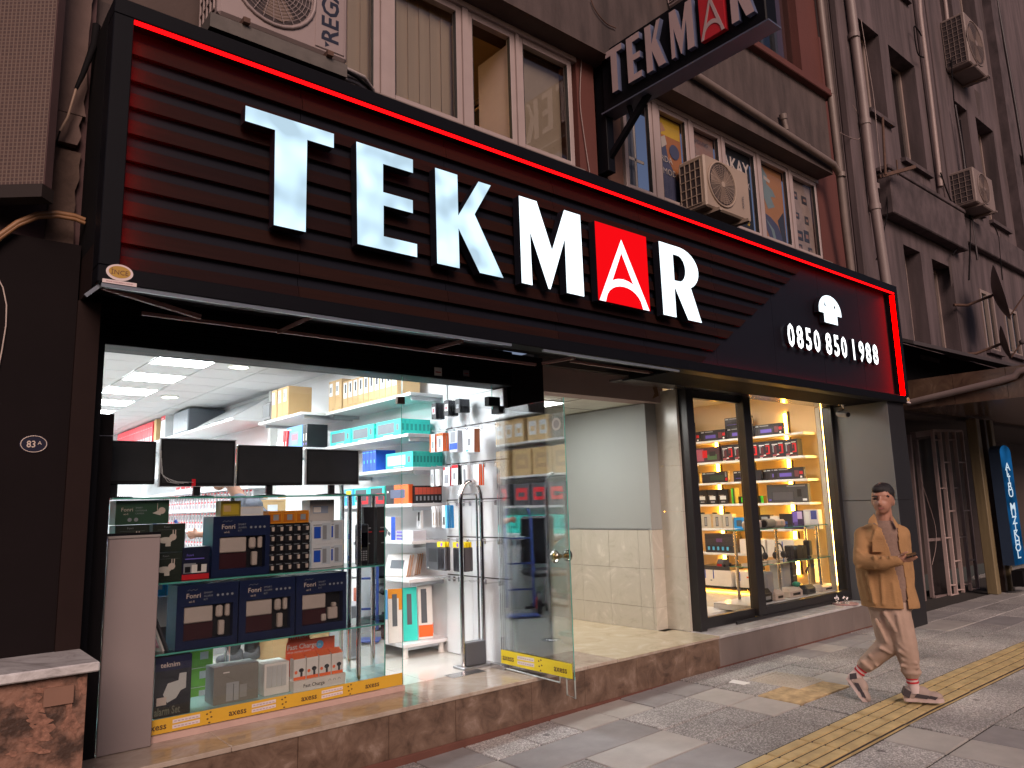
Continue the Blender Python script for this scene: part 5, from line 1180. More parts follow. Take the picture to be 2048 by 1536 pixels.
def bags(y, n, lab, grp):
    q = MB(); q.box(-.075, -.012, 0, .075, .012, .20, solid('55555a', .25), ch=.008); q.box(-.07, -.0135, .2005, .07, .0, .245, yelp)
    for k in range(5): q.tube([(-.055+.025*k, -.0135, .01), (-.05+.022*k, -.016, .10), (-.055+.026*k, -.0135, .19)], .004, solid('2e2e33', .3), 5)
    q.disc((.01, -.0145, .222), (0, -1, 0), .018, solid('8a5ad0'), 10)
    me = q.mesh('bagged_cable')
    for k in range(n): place(me, 'bagged_cable', lab, 'bagged cable', (3.76+.024*k, y, 1.05), rot=(0, 0, WALLR+R(random.uniform(-8, 8))), group=grp)
bags(5.50, 2, 'yellow topped plastic bag of grey cables, left bunch', 'left bunch of bagged cables'); bags(5.26, 5, 'yellow topped plastic bag of grey cables, right bunch by the steel arch', 'right bunch of bagged cables')

# anti-theft arch
gate = thing('security_arch', 'chrome anti-theft arch standing at the shop entrance', 'security gate', (3.80, 5.12, FZ))
q = MB(); pts = [(-.11, 0, .02), (-.11, 0, .9)] + [(-.11, 0, 1.28)] + [(-.11*math.cos(R(a)), 0, 1.36+.15*math.sin(R(a))) for a in range(0, 181, 20)] + [(.11, 0, 1.28), (.11, 0, .9), (.11, 0, .02)]
q.tube(pts, .020, chrome, 10); q.build('loop', gate)
q = MB(); q.tube([(x*.75, .03, min(z, 1.40)) for x, y, z in pts], .010, chrome, 8); q.build('loop', gate)
q = MB(); q.box(-.10, -.035, .02, .10, .05, .20, solid('5a5e64', .3), ch=.004); q.build('electronics_box', gate)
q = MB(); q.box(-.15, -.07, 0, .16, .09, .018, alu, ch=.003); q.build('foot_plate', gate)
hv = thing('chrome_pole', 'bent chrome pole rising behind the smallest monitor', 'pole', (2.80, 5.5, FZ))
q = MB(); q.tube([(0, 0, 0), (0, 0, 1.40), (-.01, 0, 1.52), (-.05, 0, 1.58), (-.10, 0, 1.60)], .018, chrome, 10); q.build('tube', hv)
q = MB(); q.lathe([(0, 0), (.09, 0), (.09, .012), (.02, .02)], (0, 0, 0), chrome, 16); q.build('foot', hv)

# ------------------------------------------------------------------ far part of the right wall
far = thing('far_shelving', 'white shelving on the far right wall behind the monitors', 'shelving', (3.9, 12.5, FZ))
VO = (3.9, 12.5, FZ)
def fshelf(x0, y0, y1, z): 
    q = MB(VO); q.box(x0, y0, z-.035, 4.049, y1, z, sh_w, ch=.002); q.build('shelf', far)
fshelf(3.45, 9.95, 16.9, 2.86)
for z in (2.28, 1.95, 1.65, 1.35, 1.05, .75): fshelf(3.68, 9.95, 16.5, z)
q = MB(VO); q.prism([(3.45, 2.862), (4.04, 2.862), (4.04, 3.22)], (0, 9.96, 0), X, ZZ, (0, .02, 0), sh_w); q.build('end_bracket', far)
q = MB(VO); q.add([(3.44, 9.99, 2.863), (3.44, 11.6, 2.863), (4.04, 11.6, 3.22), (4.04, 9.99, 3.22)], ((0, 1, 2, 3),), sh_w); q.build('sloping_panel', far)
cab = thing('wall_cabinet', 'grey metal network cabinet on the far shelf near the ceiling', 'cabinet', (3.72, 12.35, 2.861))
q = MB(); q.box(-.25, -.40, 0, .30, .40, .36, solid('5b5f66', .4), ch=.004); q.build('body', cab)
q = MB(); q.box(-.262, -.38, .015, -.2505, .38, .345, solid('747a82', .35), ch=.003); q.build('door', cab)
q = MB(); q.box(-.27, -.33, .15, -.2625, -.30, .20, chrome); q.build('handle', cab)
rb = carton(.155, .3, .36, solid('d83440', .4), front=((.15, .03, .8, .28, wht), (.2, .7, .6, .73, wht)))
for k in range(16): place(rb, 'red_binder_box', 'tall red box with white foot in the long row under the ceiling', 'box', (3.60, 16.5-.165*k, 2.861), WALLR, group='long row of tall red boxes on the far top shelf')
place(carton(.15, .3, .37, kraft), 'kraft_carton', 'kraft carton closing the row of red boxes', 'carton', (3.60, 13.78, 2.861), WALLR)
place(carton(.26, .3, .38, wht, front=((0, .82, 1, 1, redp), (.1, .86, .6, .9, wht))), 'white_box', 'large white and red box beside the grey cabinet', 'box', (3.60, 13.3, 2.861), WALLR)
rb2 = carton(.22, .2, .2, redp, front=((.1, .6, .8, .66, wht), (.1, .75, .5, .8, wht)))
for k in range(6): place(rb2, 'red_box', 'red box under the sloping shelf end', 'box', (3.80, 10.15+.25*k, 2.281), WALLR, group='red boxes under the sloping shelf end')
for k in range(3): place(carton(.2, .2, .26, wht, front=((.0, .8, 1, 1, redp),)), 'white_box', 'white box with red lid band on the far shelf', 'box', (3.80, 11.7+.24*k, 2.281), WALLR, group='white and red boxes on the far shelf')
pk = carton(.075, .02, .12, solid('d6d8dc', .4), front=((0, .80, 1, 1, redp), (.3, .2, .7, .65, solid('5a5c62')), (0, 0, .12, .86, solid('d87a80'))))
n_ = 0
for r_, z in enumerate((1.651, 1.351, 1.051, .751)):
    for s in range(2):
        zz = z+(.0 if s == 0 else .13)
        for k in range(30):
            if n_ >= 240: break
            place(pk, 'accessory_pack', 'tiny white and red pack in the rows on the far wall', 'pack', (3.74+.05*s, 10.1+.145*k, zz), WALLR, group='rows of white and red packs on the far wall'); n_ += 1
for k in range(12): place(carton(.22, .2, .09, wht, front=((.0, .55, 1, 1, redp), (.2, .2, .7, .5, wht))), 'flat_box', 'flat white and red box on the far shelf above the packs', 'box', (3.80, 10.2+.27*k, 1.951), WALLR, group='flat white and red boxes on the far shelf')

# left wall shelving: seen mirrored in the glass door
ls = thing('left_shelving', 'shelving with cartons on the left wall, visible as a reflection in the glass door', 'shelving', (.4, 8.5, FZ))
UO = (.4, 8.5, FZ)
for z in (.72, 1.18, 1.58, 2.02, 2.52, 2.95):
    q = MB(UO); q.box(.201, 6.3, z-.03, .62, 11.5, z, sh_w); q.build('shelf', ls)
rr = random.Random(21)
lcols = [(kraft, lblp), (kraft, kraft_d), (solid('45464c'), redp), (tealp, teald), (kraft, lblp), (solid('3a3c44'), greyp)]
zsl = [2.521, 2.021, 1.581, 1.181, .721, .298]
names = ['kraft carton with white labels', 'plain kraft carton', 'dark box with red print', 'teal box', 'kraft carton on a low shelf', 'dark grey box on the floor']
for r_, z in enumerate(zsl):
    a, b = lcols[r_]
    w = (.22, .42, .36, .34, .40, .42)[r_]; h = (.36, .40, .32, .26, .34, .30)[r_]
    me = carton(w, .3, h, a, front=((.15, .25, .85, .8, b), (.3, .4, .7, .6, a)))
    y = 6.5
    while y < 11.2:
        place(me, 'shelf_box', names[r_]+' on the left wall shelving, seen in the door reflection', 'box', (.42, y, z), math.pi/2, group=names[r_]+'es on the left wall shelving'); y += w*1.04+rr.choice((0, 0, .02, .1))
# shop counter behind the display, a kraft box and dark tower
ct = thing('counter', 'white sales counter behind the display rack', 'counter', (2.6, 7.3, FZ))
q = MB(); q.box(-.9, -.25, .0, .9, .25, .86, white_lam); q.build('body', ct)
q = MB(); q.box(-.95, -.3, .861, .95, .3, .90, white_lam, ch=.004); q.build('top', ct)
ct.location = (2.05, 7.6, FZ)
place(carton(.42, .3, .26, kraft, front=((.55, .35, .8, .8, lblp), (.05, .9, .95, .93, kraft_d))), 'kraft_carton', 'kraft carton with white label behind the third monitor', 'carton', (2.9, 7.5, FZ+.901+.26))
place(carton(.42, .3, .26, kraft, front=((.55, .35, .8, .8, lblp),)), 'kraft_carton', 'kraft carton on the counter beneath another', 'carton', (2.9, 7.5, FZ+.901))
place(carton(.55, .35, .22, kraft, front=((.3, .3, .6, .7, lblp),)), 'kraft_carton', 'kraft carton on the shop floor near the shopkeeper', 'carton', (2.95, 6.7, FZ))
tw = thing('computer_tower', 'grey computer tower standing on the shop floor behind the display rack', 'computer', (3.30, 6.35, FZ))
q = MB(); q.box(-.10, -.22, .01, .10, .22, .46, solid('9aa0a8', .3), ch=.004); q.build('case', tw)
q = MB(); q.box(-.09, -.226, .03, .09, -.2205, .45, solid('6c7078', .3)); q.build('front', tw)
# hand truck and round sign that show as reflections in the open door
ht = thing('hand_truck', 'blue hand truck with a red wheel hub, mirrored in the open glass door', 'hand truck', (1.95, 6.95, FZ), R(35))
blue_st = mat('blue_painted_steel', (.03, .06, .25), .35)
for s in (-.16, .16):
    q = MB(); q.tube([(s, 0, .10), (s, .02, .6), (s, .06, 1.12), (s*.8, .12, 1.25)], .016, blue_st, 8); q.build('upright', ht)
    q = MB(); q.cyl((s*1.25, .08, .13), (s*1.6, .08, .13), .13, blackp, 20); wh = q.build('wheel', ht)
    q = MB(); q.cyl((s*1.22, .08, .13), (s*1.63, .08, .13), .07, redp, 16); q.build('hub', wh)
for z in (.3, .6, .9):
    q = MB(); q.bar((-.16, .03, z), (.16, .03, z), .02, .02, blue_st); q.build('crossbar', ht)
q = MB(); q.box(-.2, -.25, .02, .2, .0, .03, blue_st); q.build('toe_plate', ht)
rs = thing('round_sign', 'large round teal sign leaning low, mirrored in the open glass door', 'sign', (.95, 6.9, .78), R(50))
q = MB(); q.cyl((0, -.02, 0), (0, .02, 0), .45, solid('1f7f86', .4), 32); q.build('disc', rs)
q = MB(); q.box(-.12, -.026, -.2, .12, -.0205, .2, lblp); q.build('print', rs)
hd_ = thing('office_chair', 'black office chair beside the hand truck, mirrored in the open glass door', 'chair', (1.45, 7.05, FZ), R(20))
q = MB(); q.box(-.24, -.24, .42, .24, .24, .50, blackp, ch=.03); q.build('seat', hd_); q = MB(); q.box(-.23, .20, .55, .23, .27, 1.15, blackp, ch=.03); q.build('backrest', hd_)
q = MB(); q.cyl((0, 0, .08), (0, 0, .42), .025, steel, 10); q.build('column', hd_)
for k in range(5): q = MB(); q.bar((0, 0, .07), (.28*math.cos(k*1.2566), .28*math.sin(k*1.2566), .05), .04, .03, blackp); q.build('leg', hd_)
# ================================================================== GLASS DOOR, ENTRANCE PASSAGE
door = thing('glass_door', 'frameless glass shop door swung open towards the street', 'door', (3.90, 4.88, FZ))
DO2 = (3.90, 4.88, FZ)
door_glass = glass('door_glass', (.965, .985, .98), 1.6, .75)
q = MB(DO2); DX = 3.90
lp = [(-4.89, .325), (-4.20, .325), (-4.20, .262), (-4.165, .262), (-4.165, .325), (-4.13, .325), (-4.13, .20), (-4.045, .20), (-4.045, 2.395), (-4.89, 2.395)]
lp = [(-4.89, .335), (-4.045, .335), (-4.045, 2.395), (-4.89, 2.395)]
q.prism(lp, (DX-.005, 0, 0), (0, -1, 0), ZZ, (.010, 0, 0), door_glass, door_glass)
q.build('pane', door)
q = MB(DO2); q.tube([(DX, 4.88, .31), (DX, 4.20, .30), (DX, 4.20, .36)], .006, mat('pale_glass_edge', (.45, .5, .47), .3), 6)
q.tube([(DX, 4.13, .36), (DX, 4.13, .225), (DX, 4.045, .215), (DX, 4.045, .36)], .006, mat('pale_glass_edge', (.45, .5, .47), .3), 6); q.build('cut_out_edge', door)
q = MB(DO2); q.tube([(DX-.004, 4.042, .34), (DX-.004, 4.042, 2.395)], .0032, glass_edge, 6); q.build('edge', door)
strip(door, (DX-.006, 4.88, .345), (0, -1, 0), .82, .105, 0, DO2, m_=mat('bright_yellow_film', (.72, .56, .02), .5, var=.05))
kp = at(1122, 1112, 'x', DX)
crys = glass('crystal_knob', (.86, .84, .74), 1.6, 2.5)
q = MB(DO2)
for s in (-1, 1):
    q.cyl((DX+s*.006, kp.y, kp.z), (DX+s*.05, kp.y, kp.z), .016, mat('brass_stem', (.6, .45, .18), .2, 1), 12)
    q.ball((DX+s*.065, kp.y, kp.z), (.030, .048, .048), crys, 16); q.ball((DX+s*.062, kp.y, kp.z), (.014, .024, .024), mat('brass_stem', (.6, .45, .18), .2, 1), 10)
q.build('knob', door)
q = MB(DO2); q.box(DX-.03, 4.80, 2.36, DX+.03, 4.90, 2.42, black_metal); q.box(DX-.10, 4.84, 2.425, DX+.02, 4.90, 2.50, black_metal); q.build('hinge', door)
q = MB(DO2); q.box(DX-.025, 4.82, .298, DX+.025, 5.0, .334, steel); q.build('hinge', door)
q = MB(DO2); q.disc((DX-.0065, 4.13, 2.20), (-1, 0, 0), .05, mat('frosted_sticker', (.5, .5, .44), .6), 20); q.quad((DX-.006, 4.20, 2.10), (DX-.006, 4.06, 2.10), (DX-.006, 4.06, 2.29), (DX-.006, 4.20, 2.29), glass('frosted_square', (.82, .8, .72), 1.5, 1.5, .4)); q.disc((DX-.007, 4.13, 2.20), (-1, 0, 0), .032, mat('frosted_sticker_dark', (.3, .3, .28), .6), 20); q.build('sticker', door)
mt = thing('door_mat_plate', 'flat grey floor plate with the door pivot in the entrance', 'floor plate', (3.6, 4.95, FZ))
q = MB(); q.box(-.16, -.05, .001, .16, .08, .004, steel); q.build('plate', mt)

dpil = thing('dark_pillar', 'black clad pillar between the shop door and the building entrance', 'pillar', (4.25, 4.9, FZ))
q = MB((4.25, 4.9, FZ)); q.box(4.07, 4.872, FZ, 4.452, 5.115, 2.90, black_matt); q.build('cladding', dpil)
q = MB((4.25, 4.9, FZ)); q.box(4.4525, 4.874, FZ, 4.458, 7.2, 2.62, mat('passage_left_lining', (.20, .17, .16), .7)); q.build('side_lining', dpil)

grey_wall = mat('grey_passage_paint', (.30, .32, .31), .55, var=.04, scale=1.2)
grey_dark = mat('grey_pier_paint', (.23, .225, .215), .6, var=.05)
cream_wall_tile = marble('cream_wall_tile', [(.42, .395, .325), (.48, .455, .385), (.50, .475, .405), (.60, .575, .50)], 2.2, .22, 3.5)
beige_pier = mat('pinkish_pier_tile', (.40, .30, .23), .35, var=.06)
cream_floor = marble('cream_marble_floor', [(.42, .36, .23), (.52, .46, .32), (.56, .50, .36), (.64, .58, .45)], 3.2, .1, 1.6)
grout = mat('wall_grout', (.28, .26, .22), .8)
ent = thing('entrance_passage', 'lit tiled entrance passage of the building beside the shop door', 'passage', (5.3, 6, FZ))
EO = (5.3, 6, FZ)
def en(name, mt_, *b, ch=0):
    q = MB(EO); q.box(*b, mt_, ch=ch); return q.build(name, ent)
en('wall', grout, 6.10, 5.112, FZ, 6.30, 7.2, 1.298); en('wall', grey_wall, 6.085, 5.112, 1.31, 6.30, 7.2, 2.62)
en('dado_strip', alu, 6.078, 5.112, 1.299, 6.11, 7.2, 1.3095)
def wtiles(x, y0, y1, zs_, w, nm='wall_tile', mt_=cream_wall_tile):
    y = y1
    while y > y0+.02:
        a = max(y0, y-w)
        for z0, z1 in zip(zs_, zs_[1:]): en(nm, mt_, x, a+.0015, z0+.0015, x+.02, y-.0015, z1-.0015)
        y = a
wtiles(6.081, 5.115, 6.95, (FZ, .52, .905, 1.298), .42)
# pier whose front face steps out, then the tiled jamb next to the black frame
for z0, z1 in ((FZ, .52), (.52, .905), (.905, 1.298)): en('pier_tile', cream_wall_tile, 6.082, 5.08, z0+.001, 6.27, 5.111, z1-.001)
en('pier', grey_wall, 6.082, 5.08, 1.30, 6.27, 5.111, 2.62)
for z0, z1 in ((FZ, .56), (.56, 1.02), (1.02, 1.48), (1.48, 1.95), (1.95, 2.75)): en('jamb_tile', cream_wall_tile, 6.255, 4.80, z0+.001, 6.29, 5.079, z1-.001)
en('lintel', mat('pinkish_lintel', (.36, .27, .25), .8, var=.08, scale=2), 4.46, 5.0, 2.625, 6.30, 5.2, 2.98)
en('lintel', mat('dark_lintel_board', (.08, .07, .065), .7), 4.46, 4.93, 2.86, 6.0, 4.995, 2.98)
stain = mat('rust_stain', (.16, .09, .05), .9, var=.4)
q = MB(EO); q.prism([(6.12, 2.66), (6.16, 2.72), (6.13, 2.80), (6.17, 2.93), (6.22, 2.95), (6.20, 2.82), (6.23, 2.70)], (0, 4.998, 0), X, ZZ, (0, .001, 0), stain); q.build('stain', ent)
en('ceiling', mat('passage_ceiling', (.62, .62, .56), .8), 4.46, 5.2, 2.63, 6.3, 7.2, 2.68)
q = MB(EO)
for yy in (5.8, 6.4): q.box(4.46, yy-.006, 2.626, 6.08, yy+.006, 2.6295, grout)
q.box(5.27, 5.2, 2.626, 5.282, 7.2, 2.6295, grout); q.build('ceiling_joints', ent)
for a, b in zip((4.46, 5.05, 5.65), (5.05, 5.65, 6.10)):
    for c, d in zip((5.001, 5.62, 6.24), (5.62, 6.24, 7.2)): en('floor_tile', cream_floor, a+.001, c+.001, .26, b-.001, d-.001, .2965)
en('floor_tile', cream_floor, 4.802, 4.452, .2925, 6.24, 5.0, .2968)
en('wall', grey_wall, 4.46, 7.2, FZ, 6.3, 7.3, 2.68)
pl_ = thing('ceiling_light', 'square lit panel in the ceiling of the entrance passage', 'ceiling light', (4.98, 5.8, 2.63))
q = MB((4.98, 5.8, 2.63)); q.box(4.68, 5.48, 2.612, 5.27, 6.05, 2.619, emit('passage_led_panel', (1.0, .98, .92), 38)); q.build('diffuser', pl_)
q = MB((4.98, 5.8, 2.63)); q.box(4.665, 5.465, 2.6195, 5.285, 6.065, 2.6255, white_paint); q.build('frame', pl_)
idr = thing('inner_door', 'glazed inner door with aluminium frame at the back of the entrance passage', 'door', (6.0, 6.97, FZ))
for x, w_ in ((5.55, .05), (5.86, .07), (6.02, .055)):
    q = MB((6.0, 6.97, FZ)); q.box(x, 6.96, FZ, x+w_, 7.02, 2.45, mat('pale_green_alu', (.52, .56, .48), .35, .3)); q.build('profile', idr)
q = MB((6.0, 6.97, FZ)); q.box(5.601, 6.985, FZ, 5.859, 6.99, 2.4, mat('frosted_door_glass', (.42, .46, .42), .3)); q.build('pane', idr)
for zz in (1.05, 1.75, 2.2):
    q = MB((6.0, 6.97, FZ)); q.box(5.90, 6.93, zz, 5.93, 6.959, zz+.12, steel); q.build('hinge', idr)

# ================================================================== SECOND SHOP WINDOW (right)
frame_m = mat('black_door_frame', (.018, .017, .018), .35, spec=.5)
w2 = thing('sliding_shop_front', 'black framed sliding door and window of the amber lit display room', 'shop front', (7.9, 4.8, FZ))
FO = (7.9, 4.8, FZ)
def f2(name, *b, mt_=frame_m, ch=.004):
    q = MB(FO); q.box(*b, mt_, ch=ch); return q.build(name, w2)
f2('jamb', 6.295, 4.70, FZ+.001, 6.40, 4.86, 2.75); f2('jamb', 6.401, 4.76, FZ+.001, 6.50, 4.86, 2.75)
f2('jamb', 9.40, 4.73, FZ+.001, 9.487, 4.86, 2.75)
f2('header', 6.501, 4.76, 2.665, 7.39, 4.84, 2.75)
f2('bottom_rail', 6.501, 4.77, FZ+.001, 7.36, 4.83, .405)
f2('stile', 7.36, 4.715, .33, 7.505, 4.80, 2.75); f2('stile', 7.42, 4.801, .33, 7.54, 4.86, 2.75)
f2('bottom_rail', 7.506, 4.715, .315, 9.40, 4.80, .415)
f2('track', 6.9, 4.69, FZ+.0005, 9.40, 4.714, .33)
win_g = glass('shop_front_glass', (.97, .985, .97), 1.5)
q = MB(FO); q.quad((6.5, 4.80, .40), (7.36, 4.80, .40), (7.36, 4.80, 2.67), (6.5, 4.80, 2.67), win_g); q.build('pane', w2)
q = MB(FO); q.quad((7.50, 4.76, .41), (9.40, 4.76, .41), (9.40, 4.76, 2.75), (7.50, 4.76, 2.75), win_g); q.build('pane', w2)
f2('trim', 9.365, 4.865, FZ, 9.40, 4.93, 2.75, mt_=mat('pale_reveal_trim', (.55, .5, .42), .5))

cream = mat('cream_display_wall', (.68, .52, .32), .65, var=.03)
amber_led = emit('amber_led_tube', (1.0, .45, .05), 72)
r2 = thing('display_room', 'cream walled display room behind the sliding shop front', 'room', (8, 6, FZ))
GO = (8, 6, FZ)
def r2b(name, mt_, *b):
    q = MB(GO); q.box(*b, mt_); return q.build(name, r2)
r2b('wall', cream, 9.62, 4.87, FZ, 9.72, 8.2, 3.05); r2b('wall', cream, 6.32, 8.2, FZ, 9.72, 8.3, 3.05); r2b('wall', cream, 6.305, 5.12, FZ, 6.35, 8.2, 3.05)
r2b('ceiling', mat('cream_ceiling', (.66, .62, .55), .8), 6.30, 4.87, 3.02, 9.72, 8.3, 3.1)
r2b('wall', cream, 6.5, 4.861, 2.78, 9.62, 4.90, 3.02)
r2b('floor', mat('pale_display_floor', (.60, .55, .46), .15, var=.05), 6.36, 4.87, .20, 9.62, 8.2, .296)
for x, y in ((7.2, 5.7), (8.4, 5.6), (7.8, 6.9)):
    t = thing('ceiling_light', 'small square panel light in the display room ceiling', 'ceiling light', (x, y, 3.018), group='panel lights of the display room')
    q = MB(); q.box(-.2, -.2, -.02, .2, .2, -.012, emit('display_room_panel', (1, .93, .82), 48)); q.build('diffuser', t); q = MB(); q.box(-.215, -.215, -.0115, .215, .215, 0, white_paint); q.build('frame', t)
SX = 9.30; shz = [2.45, 2.135, 1.83, 1.52, 1.17, .825, .36]
sh2 = thing('lit_shelving', 'white shelving with amber light strips on the right wall of the display room', 'shelving', (9.45, 6.2, FZ))
NO2 = (9.45, 6.2, FZ)
for i, z in enumerate(shz):
    y1, y0 = 8.0, (5.08 if i < 4 else 5.35)
    for a, b in ((y0, 6.12), (6.125, 7.1), (7.105, y1)):
        q = MB(NO2); q.box(SX, a, z-.032, 9.60, b-.003, z, white_lam if i < 6 else dark_clad, ch=.003); q.build('shelf', sh2)
black_track = mat('black_shelf_upright', (.03, .02, .015), .5)
for k, (y, z0, z1) in enumerate(((5.50, .55, 2.78), (6.66, .55, 2.50), (7.75, .55, 2.5), (6.08, .55, 2.3))):
    q = MB(NO2); q.box(9.595, y-.06, z0, 9.615, y-.035, z1, black_track); q.build('upright', sh2)
    q = MB(NO2); q.box(9.592, y-.015, z0, 9.612, y+.022, z1-.03, amber_led); q.build('light_strip', sh2)
q = MB(NO2); q.box(9.53, 4.915, .45, 9.56, 4.985, 2.76, emit('amber_led_front', (1.0, .58, .14), 26)); q.build('light_strip', sh2)
q = MB(NO2); q.box(9.55, 4.99, .45, 9.58, 5.03, 2.78, black_track); q.build('upright', sh2)
q = MB(NO2); q.box(9.35, 6.0, .322, 9.37, 8.0, .327, amber_led); q.build('light_strip', sh2)
gm = MB(NO2); 
kb_dark = solid('2a2b33', .35); kb_dk2 = solid('3b3c46', .35); vio = solid('6c5fc8', .4)
def gamer(w, h, d=.05, v=0):
    f = [(.03, .82, .14, .9, lblp), (.18, .82, .5, .92, greyp)]
    if v == 0: f += [(.12, .15, .66, .62, kb_dk2), (.2, .25, .6, .55, vio), (.70, .2, .84, .75, solid('6e4048')), (.86, .4, .97, .66, redp), (.88, .1, .94, .25, wht)]
    if v == 1: f += [(.08, .2, .8, .55, solid('1a1a22')), (.08, .3, .8, .34, vio), (.55, .5, .66, .75, wht)]
    if v == 2: f += [(.3, .2, .86, .7, solid('1c1d20')), (.31, .22, .85, .68, solid('33453c')), (.9, .15, .98, .4, redp), (.9, .5, .95, .95, greyp)]
    return carton(w, d, h, kb_dark, front=tuple(f), right=((.3, .2, .7, .8, greyp),))
G0, G1, G2 = gamer(.44, .155), gamer(.44, .15, v=1), gamer(.46, .16, v=2)
def goods(me, name, label, ys_, z, grp=None, x=9.38, jit=0, cat='box'):
    for k, y in enumerate(ys_): place(me, name, label, cat, (x+random.uniform(0, jit), y, z+.001), WALLR+R(random.uniform(-2, 2)), group=grp)
goods(G0, 'keyboard_box', 'dark keyboard box with violet picture on the topmost amber lit shelf', (5.62, 6.08, 6.54, 7.0, 7.46), shz[0], 'dark keyboard boxes with violet pictures, topmost amber shelf')
goods(G1, 'keyboard_box', 'dark keyboard box stacked upon the violet ones at the top of the amber shelves', (6.1, 7.1), shz[0]+.156, 'upper layer of dark keyboard boxes on the topmost shelf')
hd = carton(.195, .12, .23, solid('2c2d36', .35), front=((.08, .75, .5, .80, wht), (.55, .8, .9, .84, wht), (.1, .1, .45, .16, solid('b85a66')), (.12, .3, .2, .75, solid('8f9098')), (.1, .68, .32, .76, solid('9b9ba4')), (.24, .2, .42, .66, solid('5a2a36')), (.42, .14, .6, .2, wht), (.62, .22, .92, .30, redp), (.80, .3, .92, .75, redp), (.62, .45, .7, .75, solid('7a2a34')), (.62, .68, .86, .76, redp), (.1, .02, .35, .05, wht), (.5, .02, .95, .06, solid('7a1a24'))))
goods(hd, 'headset_box', 'dark headset box with red headphones on the second amber shelf', (5.29, 5.49, 5.69, 5.89, 6.09, 6.29), shz[1], 'headset boxes with red headphones, second amber shelf')
goods(carton(.42, .12, .22, solid('4a3440'), front=((.05, .1, .35, .9, solid('a05a70')), (.3, .3, .5, .8, redp), (.5, .15, .9, .5, solid('4a6a4a')), (.6, .4, .85, .7, solid('2a2a30')))), 'gamer_kit_box', 'colourful gaming kit box with red and green print on the second amber shelf', (6.64,), shz[1])
goods(carton(.2, .12, .2, solid('8a8a92'), front=((.2, .15, .8, .8, lblp), (.4, .3, .65, .7, blackp))), 'headset_box', 'grey headset box beside the colourful kit box', (6.98, 7.25), shz[1], 'grey headset boxes on the second amber shelf')
q = MB(); 
for yy in (-.05, .05): q.tube([(-.02, yy, .0), (-.02, yy, .20)], .004, steel, 6)
for zz in (.02, .10, .19): q.tube([(-.02, -.06, zz), (-.02, .06, zz)], .003, steel, 6)
goods(G0, 'keyboard_box', 'dark violet keyboard box at the near end of the third amber shelf', (5.38,), shz[2])
for k in range(2): goods(G0, 'keyboard_box', 'dark keyboard box slipped behind the near one on the third amber shelf', (5.52+.09*k,), shz[2], 'keyboard boxes behind the near one, third amber shelf', x=9.43+.05*k)
goods(G1, 'keyboard_box', 'dark keyboard box in the middle of the third amber shelf', (6.02,), shz[2]); goods(G2, 'keyboard_box', 'dark keyboard box with greenish picture and red dot, third amber shelf', (6.56,), shz[2]); goods(G1, 'keyboard_box', 'dark keyboard box at the far end of the third amber shelf', (7.05, 7.52), shz[2], 'far keyboard boxes on the third amber shelf')
goods(carton(.60, .06, .245, solid('47484e', .35), front=((.12, .12, .66, .6, solid('3a3b42')), (.14, .14, .64, .58, solid('55565e')), (.74, .3, .84, .7, solid('222226')), (.86, .08, .96, .2, lblp), (.04, .1, .1, .2, vio), (.5, .85, .94, .93, greyp))), 'keyboard_set_box', 'large dark grey keyboard and mouse box at the near end of the fourth amber shelf', (5.42,), shz[3])
goods(carton(.40, .08, .10, solid('1c2118', .35), front=((.12, .15, .7, .85, solid('4ad02a')), (.2, .4, .6, .6, solid('9af07a')), (.9, 0, 1, 1, solid('52c83a'))), texts=()), 'mouse_pad_box', 'low black box with bright green print on the fourth amber shelf', (5.98,), shz[3])
goods(carton(.17, .12, .21, solid('24242a', .35), front=((.2, .3, .8, .55, lblp), (.3, .1, .7, .2, greyp), (.1, .55, .6, .62, solid('8a8078')))), 'mouse_box', 'black mouse box on the far part of the fourth amber shelf', (6.42, 6.60, 6.78, 6.96, 7.14), shz[3], 'row of black mouse boxes, fourth amber shelf')
goods(carton(.05, .12, .22, solid('2a4a2a'), front=((0, 0, .5, 1, solid('4ac040')),)), 'slim_box', 'slim black and green box between mouse boxes and door stile', (6.25,), shz[3])
goods(carton(.16, .1, .205, solid('b9b4aa', .4), front=((.3, .15, .6, .8, solid('3a3c40')), (.34, .2, .56, .75, greyp))), 'mouse_box', 'pale mouse box with an upright dark mouse picture, fifth amber shelf', (6.38, 6.55, 6.75, 6.92), shz[4], 'pale mouse boxes on the fifth amber shelf')
goods(carton(.17, .1, .155, bluep, front=((.25, .2, .75, .75, solid('3a4a5c')), (.3, .25, .7, .7, solid('55606c')))), 'mouse_box', 'bright blue mouse box on the fifth amber shelf', (6.19, 6.02), shz[4], 'pair of bright blue mouse boxes')
for k in range(3):
    t = thing('mouse_clip', 'tiny dark gadget standing upon the pale mouse boxes', 'gadget', (9.40, 6.42+.22*k, shz[4]+.207), group='dark gadgets on the pale mouse boxes')
    q = MB(); q.ball((0, 0, .012), (.03, .05, .014), blackp, 10); q.build('body', t)
goods(carton(.16, .1, .19, solid('20242c'), front=((.2, .3, .8, .85, solid('9aa4b0')), (.3, .15, .7, .3, blackp))), 'webcam_box', 'dark webcam box beside the door stile, fifth amber shelf', (5.78,), shz[4]); goods(carton(.13, .1, .17, whitep, front=((.3, .2, .7, .6, greyp),)), 'small_box', 'white box between dark boxes on the fifth amber shelf', (5.63,), shz[4])
goods(carton(.19, .1, .20, solid('2f3036', .35), front=((.3, .3, .6, .5, solid('3c5aa0')),)), 'small_box', 'charcoal box with a blue spot on the fifth amber shelf', (5.46,), shz[4])
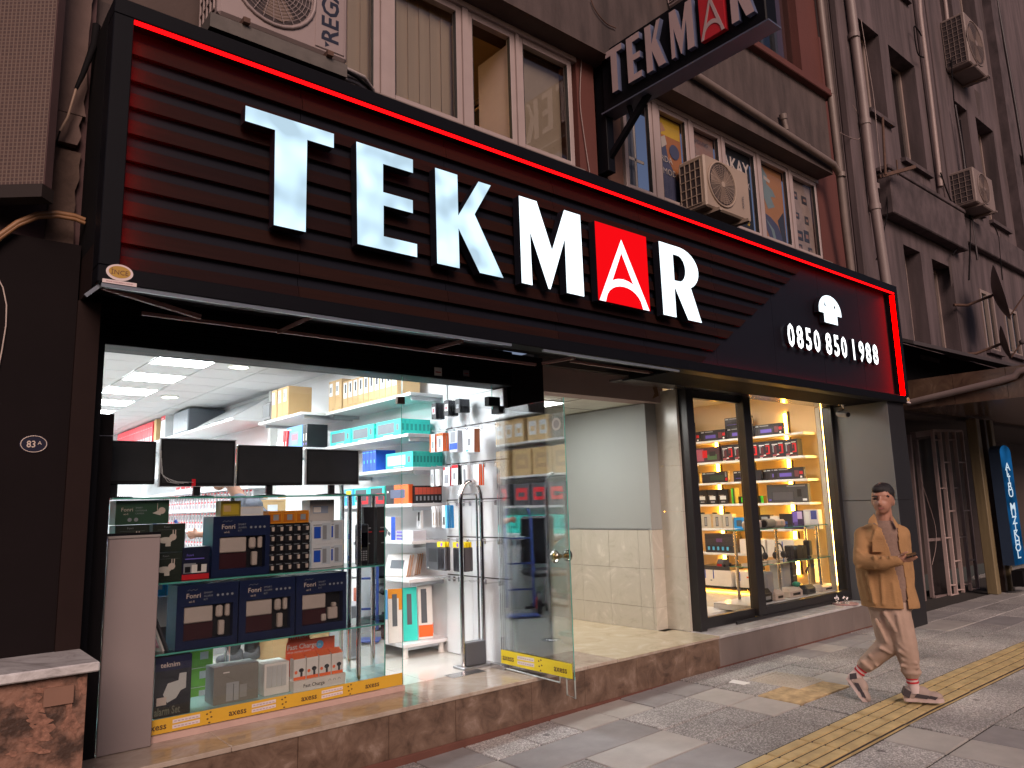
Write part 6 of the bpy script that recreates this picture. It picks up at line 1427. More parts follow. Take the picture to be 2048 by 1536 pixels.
goods(carton(.17, .1, .24, solid('3a3058'), front=((.1, .35, .5, .95, lilac), (.5, .55, .9, .95, solid('c8b8e8')), (.2, .1, .5, .4, solid('5a4a9a')))), 'game_box', 'purple picture box at the near end of the fifth amber shelf', (5.28,), shz[4], x=9.36)
goods(carton(.20, .1, .25, solid('d9d9e2', .4), front=((.5, .5, .9, .95, solid('4a5aa8')), (.1, .2, .4, .9, wht))), 'small_box', 'white box with blue panel at the right end of the fifth amber shelf', (5.09,), shz[4], x=9.36)
pr_ = thing('printer', 'dark printer box with blue ink windows on the sixth amber shelf', 'printer box', (9.42, 6.55, shz[5]+.001), WALLR)
q = MB(); q.box(-.24, -.10, 0, .24, .12, .27, solid('3c3a40', .35), ch=.006); q.build('carton', pr_)
q = MB(); q.box(-.20, -.104, .03, .22, -.1005, .10, solid('24262e'))
for k in range(5): q.box(-.19+.08*k, -.106, .035, -.155+.08*k, -.104, .085, skyp)
q.box(-.04, -.104, .15, .06, -.1005, .2, solid('6a4a80')); q.build('print', pr_)
wp_ = carton(.40, .3, .20, whitep, front=((.3, .05, .34, .9, blued), (.55, .05, .59, .9, blued), (.45, .2, .5, .3, greyp)))
place(wp_, 'printer', 'white printer with blue tape on the sixth amber shelf behind the posts', 'printer', (9.44, 5.98, shz[5]+.001), WALLR); place(wp_, 'printer', 'white printer with blue tape near the right end of the sixth amber shelf', 'printer', (9.44, 5.55, shz[5]+.001), WALLR)
place(carton(.5, .34, .22, whitep, front=((.12, .45, .15, 1, blued), (.4, .45, .43, 1, blued), (.3, .3, .36, .38, greyp))), 'printer', 'large white printer with blue tape on the lowest dark shelf', 'printer', (9.44, 6.6, shz[6]+.001), WALLR)
place(carton(.48, .34, .06, solid('3a3a3e'), ), 'flatbed_scanner', 'dark flat scanner upon the large white printer', 'scanner', (9.44, 6.6, shz[6]+.222), WALLR)
place(carton(.3, .3, .22, whitep, front=((.2, .4, .26, 1, blued), (.6, .6, .7, .7, orangep))), 'printer', 'white printer box beside the large one, lowest shelf', 'printer', (9.44, 6.14, shz[6]+.001), WALLR)

# glass stand in front of the shelves
gs = thing('glass_stand', 'glass shelf stand with chrome posts behind the right window pane', 'display stand', (8.5, 5.05, FZ))
IO = (8.5, 5.05, FZ)
for z in (1.235, .83):
    q = MB(IO); shelf_mesh(q, 7.50, 9.46, 4.90, 5.22, z); q.build('shelf', gs)
for x, y in ((7.64, 4.95), (8.24, 4.97), (9.19, 4.97), (7.7, 5.18), (9.3, 5.18)):
    q = MB(IO); q.cyl((x, y, .405), (x, y, 1.225), .018, chrome, 12); q.build('post', gs)
q = MB(IO); q.box(7.50, 4.88, .34, 9.48, 5.4, .404, white_lam); q.build('base', gs)
bs = thing('barcode_scanner', 'white projector like cylinder lying on the upper glass shelf', 'projector', (8.0, 5.06, 1.236))
q = MB(); q.box(-.22, -.07, 0, .52, .08, .09, offw, ch=.02); q.build('body', bs); q = MB(); q.cyl((-.02, -.10, .055), (.18, -.085, .055), .055, solid('7d7f82', .4), 16); q.build('barrel', bs)
q = MB(); q.disc((-.022, -.10, .055), (-1, 0, 0), .042, blackp, 16); q.disc((.30, -.071, .05), (0, -1, 0), .025, alu, 14); q.disc((.42, -.071, .05), (0, -1, 0), .025, alu, 14); q.build('lens', bs)
def gadget_speaker(x, label, h=.15, w=.09, arch=False):
    t = thing('speaker', label, 'speaker', (x, 5.05, .831))
    q = MB()
    if arch: q.prism([(-w/2, 0), (w/2, 0)] + arc(0, h-w/2, w/2, w/2, 0, 180, 10), (0, -.04, 0), X, ZZ, (0, .08, 0), blackp)
    else: q.box(-w/2, -.04, .02, w/2, .04, h, blackp, ch=.012); q.lathe([(.04, 0), (.035, .012), (.012, .02)], (0, 0, 0), blackp, 12)
    q.build('housing', t)
    q = MB(); q.disc((0, -.0415, h*.45), (0, -1, 0), w*.3, solid('33343a', .6), 16); q.build('cone', t)
gadget_speaker(8.64, 'small dark speaker on a foot, left on the lower glass shelf', .17, .10)
gadget_speaker(8.82, 'round topped dark speaker on the lower glass shelf', .16, .14, True)
gadget_speaker(8.94, 'narrow grey speaker right of the round topped one', .16, .09, True)
gadget_speaker(9.09, 'tallest black speaker beside the right chrome post', .21, .09)
for k, (x, s) in enumerate(((8.02, 1), (8.36, -1))):
    t = thing('headset', 'black headset lying on the lower glass shelf, left one' if k == 0 else 'black headset leaning against the middle chrome post', 'headset', (x, 5.04, .831))
    q = MB(); q.tube([(.09*math.cos(R(a)), .02*s, .10+.11*math.sin(R(a))) for a in range(-10, 191, 20)], .010, blackp, 8); q.build('band', t)
    for sx in (-1, 1):
        q = MB(); q.ball((.09*sx, .02*s, .075), (.022, .04, .045), solid('26262b'), 12); q.build('ear_cup', t)
    q = MB(); q.tube([(-.09, .0, .06), (-.12, -.05, .02), (-.05, -.09, .01)], .004, blackp, 6); q.build('boom', t)
cl = thing('toy_car', 'red and silver car shaped mouse on the glass shelf behind the door', 'gadget', (7.40, 5.15, .831))
q = MB(); q.prism([(-.09, 0), (.09, 0), (.09, .03), (.05, .045), (.02, .085), (-.05, .085), (-.085, .04)], (0, -.04, 0), X, ZZ, (0, .08, 0), solid('55565c', .3)); q.box(-.092, -.03, .012, -.088, .03, .035, redp); q.build('body', cl)
for sx in (-.055, .055): q = MB(); q.cyl((sx, -.045, .015), (sx, .045, .015), .018, blackp, 12); q.build('wheel', cl)
tl = thing('paper_towel', 'tall grey cylinder printer standing on the window base', 'device', (8.02, 5.02, .405))
q = MB(); q.box(-.08, -.06, 0, .08, .08, .33, solid('8f9094', .3), ch=.02); q.build('body', tl)
tl['label'] = 'tall grey device standing on the window base behind the black one'
for x, w_, h_, c_, lb in ((7.88, .19, .15, blackp, 'black cube shaped label printer at the left of the window base'), (8.14, .19, .11, offw, 'low white label printer on the window base'), (8.50, .30, .11, offw, 'long white printer base beside the green lump'), (8.86, .20, .11, solid('4a4c50'), 'dark grey printer on the window base near the right post'), (9.28, .30, .08, offw, 'flat white device at the right end of the window base')):
    t = thing('label_printer', lb, 'label printer', (x, 4.98, .405))
    q = MB(); q.box(-w_/2, -.06, 0, w_/2, .10, h_*.7, c_, ch=.008); q.build('base', t)
    q = MB(); q.add([(-w_/2+.01, -.05, h_*.7), (w_/2-.01, -.05, h_*.7), (w_/2-.01, .09, h_*.7), (-w_/2+.01, .09, h_*.7), (-w_/2+.02, -.02, h_), (w_/2-.02, -.02, h_), (w_/2-.02, .08, h_), (-w_/2+.02, .08, h_)], ((0, 1, 5, 4), (1, 2, 6, 5), (2, 3, 7, 6), (3, 0, 4, 7), (4, 5, 6, 7)), c_); q.build('lid', t)
    q = MB(); q.box(-w_*.25, -.0615, h_*.2, w_*.3, -.0605, h_*.45, blackp if c_ is not blackp else greyp); q.build('slot', t)
ups = thing('tower_device', 'black and silver tower speaker standing on the window base', 'tower device', (8.62, 5.14, .405))
q = MB(); q.box(-.16, -.08, 0, .04, .10, .40, solid('9a9c9e', .25), ch=.02); q.build('body', ups); q = MB(); q.box(.041, -.09, .02, .17, .09, .41, blackp, ch=.02); q.build('front', ups)
q = MB(); q.box(.06, -.0935, .22, .16, -.0905, .235, greyp); q.box(.06, -.0935, .30, .16, -.0905, .36, solid('2d2d33')); q.build('slot', ups)
gl_ = thing('green_gadget', 'small dark green cap on the long white printer', 'gadget', (8.60, 4.97, .517)); q = MB(); q.ball((0, 0, .025), (.05, .05, .035), solid('2f8a72', .3), 12); q.build('cap', gl_)
fn = thing('hanging_clip', 'dark bow shaped clip hanging under the glass shelf', 'clip', (8.86, 4.95, .82)); q = MB(); q.tube([(0, 0, 0), (0, 0, -.06)], .002, blackp, 5); q.prism([(-.05, -.14), (.0, -.10), (.04, -.06), (.055, -.075), (.01, -.115), (-.02, -.17)], (0, 0, 0), X, ZZ, (0, .01, 0), solid('4a3a34')); q.build('clip_body', fn)
bx_ = thing('black_scanner', 'black rounded box on a white plinth inside the sliding door', 'device', (7.25, 5.55, .33))
q = MB(); q.box(-.19, -.12, .001, .19, .12, .19, blackp, ch=.03); q.build('body', bx_)
q = MB(); q.box(-.01, -.1215, .08, .02, -.1205, .11, greyp); q.build('mark', bx_)
pz = thing('plinth', 'low white plinth inside the sliding door', 'plinth', (7.35, 5.5, .297)); q = MB(); q.box(-.35, -.25, 0, .30, .25, .031, white_lam); q.build('block', pz)
acr = thing('acrylic_holder', 'clear acrylic holder with a pale card at the right end of the window', 'holder', (9.26, 5.08, .47))
q = MB(); q.box(-.11, 0, 0, .11, .012, .32, mat('acrylic_amber', (.6, .42, .2), .15)); q.box(-.08, -.002, .22, .08, .0, .27, greyp); q.build('card', acr)
q = MB(); q.quad((-.13, -.01, 0), (.13, -.01, 0), (.13, -.01, .34), (-.13, -.01, .34), cello); q.build('sleeve', acr)

# tray of tea glasses and a black foot on the step
tray = thing('tea_tray', 'small round tray with tea glasses on the grey marble step', 'tray', at(1690, 1208, 'z', .299))
q = MB(); q.lathe([(0, 0), (.15, 0), (.155, .012), (.148, .012), (.145, .005), (0, .005)], (0, 0, 0), mat('pinkish_tray', (.5, .3, .28), .35), 28); q.build('dish', tray)
tp = at(1690, 1208, 'z', .299)
for k, (dx, dy, lb) in enumerate(((-.07, .06, 'tea glass with a spoon, left of the three on the tray'), (-.02, -.02, 'empty tea glass in the middle of the tray'), (.08, .02, 'tea glass at the right edge of the tray'))):
    g_ = thing('tea_glass', lb, 'tea glass', (tp.x+dx, tp.y+dy, .306))
    q = MB(); q.lathe([(.018, 0), (.021, .004), (.017, .03), (.024, .06), (.027, .075)], (0, 0, 0), glass('tea_glass_clear', (.9, .88, .85), 1.5, 3), 14); q.build('glass_body', g_)
    q = MB(); q.lathe([(0, .001), (.04, .001), (.045, .008)], (0, 0, 0), whitep, 14); q.build('saucer', g_)
    if k == 0: q = MB(); q.tube([(0, 0, .01), (.025, .01, .10)], .003, chrome, 5); q.build('spoon', g_)
cd = thing('folded_stand', 'black round foot of a stand lying on the step before the window', 'stand foot', at(1640, 1205, 'z', .298))
q = MB(); q.lathe([(0, 0), (.20, 0), (.20, .012), (.03, .02)], (0, 0, 0), black_matt, 24); q.build('disc', cd); q = MB(); q.cyl((0, 0, .015), (0, 0, .07), .02, alu, 10); q.build('stub', cd)
# ================================================================== PEOPLE
def organic(name, prims, voxel, m_, parent, org, smooth=6, cut=None, drop=None, thick=0, folds=0, fscale=.12):
    """Limb and body volumes fused into one continuous skin."""
    b = MB()
    for p in prims:
        if p[0] == 'cap':
            _, A, B, ra, rb_ = p; A, B = Vector(A), Vector(B); n = 7
            b.tube([A.lerp(B, i/n) for i in range(n+1)], [ra+(rb_-ra)*i/n for i in range(n+1)], m_, 14)
            b.ball(A, ra*.995, m_, 14); b.ball(B, rb_*.995, m_, 14)
        elif p[0] == 'loft':
            vs = [c+ax_*(rx*math.cos(2*math.pi*j/26))+ay_*(ry*math.sin(2*math.pi*j/26)) for c, rx, ry, ax_, ay_ in p[1] for j in range(26)]; nr = len(p[1])
            b.add(vs, [(i*26+j, i*26+(j+1) % 26, (i+1)*26+(j+1) % 26, (i+1)*26+j) for i in range(nr-1) for j in range(26)]+[tuple(range(25, -1, -1)), tuple(range((nr-1)*26, nr*26))], m_)
        else:
            _, c, r_, mx = p; b.ball(c, r_, m_, 20, mx)
    me = b.mesh('raw'); o = bpy.data.objects.new('raw', me); COL.objects.link(o)
    rm = o.modifiers.new('fuse', 'REMESH'); rm.mode = 'VOXEL'; rm.voxel_size = voxel
    if smooth: s = o.modifiers.new('relax', 'SMOOTH'); s.iterations = smooth; s.factor = .5
    if folds:
        tx = bpy.data.textures.new('folds', 'CLOUDS'); tx.noise_scale = fscale; tx.noise_depth = 2
        dp = o.modifiers.new('folds', 'DISPLACE'); dp.texture = tx; dp.strength = folds; dp.mid_level = .5; dp.texture_coords = 'GLOBAL'
    dg = bpy.context.evaluated_depsgraph_get(); out = bpy.data.meshes.new_from_object(o.evaluated_get(dg))
    bpy.data.objects.remove(o); bpy.data.meshes.remove(me)
    bm = bmesh.new(); bm.from_mesh(out)
    if cut is not None:
        for co, no in cut: bmesh.ops.bisect_plane(bm, geom=bm.verts[:]+bm.edges[:]+bm.faces[:], plane_co=co, plane_no=no, clear_outer=True)
    if drop is not None:
        bm.normal_update(); bmesh.ops.delete(bm, geom=[f for f in bm.faces if drop(f.calc_center_median(), f.normal)], context='FACES')
    bmesh.ops.translate(bm, verts=bm.verts, vec=-Vector(org)); bm.to_mesh(out); bm.free()
    out.materials.clear(); out.materials.append(m_); out.polygons.foreach_set('use_smooth', [True]*len(out.polygons)); out.polygons.foreach_set('material_index', [0]*len(out.polygons)); out.name = name
    o = put(name, out, parent)
    if thick: sd = o.modifiers.new('thickness', 'SOLIDIFY'); sd.thickness = thick; sd.offset = -1
    return o
def frame_at(O):
    O = Vector(O); ey = Vector((O.x, O.y, 0)).normalized(); ex = Vector((ey.y, -ey.x, 0))
    def PP(px_, py_, dd=0.):
        d = fw + rt*((px_-1024)/FPX) - up*((py_-768)/FPX); o = Vector((0, 0, CAM_H))
        return o+d*((dd-(o-O).dot(ey))/d.dot(ey))
    return ex, ey, PP
def to_px(p):
    d = Vector(p)-Vector((0, 0, CAM_H)); w_ = d.dot(fw); return 1024+FPX*d.dot(rt)/w_, 768-FPX*d.dot(up)/w_
def inpoly(x, y, P):
    c = False
    for (x0, y0), (x1, y1) in zip(P, P[1:]+P[:1]):
        if (y0 > y) != (y1 > y) and x < (x1-x0)*(y-y0)/(y1-y0)+x0: c = not c
    return c
skin = mat('tan_skin', (.40, .20, .135), .5, var=.06, scale=12)
hair_m = mat('black_hair', (.012, .010, .010), .6, var=.4, scale=60, bump=.5, bscale=220)
jacket_m = mat('tan_corduroy_overshirt', (.36, .20, .085), .9, var=.14, scale=9, bump=.25, bscale=90)
shirt_m = mat('beige_knit_shirt', (.235, .155, .12), .9, var=.16, scale=60, bump=.2, bscale=160)
pants_m = mat('light_tan_trousers', (.42, .295, .225), .8, var=.10, scale=6, bump=.35, bscale=22)
sock_m = mat('white_sock', (.62, .50, .47), .9); red_knit = mat('red_knit_band', (.48, .03, .04), .9)
shoe_lt = mat('grey_beige_shoe', (.36, .28, .24), .7, var=.15, scale=20); shoe_dk = mat('dark_shoe_panel', (.05, .04, .045), .6); sole_m = mat('pale_pink_sole', (.55, .42, .38), .6)

O = Vector((6.07, 2.79, 0))
ex, ey, PP = frame_at(O)
man = thing('person', 'man in tan overshirt and beige trousers walking across the yellow tactile strip', 'person', O)
MX = Matrix((ex, ey, Z)).transposed()
def E(px_, py_, dd, r_): return ('ell', PP(px_, py_, dd), r_, MX)
def C(a, b, ra, rb_): return ('cap', PP(*a), PP(*b), ra, rb_)
head = [E(1765, 994, .0, (.079, .100, .115)), E(1764, 1009, -.03, (.064, .075, .075)), E(1763, 1019, -.055, (.038, .038, .036)),
        E(1759, 1006, -.110, (.014, .018, .022)), C((1760, 995, -.098), (1759, 1005, -.112), .009, .012), E(1761, 990, -.085, (.055, .018, .014)),
        E(1786, 1003, .02, (.014, .028, .034)), E(1745, 1003, .01, (.010, .026, .032)), C((1767, 1015, .02), (1769, 1050, .035), .056, .066), E(1762, 1016, -.088, (.024, .012, .012))]
torso = [E(1766, 1080, .03, (.15, .095, .16)), E(1772, 1135, .03, (.145, .095, .20)), E(1780, 1195, .02, (.15, .10, .14)), C((1738, 1066, .02), (1794, 1066, .04), .048, .048)]
arm_r = [C((1736, 1068, 0), (1727, 1118, -.12), .042, .036), C((1727, 1118, -.12), (1796, 1121, -.24), .036, .029)]
arm_l = [C((1794, 1068, .05), (1806, 1120, .10), .042, .036), C((1806, 1120, .10), (1808, 1160, .06), .034, .028), E(1808, 1168, .06, (.03, .028, .04))]
leg_r = [C((1787, 1212, .0), (1812, 1294, -.03), .085, .055), C((1812, 1294, -.03), (1826, 1372, .0), .052, .034)]
leg_l = [C((1768, 1212, .04), (1782, 1290, .02), .085, .055), C((1782, 1290, .02), (1716, 1345, .08), .052, .034)]
foot = [C((1822, 1390, .0), (1866, 1396, .02), .034, .028), C((1704, 1356, .08), (1722, 1388, .05), .034, .028)]
# right hand: palm, four unequal fingers curling round the phone, thumb from the side of the palm
hand = [('ell', PP(1805, 1117, -.25), (.036, .022, .030), MX)]
for k, (a, b, c, r_) in enumerate((((1811, 1113, -.262), (1822, 1112, -.275), (1832, 1112.5, -.272), .0085), ((1811, 1116, -.256), (1823, 1116, -.268), (1834.5, 1114.5, -.264), .0088), ((1810, 1119, -.248), (1821, 1119.5, -.26), (1831, 1117.5, -.255), .0084), ((1809, 1122, -.24), (1818, 1123, -.25), (1826, 1121, -.246), .0072))):
    hand += [C(a, b, r_*1.1, r_), C(b, c, r_, r_*.85)]
hand += [C((1802, 1111, -.262), (1808, 1107, -.285), .012, .010), C((1808, 1107, -.285), (1815, 1104, -.29), .010, .008)]
organic('body', head+torso+arm_r+arm_l+leg_r+leg_l+foot+hand, .0062, skin, man, O, smooth=2)
# hair
organic('hair', [E(1766, 985, .012, (.084, .103, .082)), E(1768, 992, .06, (.078, .07, .10)), E(1758, 979, -.055, (.055, .05, .036))], .007, hair_m, man, O, smooth=2,
        drop=lambda c, n: (lambda x, y: inpoly(x, y, [(1742, 990), (1748, 985), (1760, 984), (1775, 983), (1782, 991), (1781, 1012), (1776, 1040), (1740, 1040)]) and (c-O).dot(ey) < .03)(*to_px(c)))
def facebit(name, pts, mt_, dd, own=man, org=O, PPx=None, push=.004):
    PPx = PPx or PP
    q = MB(org); A = [PPx(a, b, dd) for a, b in pts]; n = len(A); d = ey*push
    q.add(A+[p+d for p in A], [tuple(range(n)), tuple(range(2*n-1, n-1, -1))]+[(i, (i+1) % n, n+(i+1) % n, n+i) for i in range(n)], mt_); return q.build(name, own)
facebit('eyebrow', [(1742.5, 994), (1747, 990.6), (1755, 992), (1755, 994.8), (1748, 994)], hair_m, -.099, push=.02); facebit('eyebrow', [(1763, 993), (1771, 989.5), (1779, 991.5), (1779, 993.8), (1771, 993), (1763, 995.6)], hair_m, -.093, push=.025)
dk = mat('dark_eye', (.02, .014, .012), .3)
facebit('eye', [(1744, 998), (1749, 995.2), (1754.5, 998), (1749, 1000.2)], dk, -.095, push=.02); facebit('eye', [(1764, 997.5), (1769.5, 994.6), (1775.5, 997.5), (1769.5, 999.8)], dk, -.090, push=.02)
facebit('mouth', [(1755.5, 1016.5), (1762, 1014.9), (1769.5, 1016.5), (1762, 1019)], mat('lip', (.28, .10, .08), .5), -.103, push=.02)
facebit('stubble', [(1757, 1013.2), (1763, 1012.2), (1768, 1013.2), (1767, 1014.6), (1763, 1013.8), (1758, 1014.6)], mat('shadow_beard', (.16, .085, .06), .8), -.101, push=.02)
# trousers
thigh = [C((1786, 1205, .0), (1811, 1290, -.03), .118, .088), C((1811, 1290, -.03), (1822, 1342, -.01), .086, .066), E(1822, 1343, -.01, (.074, .074, .03)),
         C((1766, 1205, .04), (1780, 1287, .02), .118, .090), C((1780, 1287, .02), (1733, 1328, .07), .086, .062), E(1733, 1329, .07, (.066, .07, .045)), E(1780, 1205, .02, (.175, .135, .10)),
         C((1802, 1331, -.075), (1836, 1336, -.07), .013, .011), C((1804, 1320, -.085), (1834, 1327, -.08), .012, .009), C((1799, 1303, -.10), (1822, 1318, -.09), .013, .008), C((1798, 1287, -.10), (1812, 1300, -.11), .014, .010),
         C((1722, 1322, .0), (1742, 1338, .01), .013, .010), C((1738, 1310, -.01), (1754, 1332, .0), .013, .009), C((1760, 1296, -.06), (1784, 1308, -.05), .014, .008), C((1752, 1240, -.09), (1772, 1284, -.07), .016, .010), C((1795, 1232, -.12), (1806, 1284, -.11), .015, .010), C((1768, 1225, -.11), (1790, 1262, -.11), .013, .008)]
organic('trousers', thigh, .009, pants_m, man, O, smooth=3, folds=.014, fscale=.12)
# socks with red rings, shoes
def sock(a, b):
    A, B = PP(*a), PP(*b); q = MB(O); q.tube([A.lerp(B, t) for t in (0, .33, .66, 1)], [.041, .040, .041, .046], sock_m, 14); q.build('sock', man)
    for t in (.12, .34):
        q = MB(O); q.tube([A.lerp(B, t), A.lerp(B, t+.10)], .0445, red_knit, 14); q.build('sock_band', man)
sock((1823, 1350, -.01), (1829, 1384, .0)); sock((1728, 1333, .07), (1706, 1358, .08))
def shoe(heel, toe, top, upv):
    H, T, U = PP(*heel), PP(*toe), PP(*top); f = (T-H).normalized(); L = (T-H).length; n_ = Vector(upv); n_ = (n_-f*n_.dot(f)).normalized(); s_ = f.cross(n_)
    mx = Matrix((f, s_, n_)).transposed()
    r = thing('x', '', '') if False else None
    q_ = organic('shoe', [('ell', H+f*L*.20+n_*.045, (L*.20, .042, .066), mx), ('ell', H+f*L*.42+n_*.05, (L*.28, .044, .056), mx), ('ell', H+f*L*.72+n_*.034, (L*.27, .047, .036), mx)], .006, shoe_lt, man, O, smooth=3)
    q = MB(O)
    pr = [(0, -.030), (.04, -.038), (.3, -.036), (.62, -.046), (.85, -.040), (.97, -.02), (1.0, 0), (.97, .02), (.85, .040), (.62, .046), (.3, .036), (.04, .038), (0, .030)]
    q.prism([(a*L, b) for a, b in pr], H-n_*.006, f, s_, n_*.028, sole_m); q.build('sole', q_)
    q = MB(O)
    for a, b, cz, hh in ((.30, .60, .058, .012), (.0, .16, .085, .024), (.62, .80, .048, .010)):
        q.obox(H+f*L*(a+b)/2+n_*cz*.66, f*L*(b-a)*.5-n_*hh*.5, s_*.047, n_*hh+f*.01, shoe_dk)
    q.build('side_panel', q_)
    q = MB(O)
    for k in range(4): c = H+f*L*(.40+.09*k)+n_*(.084-.010*k); q.tube([c-s_*.028, c+n_*.003, c+s_*.028], .0035, mat('pale_lace', (.6, .5, .45), .8), 5)
    q.build('lace', q_)
shoe((1808, 1399, .0), (1889, 1403, .02), (1828, 1380, 0), (0, 0, 1))
Hh, Tt = PP(1694, 1352, .085), PP(1734, 1409, .03)
shoe((1694, 1356, .085), (1733, 1409, .03), (1712, 1356, .08), ex*.75+Vector((0, 0, .6)))
# shirt and overshirt
organic('shirt', [('loft', [(PP(a_, b_, d__), rx, ry, ex, ey) for a_, b_, d__, rx, ry in ((1767, 1041, .02, .066, .07), (1767, 1052, .02, .11, .10), (1767, 1068, .02, .165, .112), (1770, 1110, .015, .172, .120), (1776, 1150, .015, .172, .124), (1781, 1202, .015, .172, .128))])], .009, shirt_m, man, O, smooth=3)
wedge = [(1757, 1036), (1799, 1036), (1796, 1060), (1799, 1095), (1806, 1130), (1812, 1160), (1816, 1200), (1818, 1230), (1808, 1230), (1806, 1200), (1797, 1160), (1786, 1125), (1777, 1095), (1767, 1070)]
hemP = PP(1781, 1213, 0); hn = (Vector((0, 0, -1))-ex*.02).normalized()
def L(a, b, d, rx, ry): return (PP(a, b, d), rx, ry, ex, ey)
jk = [('loft', [L(1767, 1043, .035, .075, .08), L(1766, 1050, .03, .125, .10), L(1764, 1058, .03, .172, .118), L(1763, 1072, .02, .196, .132), L(1763, 1100, .02, .200, .140), L(1766, 1140, .02, .203, .146), L(1772, 1175, .02, .206, .150), L(1780, 1205, .02, .208, .155), L(1783, 1235, .02, .206, .155)]),
      C((1727, 1071, .0), (1722, 1120, -.12), .070, .062), C((1722, 1121, -.12), (1764, 1126, -.205), .062, .055), C((1764, 1126, -.205), (1797, 1122, -.238), .055, .041),
      C((1802, 1069, .05), (1809, 1120, .08), .070, .060), C((1809, 1120, .08), (1816, 1165, .03), .060, .050),
      C((1713, 1100, -.13), (1730, 1116, -.185), .013, .010), C((1716, 1135, -.16), (1738, 1120, -.20), .014, .010), C((1748, 1112, -.235), (1752, 1138, -.225), .012, .009), C((1764, 1114, -.25), (1770, 1136, -.24), .011, .009), C((1779, 1113, -.262), (1784, 1132, -.26), .010, .008),
      C((1722, 1088, -.07), (1727, 1108, -.135), .014, .009), C((1736, 1150, -.115), (1748, 1206, -.125), .016, .012), C((1762, 1150, -.125), (1766, 1208, -.132), .014, .012), C((1725, 1145, -.07), (1738, 1200, -.09), .016, .012), C((1752, 1060, -.10), (1744, 1084, -.115), .012, .008), C((1785, 1165, -.12), (1791, 1210, -.13), .013, .010)]
organic('overshirt', jk, .009, jacket_m, man, O, smooth=3, cut=[(hemP, hn)],
        drop=lambda c, n: n.dot(ey) < .25 and (lambda x, y: inpoly(x, y, wedge))(*to_px(c)) and (c-O).dot(ey) > -.16, thick=.008, folds=.012, fscale=.14)
def flap(name, pts, mt_): 
    q = MB(O); A = [PP(*p) for p in pts]; n = len(A); d = ey*.008
    q.add(A+[p+d for p in A], [tuple(range(n)), tuple(range(2*n-1, n-1, -1))]+[(i, (i+1) % n, n+(i+1) % n, n+i) for i in range(n)], mt_); return q.build(name, man)
flap('collar', [(1748, 1027, -.055), (1752, 1036, -.085), (1757, 1052, -.135), (1749, 1046, -.142), (1736, 1046, -.13), (1738, 1038, -.095)], jacket_m)
flap('collar', [(1784, 1030, -.03), (1792, 1042, -.06), (1799, 1054, -.085), (1793, 1056, -.105), (1788, 1046, -.085)], jacket_m)
flap('chest_pocket', [(1745, 1081, -.152), (1767, 1081.5, -.142), (1768, 1104, -.150), (1745, 1104, -.160)], jacket_m)
ph = thing('phone', 'dark phone held in the walking man\'s right hand', 'phone', PP(1823, 1111, -.25))
a, b = PP(1813, 1112.5, -.27), PP(1833, 1107.5, -.262)
f = (b-a); q = MB(PP(1823, 1111, -.25)); q.obox((a+b)/2, f/2, ey*.036+Vector((0, 0, .008)), Vector((0, 0, .0042)), mat('black_phone', (.01, .01, .012), .15), ch=.002); q.build('phone_body', ph)

# ---- shopkeeper bent over the counter behind the rack
O2 = at(486, 1322, 'z', FZ)
ex2, ey2, P2 = frame_at(O2)
MX2 = Matrix((ex2, ey2, Z)).transposed()
sk = thing('person', 'shopkeeper in a grey shirt bending over the counter behind the monitors', 'person', O2)
def E2(a, b, d, r_): return ('ell', P2(a, b, d), r_, MX2)
def C2(a, b, ra, rb_): return ('cap', P2(*a), P2(*b), ra, rb_)
organic('body', [E2(452, 950, .0, (.075, .095, .11)), E2(438, 968, -.02, (.055, .06, .06)), E2(428, 960, -.03, (.014, .016, .02)), C2((460, 965, .02), (482, 1000, .03), .055, .06), E2(470, 958, .0, (.012, .02, .03)),
        E2(500, 1040, .03, (.16, .11, .17)), E2(520, 1110, .03, (.15, .11, .20)), E2(515, 1150, .03, (.15, .11, .12)),
        C2((470, 1015, -.05), (450, 1070, -.1), .045, .04), C2((450, 1070, -.1), (395, 1068, -.12), .038, .028), E2(386, 1066, -.12, (.045, .02, .025)),
        C2((388, 1066, -.12), (376, 1062, -.13), .009, .008), C2((388, 1069, -.12), (374, 1068, -.13), .009, .008), C2((388, 1072, -.12), (376, 1073, -.13), .009, .008), C2((390, 1075, -.12), (380, 1078, -.13), .008, .007), C2((393, 1062, -.12), (388, 1056, -.13), .010, .008),
        C2((500, 1170, 0), (475, 1240, 0), .07, .055), C2((475, 1240, 0), (468, 1300, 0), .05, .035), C2((525, 1170, .05), (508, 1240, .05), .07, .055), C2((508, 1240, .05), (500, 1300, .05), .05, .035)], .009, skin, sk, O2, smooth=2)
organic('hair', [E2(456, 943, .01, (.082, .10, .095)), E2(466, 955, .03, (.06, .07, .09))], .010, hair_m, sk, O2, smooth=2)
tee = mat('slate_grey_shirt', (.10, .105, .13), .9, var=.2, scale=10, bump=.3, bscale=30)
organic('shirt', [E2(500, 1045, .03, (.185, .135, .18)), E2(522, 1110, .03, (.17, .13, .22)), C2((478, 1005, -.02), (455, 1050, -.08), .085, .07), E2(495, 1010, .03, (.14, .11, .08))], .010, tee, sk, O2, smooth=3)
blk = mat('black_trousers', (.015, .015, .018), .8)
organic('trousers', [E2(518, 1160, .03, (.17, .13, .12)), C2((500, 1170, 0), (475, 1240, 0), .10, .075), C2((475, 1240, 0), (466, 1300, 0), .07, .06), C2((525, 1170, .05), (508, 1240, .05), .10, .075), C2((508, 1240, .05), (502, 1298, .05), .07, .06)], .010, blk, sk, O2, smooth=3)
shk = mat('charcoal_shoe', (.07, .07, .08), .7)
